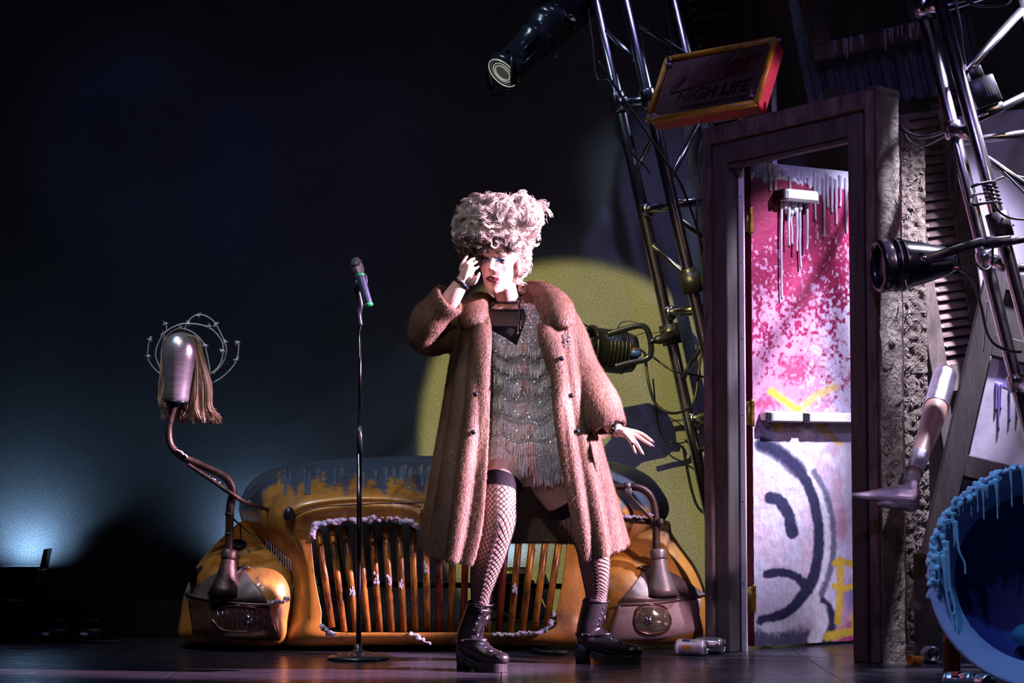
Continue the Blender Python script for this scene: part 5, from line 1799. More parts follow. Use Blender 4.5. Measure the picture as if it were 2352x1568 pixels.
# ---- left pipe carrying the mannequin head
dL = conL[1]
pipe = [P(526, 1266, dL), P(527, 1210, dL), P(529, 1160, dL), P(535, 1128, dL), P(524, 1102, dL), P(498, 1084, dL), P(450, 1062, dL), P(415, 1046, dL), P(392, 1020, dL), P(388, 985, dL), P(394, 955, dL), P(402, 925, dL)]
part('head_pipe', ctube(pipe, [0.017, 0.017, 0.017, 0.017, 0.017, 0.016, 0.0155, 0.0155, 0.015, 0.0145, 0.0145, 0.0145], 8, 16), M['rust_pipe'], car)
for py_ in (1225, 1180):
    part('pipe_ring', lathe([(0.016, -0.006), (0.0195, -0.005), (0.0195, 0.005), (0.016, 0.006)], P(527, py_, dL), (0, 0, 1), 18, True), M['rust_pipe'], car)
part('stay_rod', ctube([P(432, 1066, dL - 0.02), P(480, 1098, dL - 0.02), P(530, 1132, dL - 0.03), P(562, 1152, dL), P(600, 1165, dL + 0.05), P(640, 1178, dL + 0.10), hit(bvh_body, 664, 1182, 0.0)], [0.008, 0.009, 0.010, 0.010, 0.009, 0.009, 0.009], 8, 12), M['rust_pipe'], car)
part('stay_bracket', ellipsoid(hit(bvh_body, 664, 1182, 0.006), (0.024, 0.02, 0.034), 14, 8), M['black'], car)
part('pipe_foot', lathe([(0.034, 0), (0.034, 0.010), (0.018, 0.014)], hit(FLS, 548, 1252, 0.004), (0.1, -0.5, 0.8), 16), M['black'], car)
for x0, y0, x1, y1, n_ in ((408, 1033, 432, 1050, 14), (470, 1090, 505, 1110, 18), (568, 1150, 592, 1160, 12)):
    gs = []
    for i in range(n_):
        t_ = i / n_
        gs.append(ellipsoid(P(x0 + (x1 - x0) * t_ + rr_.uniform(-2, 2), y0 + (y1 - y0) * t_ + rr_.uniform(-2, 2), dL - 0.02 + (0.06 if x0 > 560 else 0)), (rr_.uniform(0.004, 0.008), 0.007, rr_.uniform(0.003, 0.006)), 8, 5))
    part('pipe_goo', remesh(*join(*gs), 0.003, 1), M['goo'], car)

# ---- right pipe loop
dR = conR[1]
part('loop_pipe', ctube([P(1507, 1268, dR), P(1507, 1225, dR), P(1506, 1185, dR), P(1500, 1150, dR), P(1484, 1128, dR), P(1458, 1118, dR), P(1420, 1118, dR), P(1380, 1120, dR + 0.02), P(1345, 1130, dR + 0.05)], 0.0155, 8, 16), M['rust_pipe'], car)
part('cross_rod', tube([P(1345, 1192, dR + 0.06), P(1430, 1192, dR + 0.03), P(1524, 1201, dR)], 0.0125, 14), M['rust_pipe'], car)
part('rod_end', lathe([(0.001, -0.012), (0.018, -0.01), (0.020, 0.0), (0.018, 0.01), (0.001, 0.012)], P(1517, 1200, dR - 0.01), P(1524, 1201, dR) - P(1430, 1192, dR + 0.03), 14), M['rust_pipe'], car)
part('strap_clamp', lathe([(0.0155, -0.012), (0.020, -0.012), (0.020, 0.012), (0.0155, 0.012)], P(1442, 1118, dR), (1, 0, 0), 16, True), M['grey_metal'], car)
part('strap_tab', box(FR(P(1435, 1140, dR - 0.015), (1, 0, 0)), 0, 0.03, 0, 0.035, -0.004, 0.004, 0.002), M['grey_metal'], car)
part('stay_rod', tube([P(1442, 1134, dR - 0.012), P(1496, 1190, dR - 0.012), P(1498, 1205, dR - 0.01)], [0.007, 0.009, 0.008], 10), M['rust_pipe'], car)
gs = [ellipsoid(P(1425 + i * 3.0, 1186 + 0.08 * i * 1.0 + (-6 if 18 < i < 26 else 0) + rr_.uniform(-2, 2), dR - 0.006), (rr_.uniform(0.005, 0.009), 0.009, rr_.uniform(0.003, 0.008)), 8, 5) for i in range(26)]
part('pipe_goo', join(*gs), M['goo'], car)

# ---- grille bars
for i in range(-9, 10):
    xt, xb = 1009 + 31.0 * i, 1009 + 27.3 * i
    yt = 1206 if abs(i) > 1 else 1238
    yb = 1450
    if abs(i) == 9:
        yt, yb = 1216, 1440
    D = 8.44 + CY
    mt = 'bar_red' if i in (0, 2, 5) else 'bar'
    br_ = part('grille_bar', tube([P(xt, yt, D), P((xt + xb) / 2, (yt + yb) / 2, D - 0.012), P(xb, yb, D)], 0.0145, 12, squash=(1, 0.8)), M[mt], car)
    if i in (-7, -5, -4, -3, -1, 2, 6):
        t_ = {-7: 0.62, -5: 0.5, -4: 0.52, -3: 0.55, -1: 0.30, 2: 0.25, 6: 0.60}[i]
        gs = []
        for q in range(9):
            tt = t_ + rr_.uniform(-0.05, 0.05)
            gs.append(ellipsoid(P(xt + (xb - xt) * tt + rr_.uniform(-5, 5), yt + (yb - yt) * tt, D - 0.022), (rr_.uniform(0.003, 0.007), 0.006, rr_.uniform(0.006, 0.012)), 8, 5))
        part('bar_goo', join(*gs), M['goo'], br_)
# foam along the brow and sill
for (pts, n_, sc) in (([(717, 1236), (722, 1212), (740, 1201), (800, 1196), (870, 1192), (930, 1196), (962, 1210), (982, 1236)], 150, 1.0), ([(1128, 1458), (1170, 1456), (1220, 1454), (1256, 1444), (1272, 1412)], 70, 0.8), ([(742, 1440), (752, 1452), (768, 1458)], 26, 0.9), ([(938, 1454), (965, 1464), (988, 1478)], 26, 0.8), ([(614, 1383), (640, 1382), (662, 1374)], 26, 0.8)):
    c_ = cr(pts, 20)
    gs = []
    for i in range(n_):
        q = c_[rr_.randrange(len(c_))]
        s_ = sc * rr_.uniform(0.6, 1.2)
        gs.append(ellipsoid(P(q[0] + rr_.uniform(-5, 5) * sc, q[1] + rr_.uniform(-5, 5) * sc, 8.36 + CY + rr_.uniform(-0.012, 0.02)), (0.010 * s_ * rr_.uniform(0.6, 1.6), 0.009 * s_, 0.008 * s_ * rr_.uniform(0.6, 1.5)), 8, 5))
    part('foam_line', remesh(*join(*gs), 0.0032, 1), M['goo'], car, label='line of lavender foam')
# trims
part('crease_line', tube([hit(bvh_body, q[0], q[1], 0.0) for q in cr([(672, 1192), (690, 1178), (740, 1164), (850, 1157), (960, 1154), (1040, 1153)], 10)], 0.0035, 6), M['rust_pipe'], car)
part('fender_seam', tube([hit(FLS, q[0], q[1], 0.0) for q in cr([(530, 1186), (580, 1230), (630, 1272), (664, 1300), (672, 1340), (666, 1374), (640, 1384)], 10)], 0.004, 6), M['rust_pipe'], car)
part('fender_seam', tube([hit(FRS_, q[0], q[1], 0.0) for q in cr([(1392, 1290), (1372, 1330), (1368, 1380)], 10)], 0.004, 6), M['rust_pipe'], car)
em = hit(bvh_body, 992, 1196, 0.01)
emb = part('nose_ornament', ellipsoid(em, (0.055, 0.045, 0.075), 28, 16), M['gold'], car, label='round gold nose ornament')
for k_ in range(7):
    a = -0.9 + k_ * 0.3
    part('ornament_rib', ctube([em + Vector((0.05 * math.sin(a), -0.03, 0.055)), em + Vector((0.062 * math.sin(a), -0.046 * math.cos(a), 0.0)), em + Vector((0.05 * math.sin(a), -0.03, -0.055))], 0.003, 5, 6), M['gold'], emb)
for i in range(11):
    x = 612 + i * 5.6
    p0 = hit(FLS, x, 1238 + i * 5.0, 0.004)
    L = rr_.choice((16, 22, 30, 26)) * PX(8.4)
    part('small_drip', ctube([p0, p0 + Vector((0.001, -0.003, -L * 0.5)), p0 + Vector((0, -0.004, -L))], [0.0022, 0.0015, 0.0022], 3, 6), M['drip'], car)
# blue paint drips on the hood
for x, y0, y1 in ((655, 1088, 1136), (648, 1105, 1112), (668, 1098, 1114), (700, 1092, 1136), (712, 1100, 1136), (735, 1092, 1106), (770, 1090, 1112), (785, 1092, 1096), (833, 1100, 1116), (862, 1096, 1100), (885, 1090, 1104), (905, 1092, 1112), (922, 1088, 1100), (930, 1085, 1106), (942, 1092, 1124), (966, 1086, 1116), (985, 1090, 1104), (992, 1086, 1130), (1030, 1090, 1120), (1330, 1096, 1125), (1352, 1092, 1112), (1400, 1100, 1126)):
    lean = rr_.uniform(-3, 6)
    ps = [hit(bvh_body, x, y0 - 14, -0.006), hit(bvh_body, x + lean * 0.5, (y0 + y1) / 2, -0.003), hit(bvh_body, x + lean, y1, -0.002)]
    part('paint_drip', ctube(ps, [0.013, 0.0065, 0.0085], 5, 10), M['blue_paint'], car)
part('torn_hole', patch(FLS, [(431, 1324), (448, 1304), (468, 1294)], [(434, 1338), (450, 1328), (466, 1306)], 10, 5, 0.004), M['black_matt'], car)
# chassis, castors and inside
part('chassis', box(FR((P(1018, 1400, 8.5).x, 8.6, 0.02), (1, 0, 0)), -0.95, 0.95, 0.0, 0.05, -0.35, 0.10, 0.005), M['black_matt'], car, smooth=False)
for px_ in (560, 950, 1400, 1590):
    cpt = P(px_, 1488, 8.48)
    part('castor', lathe([(0.001, -0.012), (0.014, -0.012), (0.0185, -0.008), (0.0185, 0.008), (0.014, 0.012), (0.001, 0.012)], (cpt.x, 8.45, 0.0185), (1, 0, 0), 18), M['black'], car)
part('inner_brace', tube([P(770, 1230, 8.8), P(790, 1330, 8.8), P(792, 1440, 8.7)], 0.012, 8), M['black'], car)
part('inner_brace', tube([P(730, 1340, 8.8), P(1290, 1346, 8.8)], 0.012, 8), M['black'], car)
solo('floor_hose', ctube([Vector((P(1222, 1480, 8.25).x, 8.30, 0.011)), Vector((P(1240, 1480, 8.2).x, 8.2, 0.011)), Vector((P(1270, 1480, 8.15).x, 8.15, 0.011)), Vector((P(1302, 1480, 8.12).x, 8.16, 0.011))], 0.010, 8, 10), M['rubber'], 'short ribbed black hose on the floor under the grille', 'hose')

# ================================================================ mannequin head with wig and barbed wire halo
hd = dL
mh = thing('mannequin_head', tuple(P(403, 925, hd)), 'faceless metal mannequin head in a long blonde wig on the bent pipe', 'mannequin head')
M['head_metal'] = mat_two('brushed_head_metal', (0.34, 0.31, 0.36), (0.58, 0.54, 0.60), 7, 0.35, 0.65, 0.30, 0.75, (1, 1, 6), 0.15)
hb0 = P(405, 922, hd)
htop = P(415, 790, hd)
hax = (htop - hb0)
HL = hax.length
sc = PX(hd)
part('head_form', lathe([(0.001, -0.004), (24 * sc, -0.004), (27.5 * sc, 0.0), (28.5 * sc, HL * 0.08), (30 * sc, HL * 0.25), (35 * sc, HL * 0.50), (40 * sc, HL * 0.72), (41 * sc, HL * 0.86), (38 * sc, HL * 0.98), (30 * sc, HL * 1.10), (16 * sc, HL * 1.18), (0.001, HL * 1.20)], hb0, hax, 32), M['head_metal'], mh)
part('neck_ring', lathe([(24 * sc, -0.006), (28.5 * sc, -0.006), (29 * sc, 0.004), (26 * sc, 0.006)], hb0, hax, 32, True), M['black_gloss'], mh)
M['wig'] = mat_col('wig_hair', 0.38, 0, 0.5)
r2 = np.random.default_rng(5)
paths, cols = [], []
for lk in range(130):
    right = r2.random() < 0.62
    st = (415 + r2.uniform(-26, 32), 770 + abs(r2.normal()) * 5)
    dz = r2.uniform(0.0, 0.13)
    if right:
        sp_ = r2.uniform(-1, 1)
        pts = [(st[0], st[1], 0.00), (438 + 16 * sp_, 776 + r2.uniform(-4, 8), -0.02), (452 + 14 * sp_, 826, -0.012), (455 + 28 * sp_, 885, 0.0), (452 + 36 * sp_, 935, 0.01), (456 + 48 * sp_ + r2.uniform(-8, 8), 962 + r2.uniform(-20, 10), 0.012)]
    else:
        pts = [(st[0], st[1], 0.02), (392 + r2.uniform(-12, 6), 783 + r2.uniform(-4, 8), 0.0), (377 + r2.uniform(-5, 6), 830, 0.02), (374 + r2.uniform(-5, 8), 885, 0.03), (378 + r2.uniform(-8, 14), 925, 0.03), (384 + r2.uniform(-14, 24), 948 + r2.uniform(-22, 12), 0.03)]
    ph, wl = r2.uniform(0, 6.28), r2.uniform(2.5, 5.5)
    base = np.array([0.56, 0.40, 0.27]) * r2.uniform(0.6, 1.3)
    for s_ in range(22):
        jx, jz = r2.normal() * 3.0, r2.normal() * 0.006
        w = [P(x + jx * (0.3 + 0.16 * q) + 2.5 * math.sin(ph + wl * q * 0.35) * min(1, q * 0.4), y + r2.uniform(-2, 2) * q * 0.5, hd + d_ + dz + jz) for q, (x, y, d_) in enumerate(pts)]
        path = cr([tuple(q) for q in w], 4)
        paths.append(path)
        root = np.array([0.055, 0.032, 0.022])
        k_ = np.clip(np.linspace(-0.2, 3.4, len(path)), 0, 1)[:, None]
        cols.append(np.minimum(1, root * (1 - k_) + base * r2.uniform(0.85, 1.15) * k_))
paths = np.array(paths)
Vw, Fw = strands(paths, 0.0010)
Cw = np.repeat(np.array(cols).reshape(-1, 3), 3, axis=0)
part('wig', (Vw, Fw), M['wig'], mh, cols=Cw, kind='stuff', label='long blonde wig with dark roots')
gs = [ellipsoid(P(416, 800, hd + 0.06), (0.082, 0.055, 0.07), 24, 14), ellipsoid(P(446, 880, hd + 0.09), (0.05, 0.045, 0.13), 20, 12), ellipsoid(P(384, 870, hd + 0.09), (0.025, 0.04, 0.12), 20, 12)]
part('wig_cap', join(*gs), mat_plain('wig_cap', (0.10, 0.062, 0.042), 0.6, 0, 0.3, 30, 0.3), mh)
M['barbed'] = mat_plain('white_wire', (0.66, 0.64, 0.78), 0.4, 0.2, 0.1, 20, 0.05)
hal = thing('wire_halo', tuple(P(425, 840, hd + 0.17)), 'halo of pale barbed wire rings behind the mannequin head', 'wire halo')
rings = [
    ([(484, 859), (507, 833), (511, 788), (480, 752), (428, 743), (396, 752), (375, 769), (361, 795), (358, 820), (368, 845)], ((480, 750), (375, 767), (511, 806))),
    ([(370, 840), (372, 800), (385, 770), (413, 754), (445, 765), (469, 792), (481, 840), (482, 860)], ((378, 780), (472, 794), (414, 752))),
    ([(422, 762), (435, 735), (458, 722), (488, 735), (507, 765), (520, 800), (512, 833), (490, 858)], ((458, 724), (496, 745), (517, 786), (432, 742))),
    ([(346, 772), (340, 803), (342, 829), (368, 859), (410, 885), (460, 888), (490, 878), (514, 863), (541, 833), (548, 803), (546, 782)], ((345, 780), (341, 818), (546, 788), (543, 826))),
    ([(380, 742), (383, 755), (378, 770), (372, 800)], ((380, 744),)),
]
for ri, (pts, barbs) in enumerate(rings):
    dd = hd + 0.155 + 0.006 * ri
    rg = part('wire_ring', ctube([P(x, y, dd) for x, y in pts], 0.0030, 8, 8), M['barbed'], hal)
    for bx, by in barbs:
        c = P(bx, by, dd)
        gs = []
        for q in range(4):
            d = Vector((rr_.uniform(-1, 1), rr_.uniform(-0.5, 0.5), rr_.uniform(-1, 1))).normalized()
            gs.append(tube([c - d * 0.016, c, c + d * 0.016], [0.0008, 0.0022, 0.0008], 6))
        gs.append(tube([c - Vector((0.008, 0, 0.004)), c + Vector((0.008, 0, 0.004))], 0.0048, 8))
        part('barb', join(*gs), M['barbed'], rg)
part('halo_stem', tube([P(425, 775, hd + 0.16), P(420, 860, hd + 0.14), P(415, 915, hd + 0.06)], 0.004, 8), M['barbed'], hal)

# ================================================================ the performer
D0 = 7.60
S0 = PX(D0)
per = thing('person', (P(1210, 1500, 7.68).x, 7.68, 0), 'performer in a long fur coat, sparkling fringed dress and black boots cupping one ear', 'person')


def pp(x, y, d=0.0):
    return P(x, y, D0 + d)


# ---- torso as stacked ellipses (v, centre x, half width px, half depth m, depth offset)
TOR = [(696, 1168, 34, 0.050, -0.03), (716, 1172, 74, 0.066, -0.03), (742, 1178, 98, 0.085, -0.02), (790, 1186, 88, 0.108, -0.01), (850, 1195, 76, 0.098, 0.01), (920, 1202, 72, 0.090, 0.02), (990, 1208, 84, 0.104, 0.03), (1045, 1213, 94, 0.112, 0.03), (1090, 1217, 88, 0.105, 0.03), (1118, 1219, 56, 0.07, 0.03)]
TORC = np.array(cr(TOR, 12))


def torso_at(v):
    k = [np.interp(v, TORC[:, 0], TORC[:, i]) for i in range(1, 5)]
    return k


def tors(v, a, off=0.0):
    cx, rx, ry, dd = torso_at(v)
    c = P(cx, v, D0 + dd)
    return Vector((c.x + (rx * S0 + off) * math.sin(a), c.y - (ry + off) * math.cos(a), c.z))


def loftrings(rings, cap=True):
    n = len(rings[0])
    V = [p for r in rings for p in r]
    F = []
    for i in range(len(rings) - 1):
        for j in range(n):
            j2 = (j + 1) % n
            F.append((i * n + j, i * n + j2, (i + 1) * n + j2, (i + 1) * n + j))
    if cap:
        F.append(tuple(range(n - 1, -1, -1)))
        F.append(tuple((len(rings) - 1) * n + j for j in range(n)))
    return V, F


shells = []
vs = np.linspace(697, 1117, 40)
shells.append(loftrings([[tors(v, 2 * math.pi * j / 40) for j in range(40)] for v in vs]))
# bust
shells.append(ellipsoid(tors(792, -0.42, -0.045), (0.062, 0.060, 0.062)))
shells.append(ellipsoid(tors(792, 0.46, -0.045), (0.062, 0.060, 0.062)))
# neck and collar bones
shells.append(ctube([pp(1176, 735, 0.02), pp(1170, 705, -0.02), pp(1163, 678, -0.06), pp(1160, 655, -0.085)], [0.066, 0.050, 0.044, 0.040], 6, 24))
# shoulders
shells.append(ctube([pp(1080, 745, 0.0), pp(1120, 720, 0.0), pp(1172, 712, 0.0), pp(1225, 715, 0.0), pp(1275, 738, 0.01)], [0.04, 0.046, 0.05, 0.046, 0.04], 6, 16))
# legs
LEG_R = [(1190, 1050, 0.02, 56), (1166, 1085, -0.03, 49), (1151, 1120, -0.07, 43), (1147, 1160, -0.10, 38.5), (1146, 1195, -0.11, 37.5), (1133, 1240, -0.09, 38.5), (1121, 1285, -0.07, 37), (1111, 1330, -0.06, 30), (1105, 1372, -0.055, 22), (1104, 1420, -0.05, 21)]
LEG_L = [(1245, 1055, 0.03, 56), (1272, 1110, 0.05, 50), (1305, 1160, 0.07, 44), (1340, 1210, 0.11, 38), (1358, 1250, 0.15, 35), (1366, 1292, 0.20, 34), (1369, 1335, 0.235, 28), (1370, 1370, 0.25, 23), (1369, 1420, 0.25, 21)]


def legpath(L):
    return cr([tuple(P(x, y, D0 + d)) + (r * PX(D0 + d),) for x, y, d, r in L], 10)


LR, LL = legpath(LEG_R), legpath(LEG_L)
for q in (LR, LL):
    shells.append(tube([x[:3] for x in q], [x[3] for x in q], 28))
# knee caps
shells.append(ellipsoid(pp(1150, 1178, -0.135), (0.042, 0.03, 0.05)))

# ---- raised arm (her right): forearm, palm, fingers
fa = -0.22
shells.append(ctube([pp(985, 760, -0.10), pp(1010, 722, -0.17), pp(1036, 686, fa + 0.01), pp(1054, 658, fa), pp(1064, 645, fa)], [0.042, 0.040, 0.036, 0.030, 0.027], 6, 18))
shells.append(ctube([pp(1085, 745, 0.0), pp(1030, 765, -0.05), pp(985, 762, -0.10)], [0.055, 0.05, 0.042], 6, 16))
pr = fa
shells.append(ctube([pp(1063, 647, pr), pp(1069, 634, pr), pp(1075, 622, pr + 0.004), pp(1078, 615, pr + 0.01)], [0.026, 0.033, 0.034, 0.028], 5, 16, squash=(0.55, 1.0)))
shells.append(ctube([pp(1064, 647, pr), pp(1070, 634, pr), pp(1077, 622, pr + 0.006)], [0.022, 0.026, 0.024], 5, 16))
shells.append(ellipsoid(pp(1082, 641, pr - 0.01), (0.020, 0.016, 0.022)))
FING = []


def finger(pts, r0=0.0088, r1=0.0066):
    n = len(pts)
    shells.append(ctube(pts, [r0 + (r1 - r0) * i / (n - 1) for i in range(n)], 5, 12))
    shells.append(ellipsoid(pts[-1], (r1, r1, r1), 12, 8))
    FING.append((Vector(pts[-1]), (Vector(pts[-1]) - Vector(pts[-2])).normalized()))


finger([pp(1058, 622, pr + 0.004), pp(1060, 610, pr + 0.000), pp(1066, 598, pr + 0.004), pp(1074, 587, pr + 0.014)], 0.0078, 0.0056)
finger([pp(1066, 617, pr + 0.006), pp(1072, 606, pr - 0.002), pp(1081, 598, pr + 0.008), pp(1091, 592, pr + 0.024)], 0.0082, 0.0060)
finger([pp(1076, 617, pr + 0.008), pp(1083, 609, pr - 0.002), pp(1091, 604, pr + 0.012), pp(1097, 600, pr + 0.034)], 0.0082, 0.0062)
finger([pp(1084, 624, pr + 0.008), pp(1091, 617, pr - 0.004), pp(1097, 614, pr + 0.010), pp(1101, 611, pr + 0.030)], 0.0082, 0.0062)
finger([pp(1078, 650, pr - 0.006), pp(1088, 648, pr - 0.018), pp(1096, 639, pr - 0.022), pp(1101, 627, pr - 0.018)], 0.0108, 0.0076)

# ---- lowered arm (her left): forearm and open hand
ha = -0.10
shells.append(ctube([pp(1290, 745, 0.0), pp(1325, 810, 0.0), pp(1350, 870, -0.02)], [0.055, 0.05, 0.043], 6, 16))
shells.append(ctube([pp(1350, 870, -0.02), pp(1378, 925, -0.06), pp(1400, 972, -0.09), pp(1414, 986, ha), pp(1424, 990, ha)], [0.043, 0.038, 0.030, 0.026, 0.025], 6, 18))
shells.append(ctube([pp(1416, 987, ha), pp(1430, 991, ha - 0.005), pp(1443, 994, ha - 0.01), pp(1450, 996, ha - 0.01)], [0.024, 0.030, 0.030, 0.022], 5, 16, squash=(0.62, 1.0)))
shells.append(ellipsoid(pp(1434, 994, ha - 0.006), (0.028, 0.026, 0.017)))
finger([pp(1444, 988, ha + 0.014), pp(1460, 991, ha + 0.012), pp(1478, 998, ha + 0.010), pp(1500, 1015, ha + 0.008)], 0.0086, 0.0058)
finger([pp(1445, 994, ha - 0.002), pp(1462, 1000, ha - 0.008), pp(1480, 1012, ha - 0.012), pp(1500, 1025, ha - 0.014)], 0.0088, 0.0058)
finger([pp(1444, 999, ha - 0.016), pp(1455, 1008, ha - 0.024), pp(1467, 1026, ha - 0.026), pp(1477, 1044, ha - 0.022)], 0.0086, 0.0058)
finger([pp(1438, 1001, ha - 0.026), pp(1446, 1010, ha - 0.034), pp(1454, 1026, ha - 0.034), pp(1460, 1042, ha - 0.028)], 0.0080, 0.0054)
finger([pp(1424, 993, ha - 0.020), pp(1436, 998, ha - 0.036), pp(1446, 1008, ha - 0.044), pp(1454, 1018, ha - 0.046)], 0.0100, 0.0070)

# ---- head, built in its own axes then turned
HR = Matrix.Rotation(math.radians(-20), 3, 'Z') @ Matrix.Rotation(math.radians(3.5), 3, 'Y') @ Matrix.Rotation(math.radians(4), 3, 'X')
EYE = pp(1133, 600, -0.185)
HO = EYE - HR @ Vector((0, -0.072, 0.006))


def hw(x, y, z):
    return HO + HR @ Vector((x, y, z))


def hel(c, r):
    return ellipsoid(hw(*c), r, 28, 18, HR)


hs = [hel((0, 0.015, 0.045), (0.073, 0.092, 0.085)), hel((0, -0.020, -0.030), (0.059, 0.068, 0.082)),
      hel((0, -0.056, -0.098), (0.022, 0.022, 0.019)), hel((0, -0.045, -0.085), (0.036, 0.032, 0.028)), hel((-0.030, -0.016, -0.066), (0.024, 0.044, 0.036)), hel((0.030, -0.016, -0.066), (0.024, 0.044, 0.036)),
      hel((-0.034, -0.050, -0.020), (0.025, 0.021, 0.026)), hel((0.034, -0.050, -0.020), (0.025, 0.021, 0.026)),
      hel((0, -0.052, 0.050), (0.050, 0.034, 0.034)), hel((0, -0.066, -0.056), (0.030, 0.020, 0.024))]
for s in (-1, 1):
    hs.append(tube([hw(s * 0.010, -0.075, 0.028), hw(s * 0.030, -0.0715, 0.034), hw(s * 0.048, -0.060, 0.030)], [0.0085, 0.0095, 0.008], 12))
    hs.append(hel((s * 0.0105, -0.0945, -0.0245), (0.0072, 0.0085, 0.0065)))
    hs.append(hel((s * 0.073, 0.012, -0.006), (0.008, 0.017, 0.029)))
    # lids
    up, lo = [], []
    for i in range(9):
        a = math.pi * (0.08 + 0.84 * i / 8)
        ex, ey, ez = s * 0.0315, -0.0585, 0.006
        up.append(hw(ex + 0.0150 * math.cos(a), ey - 0.0115 + 0.0045 * abs(math.cos(a)) ** 2, ez + 0.0088 * math.sin(a)))
        lo.append(hw(ex + 0.0150 * math.cos(a), ey - 0.0105 + 0.0045 * abs(math.cos(a)) ** 2, ez - 0.0070 * math.sin(a)))
    hs.append(tube(up, 0.0030, 8))
    hs.append(tube(lo, 0.0026, 8))
hs.append(ctube([hw(0, -0.079, 0.022), hw(0, -0.086, 0.006), hw(0, -0.096, -0.010), hw(0, -0.102, -0.019)], [0.0075, 0.0072, 0.0085, 0.0095], 6, 14))
hs.append(hel((0, -0.1035, -0.0205), (0.0098, 0.0092, 0.0082)))
UPL = [(-0.0215, -0.0765, -0.0590), (-0.011, -0.0850, -0.0545), (-0.004, -0.0885, -0.0528), (0, -0.0878, -0.0535), (0.004, -0.0885, -0.0528), (0.011, -0.0850, -0.0545), (0.0215, -0.0765, -0.0590)]
LOL = [(-0.0200, -0.0765, -0.0605), (-0.011, -0.0835, -0.0655), (0, -0.0868, -0.0672), (0.011, -0.0835, -0.0655), (0.0200, -0.0765, -0.0605)]
hs.append(ctube([hw(*q) for q in UPL], [0.0020, 0.0040, 0.0046, 0.0044, 0.0046, 0.0040, 0.0020], 5, 10))
hs.append(ctube([hw(*q) for q in LOL], [0.0020, 0.0046, 0.0054, 0.0046, 0.0020], 5, 10))
shells += hs
VB, FB = remesh(*join(*shells), 0.0026, 3, 0.5)

# soften the planes of the face but keep eyes, nose and mouth crisp
HOa = np.array(HO)
HRa = np.array(HR)
loc = (VB - HOa) @ HRa
FBa = np.asarray(FB)
ed = np.concatenate([FBa[:, [k_, (k_ + 1) % 4]] for k_ in range(4)])
deg = np.zeros(len(VB))
np.add.at(deg, ed[:, 0], 1)
np.add.at(deg, ed[:, 1], 1)
keepw = np.ones(len(VB))
for c_, r_ in (((0.0315, -0.07, 0.006), 0.024), ((-0.0315, -0.07, 0.006), 0.024), ((0, -0.095, -0.012), 0.024), ((0, -0.085, -0.059), 0.027)):
    keepw *= np.clip((np.linalg.norm(loc - np.array(c_), axis=1) - r_ * 0.7) / (r_ * 0.5), 0, 1)
keepw *= (np.linalg.norm(loc, axis=1) < 0.17) & (np.abs(loc[:, 0]) < 0.068)
keepw = keepw[:, None] * 0.6
for _ in range(22):
    acc = np.zeros_like(VB)
    np.add.at(acc, ed[:, 0], VB[ed[:, 1]])
    np.add.at(acc, ed[:, 1], VB[ed[:, 0]])
    VB = VB + keepw * (acc / deg[:, None] - VB)
# make-up and skin colour from the place on the body
loc = (VB - HOa) @ HRa
skin = np.array([0.60, 0.385, 0.315])
CB = np.zeros((len(VB), 3)) + skin
near = np.linalg.norm(loc, axis=1) < 0.2


def dist_line(Pn, pts):
    d = np.full(len(Pn), 1e9)
    pts = [np.array(q) for q in pts]
    for a, b_ in zip(pts[:-1], pts[1:]):
        ab = b_ - a
        t_ = np.clip(((Pn - a) @ ab) / (ab @ ab), 0, 1)
        d = np.minimum(d, np.linalg.norm(Pn - a - t_[:, None] * ab, axis=1))
    return d


def tint(mask, col):
    global CB
    mask = (np.clip(mask, 0, 1) * near)[:, None]
    CB = CB * (1 - mask) + np.array(col) * mask


front = loc[:, 1] < -0.03
for s in (-1, 1):
    tint(0.55 * np.exp(-(np.linalg.norm((loc - np.array([s * 0.042, -0.06, -0.020])) / np.array([0.020, 0.05, 0.016]), axis=1)) ** 2) * front, (0.62, 0.16, 0.20))
    # blue shadow at the inner eye and lid
    tint(0.95 * np.exp(-(np.linalg.norm((loc - np.array([s * 0.020, -0.075, 0.013])) / np.array([0.013, 0.05, 0.009]), axis=1)) ** 4) * front, (0.10, 0.28, 0.55))
    tint(0.75 * np.exp(-(np.linalg.norm((loc - np.array([s * 0.036, -0.07, 0.017])) / np.array([0.015, 0.05, 0.006]), axis=1)) ** 4) * front, (0.12, 0.14, 0.26))
    # lash line and brow
    lash = [(s * 0.0315 + 0.0155 * math.cos(math.pi * i / 8), -0.072, 0.006 + 0.0092 * math.sin(math.pi * i / 8)) for i in range(9)]
    tint(np.clip(1.6 - dist_line(loc * [1, 0.3, 1], [(a, b_ * 0.3, c) for a, b_, c in lash]) / 0.0022, 0, 1) * front, (0.015, 0.010, 0.012))
    lash2 = [(s * 0.0315 + 0.0150 * math.cos(math.pi * i / 8), -0.072, 0.006 - 0.0072 * math.sin(math.pi * i / 8)) for i in range(9)]
    tint(0.7 * np.clip(1.5 - dist_line(loc * [1, 0.3, 1], [(a, b_ * 0.3, c) for a, b_, c in lash2]) / 0.0018, 0, 1) * front, (0.05, 0.03, 0.035))
    wing = [(s * 0.046, -0.021, 0.009), (s * 0.058, -0.018, 0.017)]
    tint(0.9 * np.clip(1.5 - dist_line(loc * [1, 0.3, 1], wing) / 0.003, 0, 1), (0.03, 0.02, 0.03))
    brow = [(s * 0.013, -0.025, 0.0380), (s * 0.028, -0.024, 0.0425), (s * 0.044, -0.021, 0.0415), (s * 0.057, -0.017, 0.0345)]
    tint(0.92 * np.clip(1.5 - dist_line(loc * [1, 0.3, 1], brow) / 0.0028, 0, 1), (0.07, 0.035, 0.028))
lips = np.minimum(dist_line(loc, UPL) - 0.0030, dist_line(loc, LOL) - 0.0038)
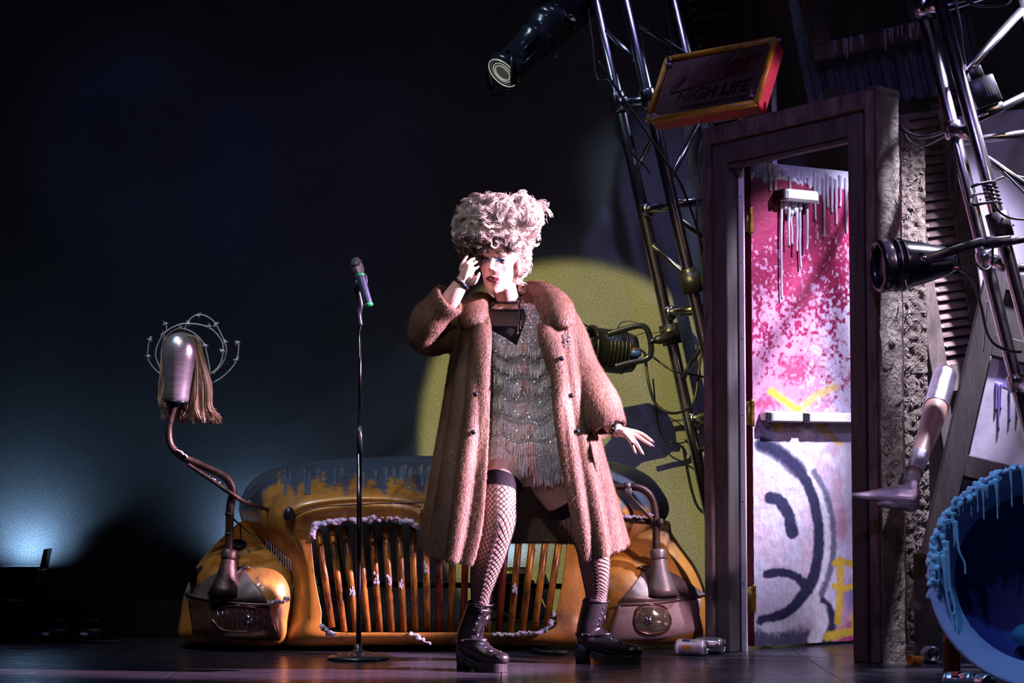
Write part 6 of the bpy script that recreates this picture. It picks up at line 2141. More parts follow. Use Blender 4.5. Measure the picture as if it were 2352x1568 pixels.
tint(np.clip(1.0 - (lips - 0.0014) / 0.0010, 0, 1), (0.085, 0.003, 0.009))
tint(np.clip(1.0 - (np.abs(loc[:, 2] + 0.0592) - 0.0018) / 0.001, 0, 1) * (np.abs(loc[:, 0]) < 0.012) * front, (0.03, 0.004, 0.006))
near = np.ones(len(VB), bool)
for i, (tp, td) in enumerate(FING):
    d = np.linalg.norm(VB - np.array(tp), axis=1)
    CB[d < 0.0075] = (0.03, 0.02, 0.05) if i >= 5 else (0.36, 0.24, 0.25)
M['skin'] = mat_col('skin', 0.42, 0, 0.4, 0.06, 400, sss=0.12, var=0.06)
body_o = part('body', (VB, FB), M['skin'], per, cols=CB)
bvh_b = BVHTree.FromPolygons([Vector(v) for v in VB.tolist()], FB.tolist() if isinstance(FB, np.ndarray) else FB)
# eyes
M['eye_white'] = mat_plain('eye_white', (0.75, 0.72, 0.72), 0.12, 0, 0.05, 40, 0)
M['iris'] = mat_two('iris', (0.035, 0.03, 0.03), (0.12, 0.085, 0.06), 300, 0.4, 0.6, 0.15, 0, None, 0)
M['pupil'] = mat_plain('pupil', (0.004, 0.004, 0.005), 0.08)
for s in (-1, 1):
    c = hw(s * 0.0315, -0.0585, 0.006)
    ey = part('eye', ellipsoid(c, (0.0126, 0.0126, 0.0126), 24, 16), M['eye_white'], per)
    look = (HR @ Vector((0.10, -1, 0.02))).normalized()
    part('iris', lathe([(0.001, 0.0132), (0.0035, 0.0129), (0.0060, 0.0117), (0.0062, 0.0110)], c, look, 24), M['iris'], ey)
    part('pupil', lathe([(0.0003, 0.0137), (0.0028, 0.0134), (0.0030, 0.0128)], c, look, 20), M['pupil'], ey)
    lw = []
    for i in range(11):
        a = math.pi * (0.05 + 0.9 * i / 10)
        p0 = hw(s * 0.0315 + 0.0150 * math.cos(a), -0.0725 + 0.0045 * math.cos(a) ** 2, 0.006 + 0.0092 * math.sin(a))
        p1 = p0 + HR @ Vector((0.004 * math.cos(a), -0.006, 0.0065 * math.sin(a)))
        lw.append(tube([p0, (p0 + p1) / 2 + Vector((0, -0.001, 0)), p1], [0.0006, 0.0005, 0.0002], 5))
    part('eyelashes', join(*lw), M['pupil'], per)
part('teeth', tube([hw(-0.010, -0.0845, -0.0585), hw(0, -0.0870, -0.0585), hw(0.010, -0.0845, -0.0585)], 0.0022, 8), M['white'], per)

# ---- piled blonde hair
hair_s = [(1140, 514, -0.10, 78, 50, 0.115), (1106, 526, -0.13, 48, 42, 0.095), (1180, 515, -0.09, 46, 52, 0.11), (1130, 498, -0.09, 60, 36, 0.10), (1192, 565, -0.06, 20, 58, 0.07), (1084, 548, -0.11, 24, 34, 0.06), (1160, 590, -0.01, 46, 60, 0.06), (1212, 486, -0.06, 15, 14, 0.03), (1142, 548, -0.185, 48, 15, 0.022), (1118, 552, -0.18, 22, 14, 0.025), (1168, 552, -0.18, 22, 16, 0.03), (1096, 575, -0.13, 9, 22, 0.03)]
hg = [ellipsoid(pp(x, y, d), (rx * S0, rd, rz * S0), 24, 14) for x, y, d, rx, rz, rd in hair_s]
VH, FH = remesh(*join(*hg), 0.006, 3)
nz = vnoise(VH[:, 0] * 3 + 7 + VH[:, 1], VH[:, 2] * 3 + VH[:, 1] * 2, 14, 3, 3)
M['hair'] = mat_col('blonde_hair', 0.42, 0, 0.5, 0.8, 90, dist=0.01)
blond = np.array([0.82, 0.72, 0.63])
dark = np.array([0.10, 0.062, 0.045])


def hair_root(pz, px_):
    """dark at the hair line, blonde above"""
    zl = pp(1140, 560, 0).z
    return np.clip((pz - zl + 0.004) / 0.028, 0, 1)


kk = hair_root(VH[:, 2], VH[:, 0])[:, None]
side = (VH[:, 0] > pp(1178, 600).x)[:, None] * 0.75
CH_ = dark * (1 - np.maximum(kk, side)) + blond * 0.75 * np.maximum(kk, side)
hair = part('hair', (VH, FH), M['hair'], per, cols=CH_, label='tall pile of blonde curls with dark roots')
bh = BVHTree.FromPolygons([Vector(v) for v in VH.tolist()], FH.tolist())
r3 = np.random.default_rng(31)
cent = np.array(pp(1140, 520, -0.09))
paths, cols = [], []
KP = 16
triH = np.concatenate([FH[:, [0, 1, 2]], FH[:, [0, 2, 3]]])
cnH = np.cross(VH[triH[:, 1]] - VH[triH[:, 0]], VH[triH[:, 2]] - VH[triH[:, 0]])
arH = np.linalg.norm(cnH, axis=1)
nH = cnH / (arH[:, None] + 1e-12)
for ti in r3.choice(len(triH), 1150, p=arH / arH.sum()):
    root = VH[triH[ti]].mean(0)
    n = nH[ti]
    if n[1] > 0.65:
        continue
    rel = root - cent
    fx = np.array([root[0] * 1.0 + 3.3]), np.array([root[2] + root[1] * 0.7])
    fa_ = (vnoise(fx[0], fx[1], 11, 300, 2)[0] - 0.5) * 9
    sw_ = np.array([math.cos(fa_), 0.0, math.sin(fa_)])
    tan = np.array([rel[0] * 4, 0.0, 0.30]) + sw_ * 0.8 + r3.normal(size=3) * 0.22
    if rel[2] < -0.03:
        tan = np.array([rel[0] * 1.0, -0.1, -0.50]) + sw_ * 0.35 + r3.normal(size=3) * 0.2
    low = rel[2] < -0.062 and n[1] < -0.2 and abs(root[0] - pp(1140, 600).x) < 0.06
    tan -= n * (tan @ n)
    tan /= np.linalg.norm(tan) + 1e-9
    bi = np.cross(n, tan)
    L = r3.uniform(0.035, 0.085) * (0.4 if low else (0.6 if rel[2] < -0.05 else 1))
    rho = r3.uniform(0.007, 0.016) * (0.4 if low else (0.65 if rel[2] < -0.05 else 1))
    turns = r3.uniform(0.55, 1.15)
    tt = np.linspace(0, 1, KP)
    base = root - n * 0.005
    shade = r3.uniform(0.65, 1.2)
    wsg = 1 if r3.random() < 0.5 else -1
    for q in range(14):
        off = r3.normal(size=3) * 0.0036
        rr = rho * (0.7 + 0.4 * tt) * r3.uniform(0.85, 1.15)
        an = turns * 2 * np.pi * tt ** 1.2 * r3.uniform(0.92, 1.08)
        path = base + off + np.outer(tt * L, tan) + np.outer(rr * (1 - np.cos(an)), n) + np.outer(wsg * rr * np.sin(an), bi)
        paths.append(path)
        kz = hair_root(path[:, 2], path[:, 0])[:, None]
        kz = np.maximum(kz, (path[:, 0] > pp(1172, 600).x)[:, None] * 0.8)
        kz = np.clip(kz + 0.25 * tt[:, None], 0, 1)
        c = blond * shade * r3.uniform(0.85, 1.15)
        cols.append(np.minimum(1, dark * (1 - kz) + c * kz))
Vs, Fs = strands(np.array(paths), np.linspace(0.0009, 0.0006, KP))
part('curls', (Vs, Fs), M['hair'], hair, cols=np.repeat(np.array(cols).reshape(-1, 3), 3, 0), kind='stuff')
# flyaway hairs and the curl on the forehead
paths = []
for i in range(120):
    a = r3.uniform(-0.3, 3.3)
    p0 = np.array(pp(1140 + 78 * math.cos(a), 518 - 52 * math.sin(a), r3.uniform(-0.14, -0.03)))
    d = np.array([math.cos(a), r3.uniform(-0.4, 0.2), math.sin(a)])
    b2 = np.array([-d[2], 0, d[0]])
    tt = np.linspace(0, 1, 12)
    L = r3.uniform(0.02, 0.05)
    cu = r3.uniform(-1, 1)
    paths.append(p0 + np.outer(tt * L, d) + np.outer(0.02 * cu * np.sin(tt * 3.5), b2))
Vs, Fs = strands(np.array(paths), 0.0006)
part('flyaway_hairs', (Vs, Fs), M['hair'], hair, cols=np.zeros((len(Vs), 3)) + blond * 1.1, kind='stuff')
paths = []
for i in range(26):
    tt = np.linspace(0, 1, 16)
    an = 2.6 + tt * 5.0
    rr = (0.016 - 0.006 * tt) + r3.normal() * 0.0012
    c = np.array(pp(1137, 561, -0.215)) + r3.normal(size=3) * 0.0015
    paths.append(np.stack([c[0] + rr * np.cos(an), c[1] - 0.006 + 0 * tt, c[2] + rr * np.sin(an)], 1))
for sx, sy, sd in ((1180, 612, -0.05), (1188, 596, -0.03), (1098, 578, -0.10), (1176, 590, -0.07), (1199, 655, 0.0), (1195, 640, 0.0)):
    for i in range(10):
        tt = np.linspace(0, 1, 16)
        an = r3.uniform(0, 1) + tt * 5.5
        rr = r3.uniform(0.008, 0.014)
        c = np.array(pp(sx, sy, sd)) + r3.normal(size=3) * 0.004
        paths.append(np.stack([c[0] + rr * np.cos(an), c[1] + 0.01 * tt, c[2] + rr * np.sin(an) - 0.012 * tt], 1))
Vs, Fs = strands(np.array(paths), 0.0010)
part('forehead_curl', (Vs, Fs), M['hair'], hair, cols=np.zeros((len(Vs), 3)) + blond, kind='stuff')

# ---- fishnet stockings: real strands over the leg, with a dark welt
M['net'] = mat_plain('black_net', (0.010, 0.006, 0.012), 0.6, 0, 0.2, 30, 0)
M['welt'] = mat_plain('stocking_welt', (0.010, 0.008, 0.012), 0.8, 0, 0.3, 60, 0.2, spec=0.15)


def legframe(Q):
    pts, T, N = frames([q[:3] for q in Q])
    B = [t_.cross(n_) for t_, n_ in zip(T, N)]
    return np.array(pts), np.array(N), np.array(B), np.array([q[3] for q in Q])


for Q, z0, z1, welt in ((LR, P(1150, 1128, D0).z, P(1100, 1400, D0).z, True), (LL, P(1300, 1165, D0 + 0.1).z, P(1370, 1400, D0 + 0.25).z, True)):
    pc, Nn, Bb, rr = legframe(Q)
    t0 = np.interp(-z0, -pc[:, 2], np.arange(len(pc)))
    t1 = np.interp(-z1, -pc[:, 2], np.arange(len(pc)))
    K = 90
    ts = np.linspace(t0, t1, K)
    ii = np.arange(len(pc))
    ip = lambda A: np.stack([np.interp(ts, ii, A[:, c]) for c in range(3)], 1)
    c, n_, b2 = ip(pc), ip(Nn), ip(Bb)
    r_ = np.interp(ts, ii, rr)
    Ln = np.linalg.norm(pc[int(t1)] - pc[int(t0)])
    tw = Ln / 0.052 * 0.80
    paths = []
    ns = 21
    for d in (-1, 1):
        for k in range(ns):
            an = 2 * np.pi * k / ns + d * tw * np.linspace(0, 1, K)
            raw = c + (r_ + 0.002)[:, None] * (np.cos(an)[:, None] * n_ + np.sin(an)[:, None] * b2)
            path = []
            for q in raw:
                h_ = bvh_b.find_nearest(Vector(q))
                if h_[0] is not None and h_[3] < 0.03:
                    dd_ = (Vector(q) - h_[0]).dot(h_[1])
                    if dd_ < 0.0014 or dd_ > 0.005:
                        q = np.array(h_[0] + h_[1] * 0.0016)
                path.append(q)
            paths.append(path)
    Vs, Fs = strands(np.array(paths), 0.00115)
    st = part('fishnet_stocking', (Vs, Fs), M['net'], per, kind='stuff', label='black fishnet stocking')
    tsw = np.linspace(t0 - (6.0 if Q is LR else 4.0), t0 + 0.4, 14)
    cw = [tuple(np.interp(t_, ii, pc[:, j]) for j in range(3)) for t_ in tsw]
    rw = [float(np.interp(t_, ii, rr)) + 0.0028 for t_ in tsw]
    part('welt', tube(cw, rw, 32, caps=False), M['welt'], st)


# ---- ankle boots with block heels
M['leather'] = mat_plain('black_leather', (0.011, 0.011, 0.013), 0.27, 0, 0.3, 30, 0.35, dist=0.003)
M['sole'] = mat_plain('black_sole', (0.010, 0.010, 0.011), 0.5, 0, 0.3, 40, 0.2)


def boot(heel, toe, shaft_top, rs, label):
    """heel, toe: points on the floor; shaft_top: centre of the shaft opening"""
    heel, toe = Vector((heel[0], heel[1], 0)), Vector((toe[0], toe[1], 0))
    d = (toe - heel)
    L = d.length
    d.normalize()
    sd = Vector((-d.y, d.x, 0))
    f = lambda u, s, z: heel + d * (u * L) + sd * s + Vector((0, 0, z))
    st = Vector(shaft_top)
    sh = []
    ank = f(0.20, 0, 0.125)
    sh.append(ctube([st, st.lerp(ank, 0.5), ank, f(0.22, 0, 0.085)], [rs * 1.04, rs, rs * 0.93, rs * 0.98], 6, 24))
    sh.append(ctube([f(0.16, 0, 0.085), f(0.40, 0, 0.078), f(0.62, 0, 0.055), f(0.80, 0, 0.046), f(0.90, 0, 0.042)], [0.040, 0.041, 0.037, 0.035, 0.028], 6, 22))
    sh.append(ellipsoid(f(0.88, 0, 0.050), (0.036, 0.036, 0.026), 22, 14))
    sh.append(ctube([f(0.24, 0, 0.12), f(0.44, 0, 0.092), f(0.66, 0, 0.062)], [0.036, 0.034, 0.026], 6, 20))
    V, F = remesh(*join(*sh), 0.0045, 4)
    zmin = 0.026
    for v in V:                                   # flatten on to the sole
        u = (Vector(v) - heel).dot(d) / L
        zf = 0.028 if u > 0.5 else 0.028 + (0.5 - u) * 0.085
        v[2] = max(v[2], zf)
    b_ = part('boot', (V, F), M['leather'], per, label=label)
    bb = BVHTree.FromPolygons([Vector(v) for v in V.tolist()], F.tolist())
    # platform sole following the foot
    n = 20
    top, bot = [], []
    for i in range(n + 1):
        u = 0.26 + 0.72 * i / n
        wdt = 0.038 if u < 0.5 else 0.043 * math.sqrt(max(0.02, 1 - max(0, (u - 0.80) / 0.19) ** 2)) if u > 0.8 else 0.041
        zt = 0.034 if u > 0.5 else 0.034 + (0.5 - u) * 0.075
        zb = 0.0 if u > 0.47 else (0.47 - u) * 0.12
        top.append((u, wdt, zt))
        bot.append((u, wdt, zb))
    V, F = [], []
    for (u, wd, zt), (_, _, zb) in zip(top, bot):
        V += [f(u, -wd, zb), f(u, wd, zb), f(u, wd, zt), f(u, -wd, zt)]
    for i in range(n):
        a = i * 4
        for k in range(4):
            k2 = (k + 1) % 4
            F.append((a + k, a + k2, a + 4 + k2, a + 4 + k))
    F.append((3, 2, 1, 0))
    F.append((n * 4, n * 4 + 1, n * 4 + 2, n * 4 + 3))
    part('platform_sole', cham(V, F, 0.0015), M['sole'], b_, smooth=False)
    hV = []
    for z, u0, u1, wd in ((0.0, 0.015, 0.235, 0.030), (0.035, 0.010, 0.225, 0.030), (0.078, -0.015, 0.30, 0.036)):
        hV.append([f(u0 + (u1 - u0) * (0.5 - 0.5 * math.cos(2 * math.pi * k / 20 + 0.0) * (1 if abs(math.cos(2 * math.pi * k / 20)) < 0.75 else 1)), wd * math.sin(2 * math.pi * k / 20) * (1.15 if abs(math.sin(2 * math.pi * k / 20)) < 0.9 else 1.0), z) for k in range(20)])
    part('block_heel', loftrings(hV), M['sole'], b_)
    # eyelets and laces up the front, facing the toe and the camera side
    side = Vector((0, -1, 0)) - d * (-d.y)
    eyel = []
    for i in range(9):
        t_ = i / 8
        base = f(0.66 - 0.32 * min(1, t_ * 1.9), 0, 0.085) if t_ < 0.45 else None
        c = ank.lerp(st, max(0, (t_ - 0.42) / 0.58)) if t_ >= 0.42 else f(0.62 - 0.75 * t_, 0, 0.06 + 0.11 * t_)
        row = []
        for sgn in (-1, 1):
            dirv = (d * 0.80 + sd * (0.55 * sgn) + Vector((0, 0, 0.45 * (1 - t_)))).normalized()
            h_ = bb.ray_cast(c + dirv * 0.12, -dirv)
            p0 = h_[0] if h_[0] is not None else c + dirv * rs
            row.append((p0, dirv))
            part('eyelet', lathe([(0.0026, 0.0), (0.0046, 0.0004), (0.0046, 0.0022), (0.0026, 0.0026)], p0, dirv, 12, True), M['chrome'], b_)
        eyel.append(row)
    lace = []
    for i in range(8):
        for sgn in (0, 1):
            a, b2 = eyel[i][sgn], eyel[i + 1][1 - sgn]
            mid = (a[0] + b2[0]) / 2 + (a[1] + b2[1]).normalized() * 0.007
            lace.append(ctube([a[0] + a[1] * 0.002, mid, b2[0] + b2[1] * 0.002], 0.0019, 5, 6))
    kn = (eyel[8][0][0] + eyel[8][1][0]) / 2 + d * 0.012
    for sgn in (-1, 1):
        lace.append(ctube([kn, kn + d * 0.014 + sd * (0.016 * sgn) + Vector((0, 0, -0.01)), kn + d * 0.02 + sd * (0.012 * sgn) + Vector((0, 0, -0.055)), kn + d * 0.010 + sd * (0.004 * sgn) + Vector((0, 0, -0.03)), kn], 0.002, 6, 6))
        lace.append(ctube([kn, kn + d * 0.02 + sd * (0.006 * sgn) + Vector((0, 0, -0.03)), kn + d * 0.022 + sd * (0.010 * sgn) + Vector((0, 0, -0.085))], 0.0019, 6, 6))
    part('laces', join(*lace), M['welt'], b_)
    # ankle strap, top cuff
    part('top_cuff', tube([tuple(st + Vector((rs * 1.05 * math.cos(a), rs * 1.05 * math.sin(a), 0.002 * math.sin(2 * a)))) for a in np.linspace(0, 2 * math.pi, 28)[:-1]], 0.004, 8, closed=True), M['leather'], b_)
    str_ = []
    for a in np.linspace(0, 2 * math.pi, 30)[:-1]:
        dv = d * math.cos(a) + sd * math.sin(a) + Vector((0, 0, 0.0))
        c = ank + Vector((0, 0, -0.012))
        h_ = bb.ray_cast(c + dv * 0.14, -dv)
        str_.append((h_[0] if h_[0] is not None else c + dv * rs) + dv * 0.002)
    part('ankle_strap', tube(str_, 0.007, 8, closed=True, squash=(1.0, 0.45)), M['leather'], b_)
    for a in (1.2, 1.7, 4.4, 4.9):
        dv = d * math.cos(a) + sd * math.sin(a)
        h_ = bb.ray_cast(ank + Vector((0, 0, -0.012)) + dv * 0.14, -dv)
        if h_[0] is not None:
            part('stud', ellipsoid(h_[0] + dv * 0.006, (0.004, 0.004, 0.004), 8, 6), M['chrome'], b_)
    for u in (0.70, 0.76, 0.82):
        h_ = bb.ray_cast(f(u, 0.02 if d.x > 0 else -0.02, 0.2), Vector((0, 0, -1)))
        if h_[0] is not None:
            part('stud', ellipsoid(h_[0], (0.0035, 0.0035, 0.0035), 8, 6), M['chrome'], b_)


hr0, hr1 = P(1053, 1528, 7.60), P(1162, 1528, 7.48)
boot((hr0.x, 7.60), (hr1.x, 7.47), P(1103, 1388, D0 - 0.055), 0.047, 'black laced boot nearer the microphone stand')
hl0, hl1 = P(1320, 1515, 7.83), P(1475, 1515, 7.80)
boot((hl0.x, 7.84), (hl1.x, 7.79), P(1369, 1380, D0 + 0.25), 0.049, 'black laced boot nearer the door')

# ---- net top, bandeau, choker
paths = []
K = 40
for d in (-1, 1):
    for k in range(-34, 35):
        pth_ = []
        for i in range(K):
            v = 708 + 92 * i / (K - 1)
            a = k * 0.052 + d * (i / (K - 1) - 0.5) * 1.45
            a = max(-1.15, min(1.15, a))
            q = tors(v, a, 0.02)
            h_ = bvh_b.find_nearest(q)
            pth_.append(np.array(h_[0] + h_[1] * 0.0018))
        paths.append(pth_)
Vs, Fs = strands(np.array(paths), 0.0009)
nt_ = part('net_top', (Vs, Fs), M['net'], per, kind='stuff', label='black net top')


def bodycurve(pts, off):
    out = []
    for v, a in pts:
        h_ = bvh_b.find_nearest(tors(v, a, 0.02))
        out.append(h_[0] + h_[1] * off)
    return out


part('neckline_band', tube(bodycurve([(712 - 4 * math.sin(abs(a)) ** 2 * 3, a) for a in np.linspace(-1.2, 1.2, 30)], 0.002), 0.0035, 8), M['net'], nt_)
part('shoulder_straps', join(*[tube(bodycurve([(v, a0 + (a1 - a0) * (v - 690) / 50) for v in np.linspace(690, 740, 12)], 0.003), 0.0032, 6) for a0, a1 in ((0.9, 0.7), (1.15, 0.85), (1.35, 1.0), (-0.9, -0.7))]), M['net'], nt_)
V, F = [], []
NA, NVv = 60, 26
hc = tors(761, -0.11)
for i in range(NA + 1):
    for j in range(NVv + 1):
        a = -1.0 + 2.0 * i / NA
        v = 752 + 8 * math.cos(a * 2.0) * -0.4 + 52 * j / NVv
        h_ = bvh_b.find_nearest(tors(v, a, 0.03))
        V.append(h_[0] + h_[1] * 0.0030)
hcx, hcz = pp(1173, 761).x, pp(1173, 761, -0.1).z
for i in range(NA):
    for j in range(NVv):
        q = [i * (NVv + 1) + j, (i + 1) * (NVv + 1) + j, (i + 1) * (NVv + 1) + j + 1, i * (NVv + 1) + j + 1]
        c = sum((V[k] for k in q), Vector()) / 4
        if math.hypot(c.x - hcx, (c.z - hcz)) < 0.013:
            continue
        F.append(tuple(q))
part('bandeau', (V, F), M['welt'], nt_, label='black bandeau with a keyhole')
neck_c = pp(1166, 689, -0.045)
ch = []
for i in range(40):
    a = 2 * math.pi * i / 40
    dv = Vector((math.cos(a), math.sin(a), 0.10 * math.cos(a) + 0.28 * math.sin(a)))
    h_ = bvh_b.ray_cast(neck_c + dv * 0.16, -dv)
    ch.append((h_[0] if h_[0] is not None else neck_c + dv * 0.05) + Vector((math.cos(a), math.sin(a), 0)) * 0.002)
chk = part('choker', tube(ch, 0.0045, 8, closed=True), M['leather'], per, label='black choker')
c0 = pp(1191, 690, -0.09)
part('choker_strap', ctube([c0, pp(1193, 720, -0.12), pp(1192, 745, -0.14), pp(1191, 752, -0.145)], 0.0042, 6, 8), M['leather'], chk)
for x, y in ((1190, 768), (1196, 758)):
    part('metal_tip', ctube([pp(x + 1, y - 22, -0.146), pp(x, y - 5, -0.150), pp(x, y, -0.150)], [0.0015, 0.0022, 0.0022], 4, 8), M['chrome'], chk)

# ---- sparkling fringed dress
def dtop(a):
    if a < -0.02:
        return max(735.0, 797 - 68 * (-a - 0.02))
    return max(698.0, 797 - 200 * a)


def dhem(a):
    if a > 2 or a < -2:
        return 1085
    if a < -0.30:
        return 1046 + max(0, -a - 0.75) * 10
    if a < 0.15:
        return 1046 + (a + 0.30) / 0.45 * 42
    return 1088


def mat_sequin():
    m, t, b = nt('sequin_cloth')
    setb(b, 0.20, 0.25, 0.9)
    v = t.nodes.new('ShaderNodeTexVoronoi')
    v.inputs['Scale'].default_value = 230
    tc = t.nodes.new('ShaderNodeTexCoord')
    t.links.new(tc.outputs['Object'], v.inputs['Vector'])
    sub = t.nodes.new('ShaderNodeVectorMath')
    sub.operation = 'SUBTRACT'
    sub.inputs[1].default_value = (0.5, 0.5, 0.5)
    t.links.new(v.outputs['Color'], sub.inputs[0])
    sc_ = t.nodes.new('ShaderNodeVectorMath')
    sc_.operation = 'SCALE'
    sc_.inputs['Scale'].default_value = 1.3
    t.links.new(sub.outputs[0], sc_.inputs[0])
    geo = t.nodes.new('ShaderNodeNewGeometry')
    ad = t.nodes.new('ShaderNodeVectorMath')
    t.links.new(geo.outputs['Normal'], ad.inputs[0])
    t.links.new(sc_.outputs[0], ad.inputs[1])
    nm = t.nodes.new('ShaderNodeVectorMath')
    nm.operation = 'NORMALIZE'
    t.links.new(ad.outputs[0], nm.inputs[0])
    t.links.new(nm.outputs[0], b.inputs['Normal'])
    r = ramp(t, v.outputs['Distance'], [(0.0, (0.88, 0.85, 0.84)), (0.7, (0.52, 0.48, 0.46))])
    t.links.new(r.outputs[0], b.inputs['Base Color'])
    return m


M['sequin'] = mat_sequin()
NA, NVv = 140, 60
V, F = [], []
for i in range(NA):
    a = -math.pi + 2 * math.pi * i / NA
    t0_, t1_ = dtop(a) if abs(a) < 1.6 else 735, dhem(a)
    for j in range(NVv + 1):
        v = t0_ + (t1_ - t0_) * j / NVv
        p = tors(v, a, 0.012 + 0.004 * math.sin(a * 9) * j / NVv)
        h_ = bvh_b.find_nearest(p)
        if h_[0] is not None and (p - h_[0]).dot(h_[1]) < 0.006:
            p = h_[0] + h_[1] * 0.007
        V.append(p)
for i in range(NA):
    i2 = (i + 1) % NA
    for j in range(NVv):
        F.append((i * (NVv + 1) + j, i2 * (NVv + 1) + j, i2 * (NVv + 1) + j + 1, i * (NVv + 1) + j + 1))
dress = part('dress', (V, F), M['sequin'], per, label='sparkling silver dress')
bd = BVHTree.FromPolygons([Vector(v) for v in V], F)
M['fringe'] = mat_col('bead_fringe', 0.25, 0.30, 0.8)
pal = np.array([(0.62, 0.60, 0.60), (0.70, 0.66, 0.58), (0.52, 0.52, 0.58), (0.48, 0.42, 0.30), (0.45, 0.16, 0.18)])
for ri, (vc, rise, L, a0, a1) in enumerate(((812, -55, 0.055, -0.95, 0.95), (852, -50, 0.060, -1.0, 1.0), (892, -45, 0.060, -1.1, 1.1), (940, -40, 0.065, -1.1, 1.1), (988, -36, 0.065, -1.2, 1.2), (1030, -40, 0.065, -1.2, 1.2), (1068, -56, 0.062, -1.25, 1.25), (1085, -10, 0.050, 0.1, 1.6))):
    paths, cols = [], []
    n = int(120 * (a1 - a0))
    for k in range(n):
        a = a0 + (a1 - a0) * k / n + r3.uniform(-0.006, 0.006)
        zig = abs(((a - 0.1) * 1.35) % 1.0 - 0.5) * 2
        v = vc + rise * (0.55 * abs(a - 0.12) + 0.45 * zig * 0.8)
        v = max(v, dtop(a) + 3) if abs(a) < 1.6 else v
        if v > dhem(a) + 4:
            v = dhem(a) + r3.uniform(-3, 2)
        p = tors(v, a, 0.014)
        h_ = bd.find_nearest(p)
        p = np.array(h_[0]) + np.array([math.sin(a), -math.cos(a), 0]) * 0.003
        Lk = L * (0.78 if ri < 6 else 1.0) * r3.uniform(0.7, 1.15)
        sw = r3.normal(size=3) * 0.004
        tt = np.linspace(0, 1, 7)
        path = []
        for t_ in tt:
            q = p + np.array([0, 0, -Lk * t_]) + sw * t_ ** 1.5
            g = bd.find_nearest(Vector(q))
            out = np.array([math.sin(a), -math.cos(a), 0])
            if g[0] is not None:
                dd_ = (q - np.array(g[0])) @ out
                if dd_ < 0.004:
                    q = q + out * (0.004 - dd_)
            path.append(q)
        paths.append(path)
        pi = int(r3.choice(5, p=[0.40, 0.25, 0.2, 0.08, 0.07]))
        if abs(a - 0.1) < 0.12 and r3.random() < 0.3:
            pi = 4
        c = np.minimum(0.95, pal[pi] * r3.uniform(1.2, 1.9))
        cols.append(np.repeat(c[None], 7, 0))
    Vs, Fs = strands(np.array(paths), 0.0013)
    part('fringe_row', (Vs, Fs), M['fringe'], dress, cols=np.minimum(1, np.repeat(np.array(cols).reshape(-1, 3), 3, 0)), kind='stuff')
# loose sequins that catch the light
V, F, o_ = [], [], 0
cnt = 0
for k in range(6500):
    a = r3.uniform(-1.2, 1.2)
    v = r3.uniform(dtop(a) + 2, dhem(a))
    p = tors(v, a, 0.018)
    h_ = bd.find_nearest(p)
    nrm = Vector((math.sin(a), -math.cos(a), 0)) + Vector(r3.normal(size=3) * 0.55)
    nrm.normalize()
    u = nrm.orthogonal().normalized()
    w_ = nrm.cross(u)
    c = h_[0] + Vector((math.sin(a), -math.cos(a), 0)) * r3.uniform(0.003, 0.014)
    rr0 = r3.uniform(0.0014, 0.0027)
    for q in range(6):
        an = math.pi * q / 3
        V.append(c + u * (rr0 * math.cos(an)) + w_ * (rr0 * math.sin(an)))
    F.append(tuple(range(o_, o_ + 6)))
    o_ += 6
part('loose_sequins', (V, F), mat_plain('sequin_disc', (0.85, 0.83, 0.86), 0.12, 0.35, 0.1, 50, 0), dress, smooth=False, kind='stuff')

# ---- fur coat
CS = [
    (688, [(1122, -0.07), (1106, -0.07), (1092, -0.02), (1112, 0.06), (1175, 0.10), (1240, 0.07), (1262, 0.0), (1250, -0.06), (1224, -0.08)]),
    (712, [(1120, -0.10), (1085, -0.10), (1060, -0.02), (1085, 0.09), (1175, 0.14), (1272, 0.10), (1302, 0.0), (1288, -0.09), (1238, -0.11)]),
    (760, [(1129, -0.14), (1086, -0.14), (1056, -0.02), (1080, 0.12), (1185, 0.17), (1290, 0.13), (1320, 0.02), (1302, -0.11), (1252, -0.14)]),
    (850, [(1127, -0.14), (1076, -0.15), (1041, -0.02), (1070, 0.15), (1190, 0.21), (1305, 0.16), (1334, 0.04), (1308, -0.11), (1264, -0.14)]),
    (950, [(1122, -0.14), (1066, -0.16), (1026, -0.02), (1060, 0.20), (1195, 0.27), (1325, 0.20), (1352, 0.05), (1322, -0.11), (1275, -0.13)]),
    (1050, [(1117, -0.15), (1052, -0.18), (1009, -0.02), (1050, 0.24), (1200, 0.33), (1345, 0.24), (1378, 0.06), (1340, -0.11), (1291, -0.12)]),
    (1150, [(1112, -0.17), (1042, -0.19), (993, -0.02), (1040, 0.28), (1210, 0.37), (1368, 0.28), (1405, 0.06), (1362, -0.11), (1308, -0.11)]),
    (1225, [(1104, -0.17), (1036, -0.20), (981, -0.02), (1040, 0.30), (1210, 0.39), (1385, 0.30), (1424, 0.06), (1378, -0.11), (1326, -0.10)]),
]
hem = [(1085, 1296, -0.17), (1032, 1290, -0.20), (975, 1264, -0.02), (1040, 1252, 0.30), (1210, 1247, 0.39), (1390, 1250, 0.30), (1432, 1254, 0.06), (1388, 1277, -0.11), (1339, 1291, -0.09)]
lv = []
for v, pts in CS:
    lv.append([np.array(pp(x, v, d)) for x, d in pts])
lv.append([np.array(pp(x, v, d)) for x, v, d in hem])
lv = np.array(lv)                                     # (levels, 9, 3)
KS = 14
rows = np.array([cr(list(r_), KS) for r_ in lv])      # (levels, n, 3)
nS = rows.shape[1]
grid = np.array([cr(list(rows[:, j]), 8) for j in range(nS)])   # (n, m, 3)
nM = grid.shape[1]
gu = np.gradient(grid, axis=0)
gv = np.gradient(grid, axis=1)
nr = np.cross(gv, gu)
nr /= np.linalg.norm(nr, axis=2, keepdims=True) + 1e-9
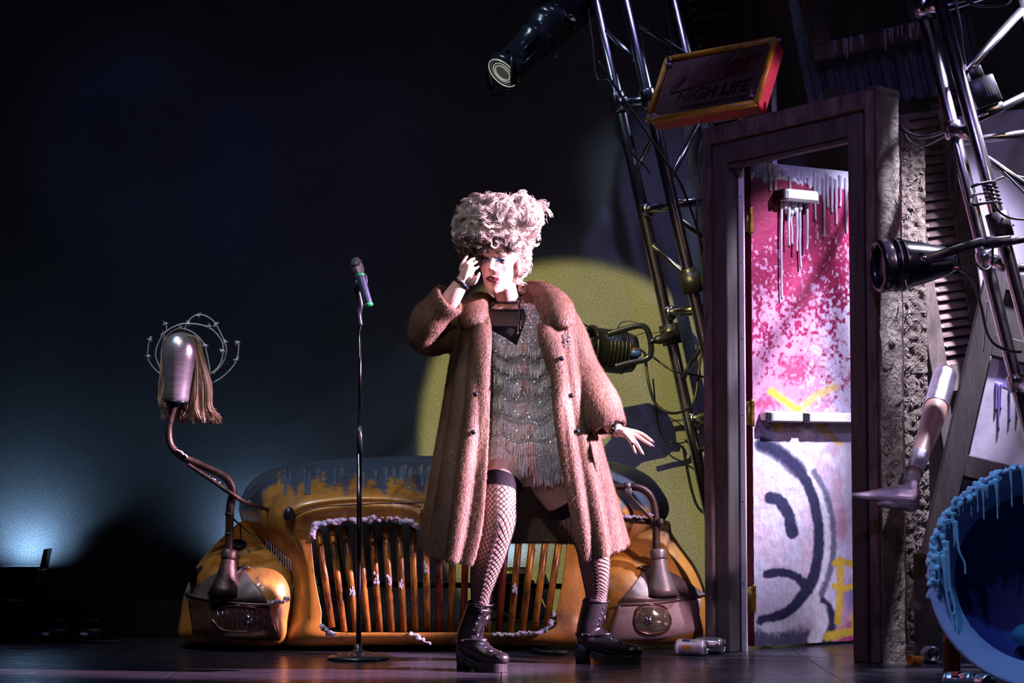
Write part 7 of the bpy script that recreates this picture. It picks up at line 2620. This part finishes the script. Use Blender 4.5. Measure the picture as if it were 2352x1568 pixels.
axis_c = np.array([pp(1195, 900, 0.05).x, D0 + 0.08])
outw = grid[:, :, :2] - axis_c
flip = np.sign((nr[:, :, :2] * outw).sum(2))
flip[flip == 0] = 1
med = np.sign(flip.mean())
nr *= med
uu_ = np.linspace(0, 1, nS)[:, None]
mm_ = np.linspace(0, 1, nM)[None, :]
fold = (0.010 + 0.030 * mm_) * (np.abs(np.sin(np.pi * (uu_ * 13.0 + 0.35 * np.sin(3 * mm_)))) - 0.55)
fold *= np.clip((mm_ - 0.10) / 0.25, 0, 1)
outer_g = grid + nr * (0.012 + fold[..., None])
inner_g = grid + nr * (-0.012 + 0.6 * fold[..., None])
V = np.concatenate([outer_g.reshape(-1, 3), inner_g.reshape(-1, 3)])
F = []
for i in range(nS - 1):
    for j in range(nM - 1):
        a = i * nM + j
        F.append((a, a + 1, a + nM + 1, a + nM))
        b2 = nS * nM + a
        F.append((b2, b2 + nM, b2 + nM + 1, b2 + 1))
oo = nS * nM
for j in range(nM - 1):
    F.append((j, oo + j, oo + j + 1, j + 1))
    a = (nS - 1) * nM + j
    F.append((a, a + 1, oo + a + 1, oo + a))
for i in range(nS - 1):
    a = i * nM
    F.append((a, a + nM, oo + a + nM, oo + a))
    a = i * nM + nM - 1
    F.append((a, oo + a, oo + a + nM, a + nM))
cshell = [(V, F)]


def sleeve(pts, rad, lip=0.06):
    """fur tube with an open turned-in cuff"""
    Q = cr([tuple(p) + (r,) for p, r in zip(pts, rad)], 8)
    o_pts = [q[:3] for q in Q]
    o_r = [q[3] + 0.003 * math.sin(i * 0.45) for i, q in enumerate(Q)]
    back = []
    acc = 0
    i = len(Q) - 1
    while i > 1 and acc < lip:
        back.append((Q[i][:3], Q[i][3] - 0.014))
        acc += np.linalg.norm(Q[i][:3] - Q[i - 1][:3])
        i -= 1
    outer_t = tube(o_pts, o_r, 28, caps=False)
    inner_t = tube([b_[0] for b_ in back[::-1]], [b_[1] for b_ in back[::-1]], 28, caps=False)
    V1, F1 = outer_t
    V2, F2 = inner_t
    n1 = len(V1)
    V = list(V1) + list(V2)
    F = list(F1) + [tuple(n1 + k for k in f[::-1]) for f in F2]
    la, lb = (len(o_pts) - 1) * 28, n1 + (len(back) - 1) * 28
    # frames of the two sweeps can be turned against each other: match the nearest vertex
    best = min(range(28), key=lambda s: (Vector(V[la]) - Vector(V[lb + s])).length)
    for j in range(28):
        F.append((la + j, la + (j + 1) % 28, lb + (j + 1 + best) % 28, lb + (j + best) % 28))
    F.append(tuple(range(27, -1, -1)))
    F.append(tuple(n1 + j for j in range(28)))
    return V, F


cshell.append(sleeve([pp(1100, 738, 0.02), pp(1040, 762, -0.02), pp(990, 776, -0.07), pp(972, 762, -0.13), pp(988, 730, -0.17), pp(1014, 702, -0.20), pp(1034, 683, -0.22)], [0.085, 0.080, 0.066, 0.062, 0.066, 0.066, 0.062]))
cshell.append(sleeve([pp(1275, 735, 0.02), pp(1310, 790, 0.01), pp(1335, 850, 0.0), pp(1352, 885, -0.02), pp(1378, 935, -0.05), pp(1401, 984, -0.085)], [0.082, 0.078, 0.070, 0.080, 0.080, 0.070]))
# collar roll and lapels
cshell.append(ellipsoid(pp(1222, 694, 0.02), (0.055, 0.07, 0.036)))
cshell.append(ellipsoid(pp(1112, 702, 0.02), (0.04, 0.07, 0.036)))
cshell.append(ctube([pp(1175, 676, 0.11), pp(1212, 662, 0.07), pp(1248, 668, -0.02), pp(1278, 694, -0.10), pp(1287, 722, -0.14), pp(1284, 748, -0.15)], [0.030, 0.034, 0.044, 0.056, 0.060, 0.040], 6, 20, squash=(0.75, 1.0)))
cshell.append(ctube([pp(1175, 676, 0.11), pp(1130, 690, 0.06), pp(1104, 690, -0.02), pp(1088, 706, -0.10), pp(1084, 728, -0.14), pp(1092, 746, -0.15)], [0.030, 0.034, 0.044, 0.052, 0.054, 0.036], 6, 20, squash=(0.75, 1.0)))
cshell.append(ctube([pp(1248, 742, -0.15), pp(1258, 775, -0.165), pp(1272, 812, -0.165), pp(1282, 860, -0.155), pp(1284, 930, -0.14), pp(1296, 1030, -0.13), pp(1318, 1150, -0.12), pp(1340, 1250, -0.11), pp(1350, 1284, -0.10)], [0.026, 0.038, 0.040, 0.032, 0.026, 0.025, 0.025, 0.026, 0.024], 6, 16, squash=(1.0, 0.8)))
cshell.append(ctube([pp(1108, 745, -0.15), pp(1106, 780, -0.165), pp(1106, 830, -0.165), pp(1106, 900, -0.155), pp(1104, 980, -0.15), pp(1098, 1080, -0.155), pp(1092, 1180, -0.175), pp(1078, 1284, -0.175)], [0.028, 0.036, 0.036, 0.030, 0.026, 0.026, 0.027, 0.024], 6, 16, squash=(1.0, 0.8)))
VC, FC = remesh(*join(*cshell), 0.0065, 3, 0.5)
M['fur_base'] = mat_two('fur_base', (0.075, 0.043, 0.028), (0.165, 0.10, 0.066), 9, 0.32, 0.68, 0.75, 0.0, (2.2, 2.2, 0.4), 0.6, spec=0.25, dist=0.008)
coat = part('fur_coat', (VC, FC), M['fur_base'], per, label='long tan mink fur coat')
tri = np.concatenate([FC[:, [0, 1, 2]], FC[:, [0, 2, 3]]])
A, B2, C2 = VC[tri[:, 0]], VC[tri[:, 1]], VC[tri[:, 2]]
cn = np.cross(B2 - A, C2 - A)
ar = np.linalg.norm(cn, axis=1)
nrm = cn / (ar[:, None] + 1e-12)
mid = (A + B2 + C2) / 3
# leave the inside of the skirt bare: there the lining lies
inside = ((mid[:, :2] - axis_c) * nrm[:, :2]).sum(1) < -0.02
zsh = pp(1200, 740).z
keep = ~(inside & (mid[:, 2] < zsh) & (np.abs(mid[:, 0] - axis_c[0]) < 0.30))
ar = ar * keep
NF = 380000
pick = r3.choice(len(tri), NF, p=ar / ar.sum())
u1, u2 = r3.random(NF), r3.random(NF)
fl_ = u1 + u2 > 1
u1[fl_], u2[fl_] = 1 - u1[fl_], 1 - u2[fl_]
Rt = A[pick] + u1[:, None] * (B2[pick] - A[pick]) + u2[:, None] * (C2[pick] - A[pick])
n_ = nrm[pick]
g = np.array([0, 0, -1.0]) - n_ * (-n_[:, 2:3])
g /= np.linalg.norm(g, axis=1, keepdims=True) + 0.15
g = g + r3.normal(size=(NF, 3)) * 0.22
Lf = r3.uniform(0.007, 0.014, NF)[:, None]
tip = Rt + Lf * (0.90 * g + 0.34 * n_)
wv = np.cross(g, n_)
wv /= np.linalg.norm(wv, axis=1, keepdims=True) + 1e-9
wd = 0.00062
Vf = np.stack([Rt - wv * wd, Rt + wv * wd, tip], 1).reshape(-1, 3)
Ff = np.arange(NF * 3).reshape(-1, 3)
st_ = vnoise(Rt[:, 0] * 8 + Rt[:, 1] * 5 + 20, Rt[:, 2] * 1.6 + 9, 3.0, 8, 4)
shade = np.clip(0.55 + 1.1 * (st_ - 0.25), 0.45, 1.35) * r3.uniform(0.75, 1.25, NF)
cf_ = np.array([0.195, 0.118, 0.076]) * shade[:, None]
M['fur'] = mat_col('mink_fur', 0.55, 0, 0.35)
part('fur', (Vf, Ff), M['fur'], coat, smooth=False, kind='stuff', cols=np.repeat(np.minimum(1, cf_), 3, 0))
# lining
lin = grid + nr * (-0.020 + 0.6 * fold[..., None])
j0 = int(nM * 0.12)
V = lin[:, j0:, :].reshape(-1, 3)
m2 = nM - j0
F = [(i * m2 + j, i * m2 + j + 1, (i + 1) * m2 + j + 1, (i + 1) * m2 + j) for i in range(3, nS - 4) for j in range(m2 - 3)]
M['lining'] = mat_two('olive_satin', (0.10, 0.085, 0.05), (0.20, 0.175, 0.10), 3, 0.3, 0.7, 0.4, 0.0, (3, 3, 0.4), 0.1)
part('lining', (V, F), M['lining'], coat, label='olive satin lining')
bc = BVHTree.FromPolygons([Vector(v) for v in VC.tolist()], FC.tolist())
for x, y in ((1290, 823), (1313, 908), (1326, 990), (1092, 905), (1087, 992)):
    part('button', lathe([(0.001, 0.006), (0.006, 0.005), (0.0095, 0.001), (0.010, -0.004)], hit(bc, x, y, 0.012, 7.45), (0, -1, 0.05), 18), M['black_gloss'], coat)
bp = hit(bc, 1302, 782, 0.014, 7.45)
gs = [ellipsoid(bp, (0.009, 0.007, 0.009), 12, 8)]
for k in range(16):
    a = k * math.pi / 5 if k < 10 else k * math.pi / 3
    rr0 = 0.020 if k < 10 else 0.012
    gs.append(ellipsoid(bp + Vector((rr0 * math.cos(a) * 0.8, 0.002, rr0 * math.sin(a) * 1.2)), (0.0042, 0.004, 0.0042), 10, 6))
part('brooch', join(*gs), M['chrome'], coat, label='jewelled brooch')
# bracelets
wr = pp(1059, 651, fa)
wa = (pp(1064, 645, fa) - pp(1050, 664, fa)).normalized()
part('bracelet', lathe([(0.029, -0.007), (0.034, -0.006), (0.035, 0.0), (0.034, 0.006), (0.029, 0.007)], wr, wa, 32, True), M['black_gloss'], per, label='glossy black bangle')
wl = pp(1411, 985, ha)
wa2 = (pp(1424, 990, ha) - pp(1400, 976, -0.09)).normalized()
wb_ = part('wrist_strap', lathe([(0.027, -0.009), (0.0295, -0.008), (0.0295, 0.008), (0.027, 0.009)], wl, wa2, 28, True), M['leather'], per)
part('buckle', box(FR(wl + Vector((-0.006, -0.031, -0.004)), wa2, (0, 0, 1)), -0.008, 0.008, -0.008, 0.008, -0.002, 0.002, 0.001), M['chrome'], wb_)
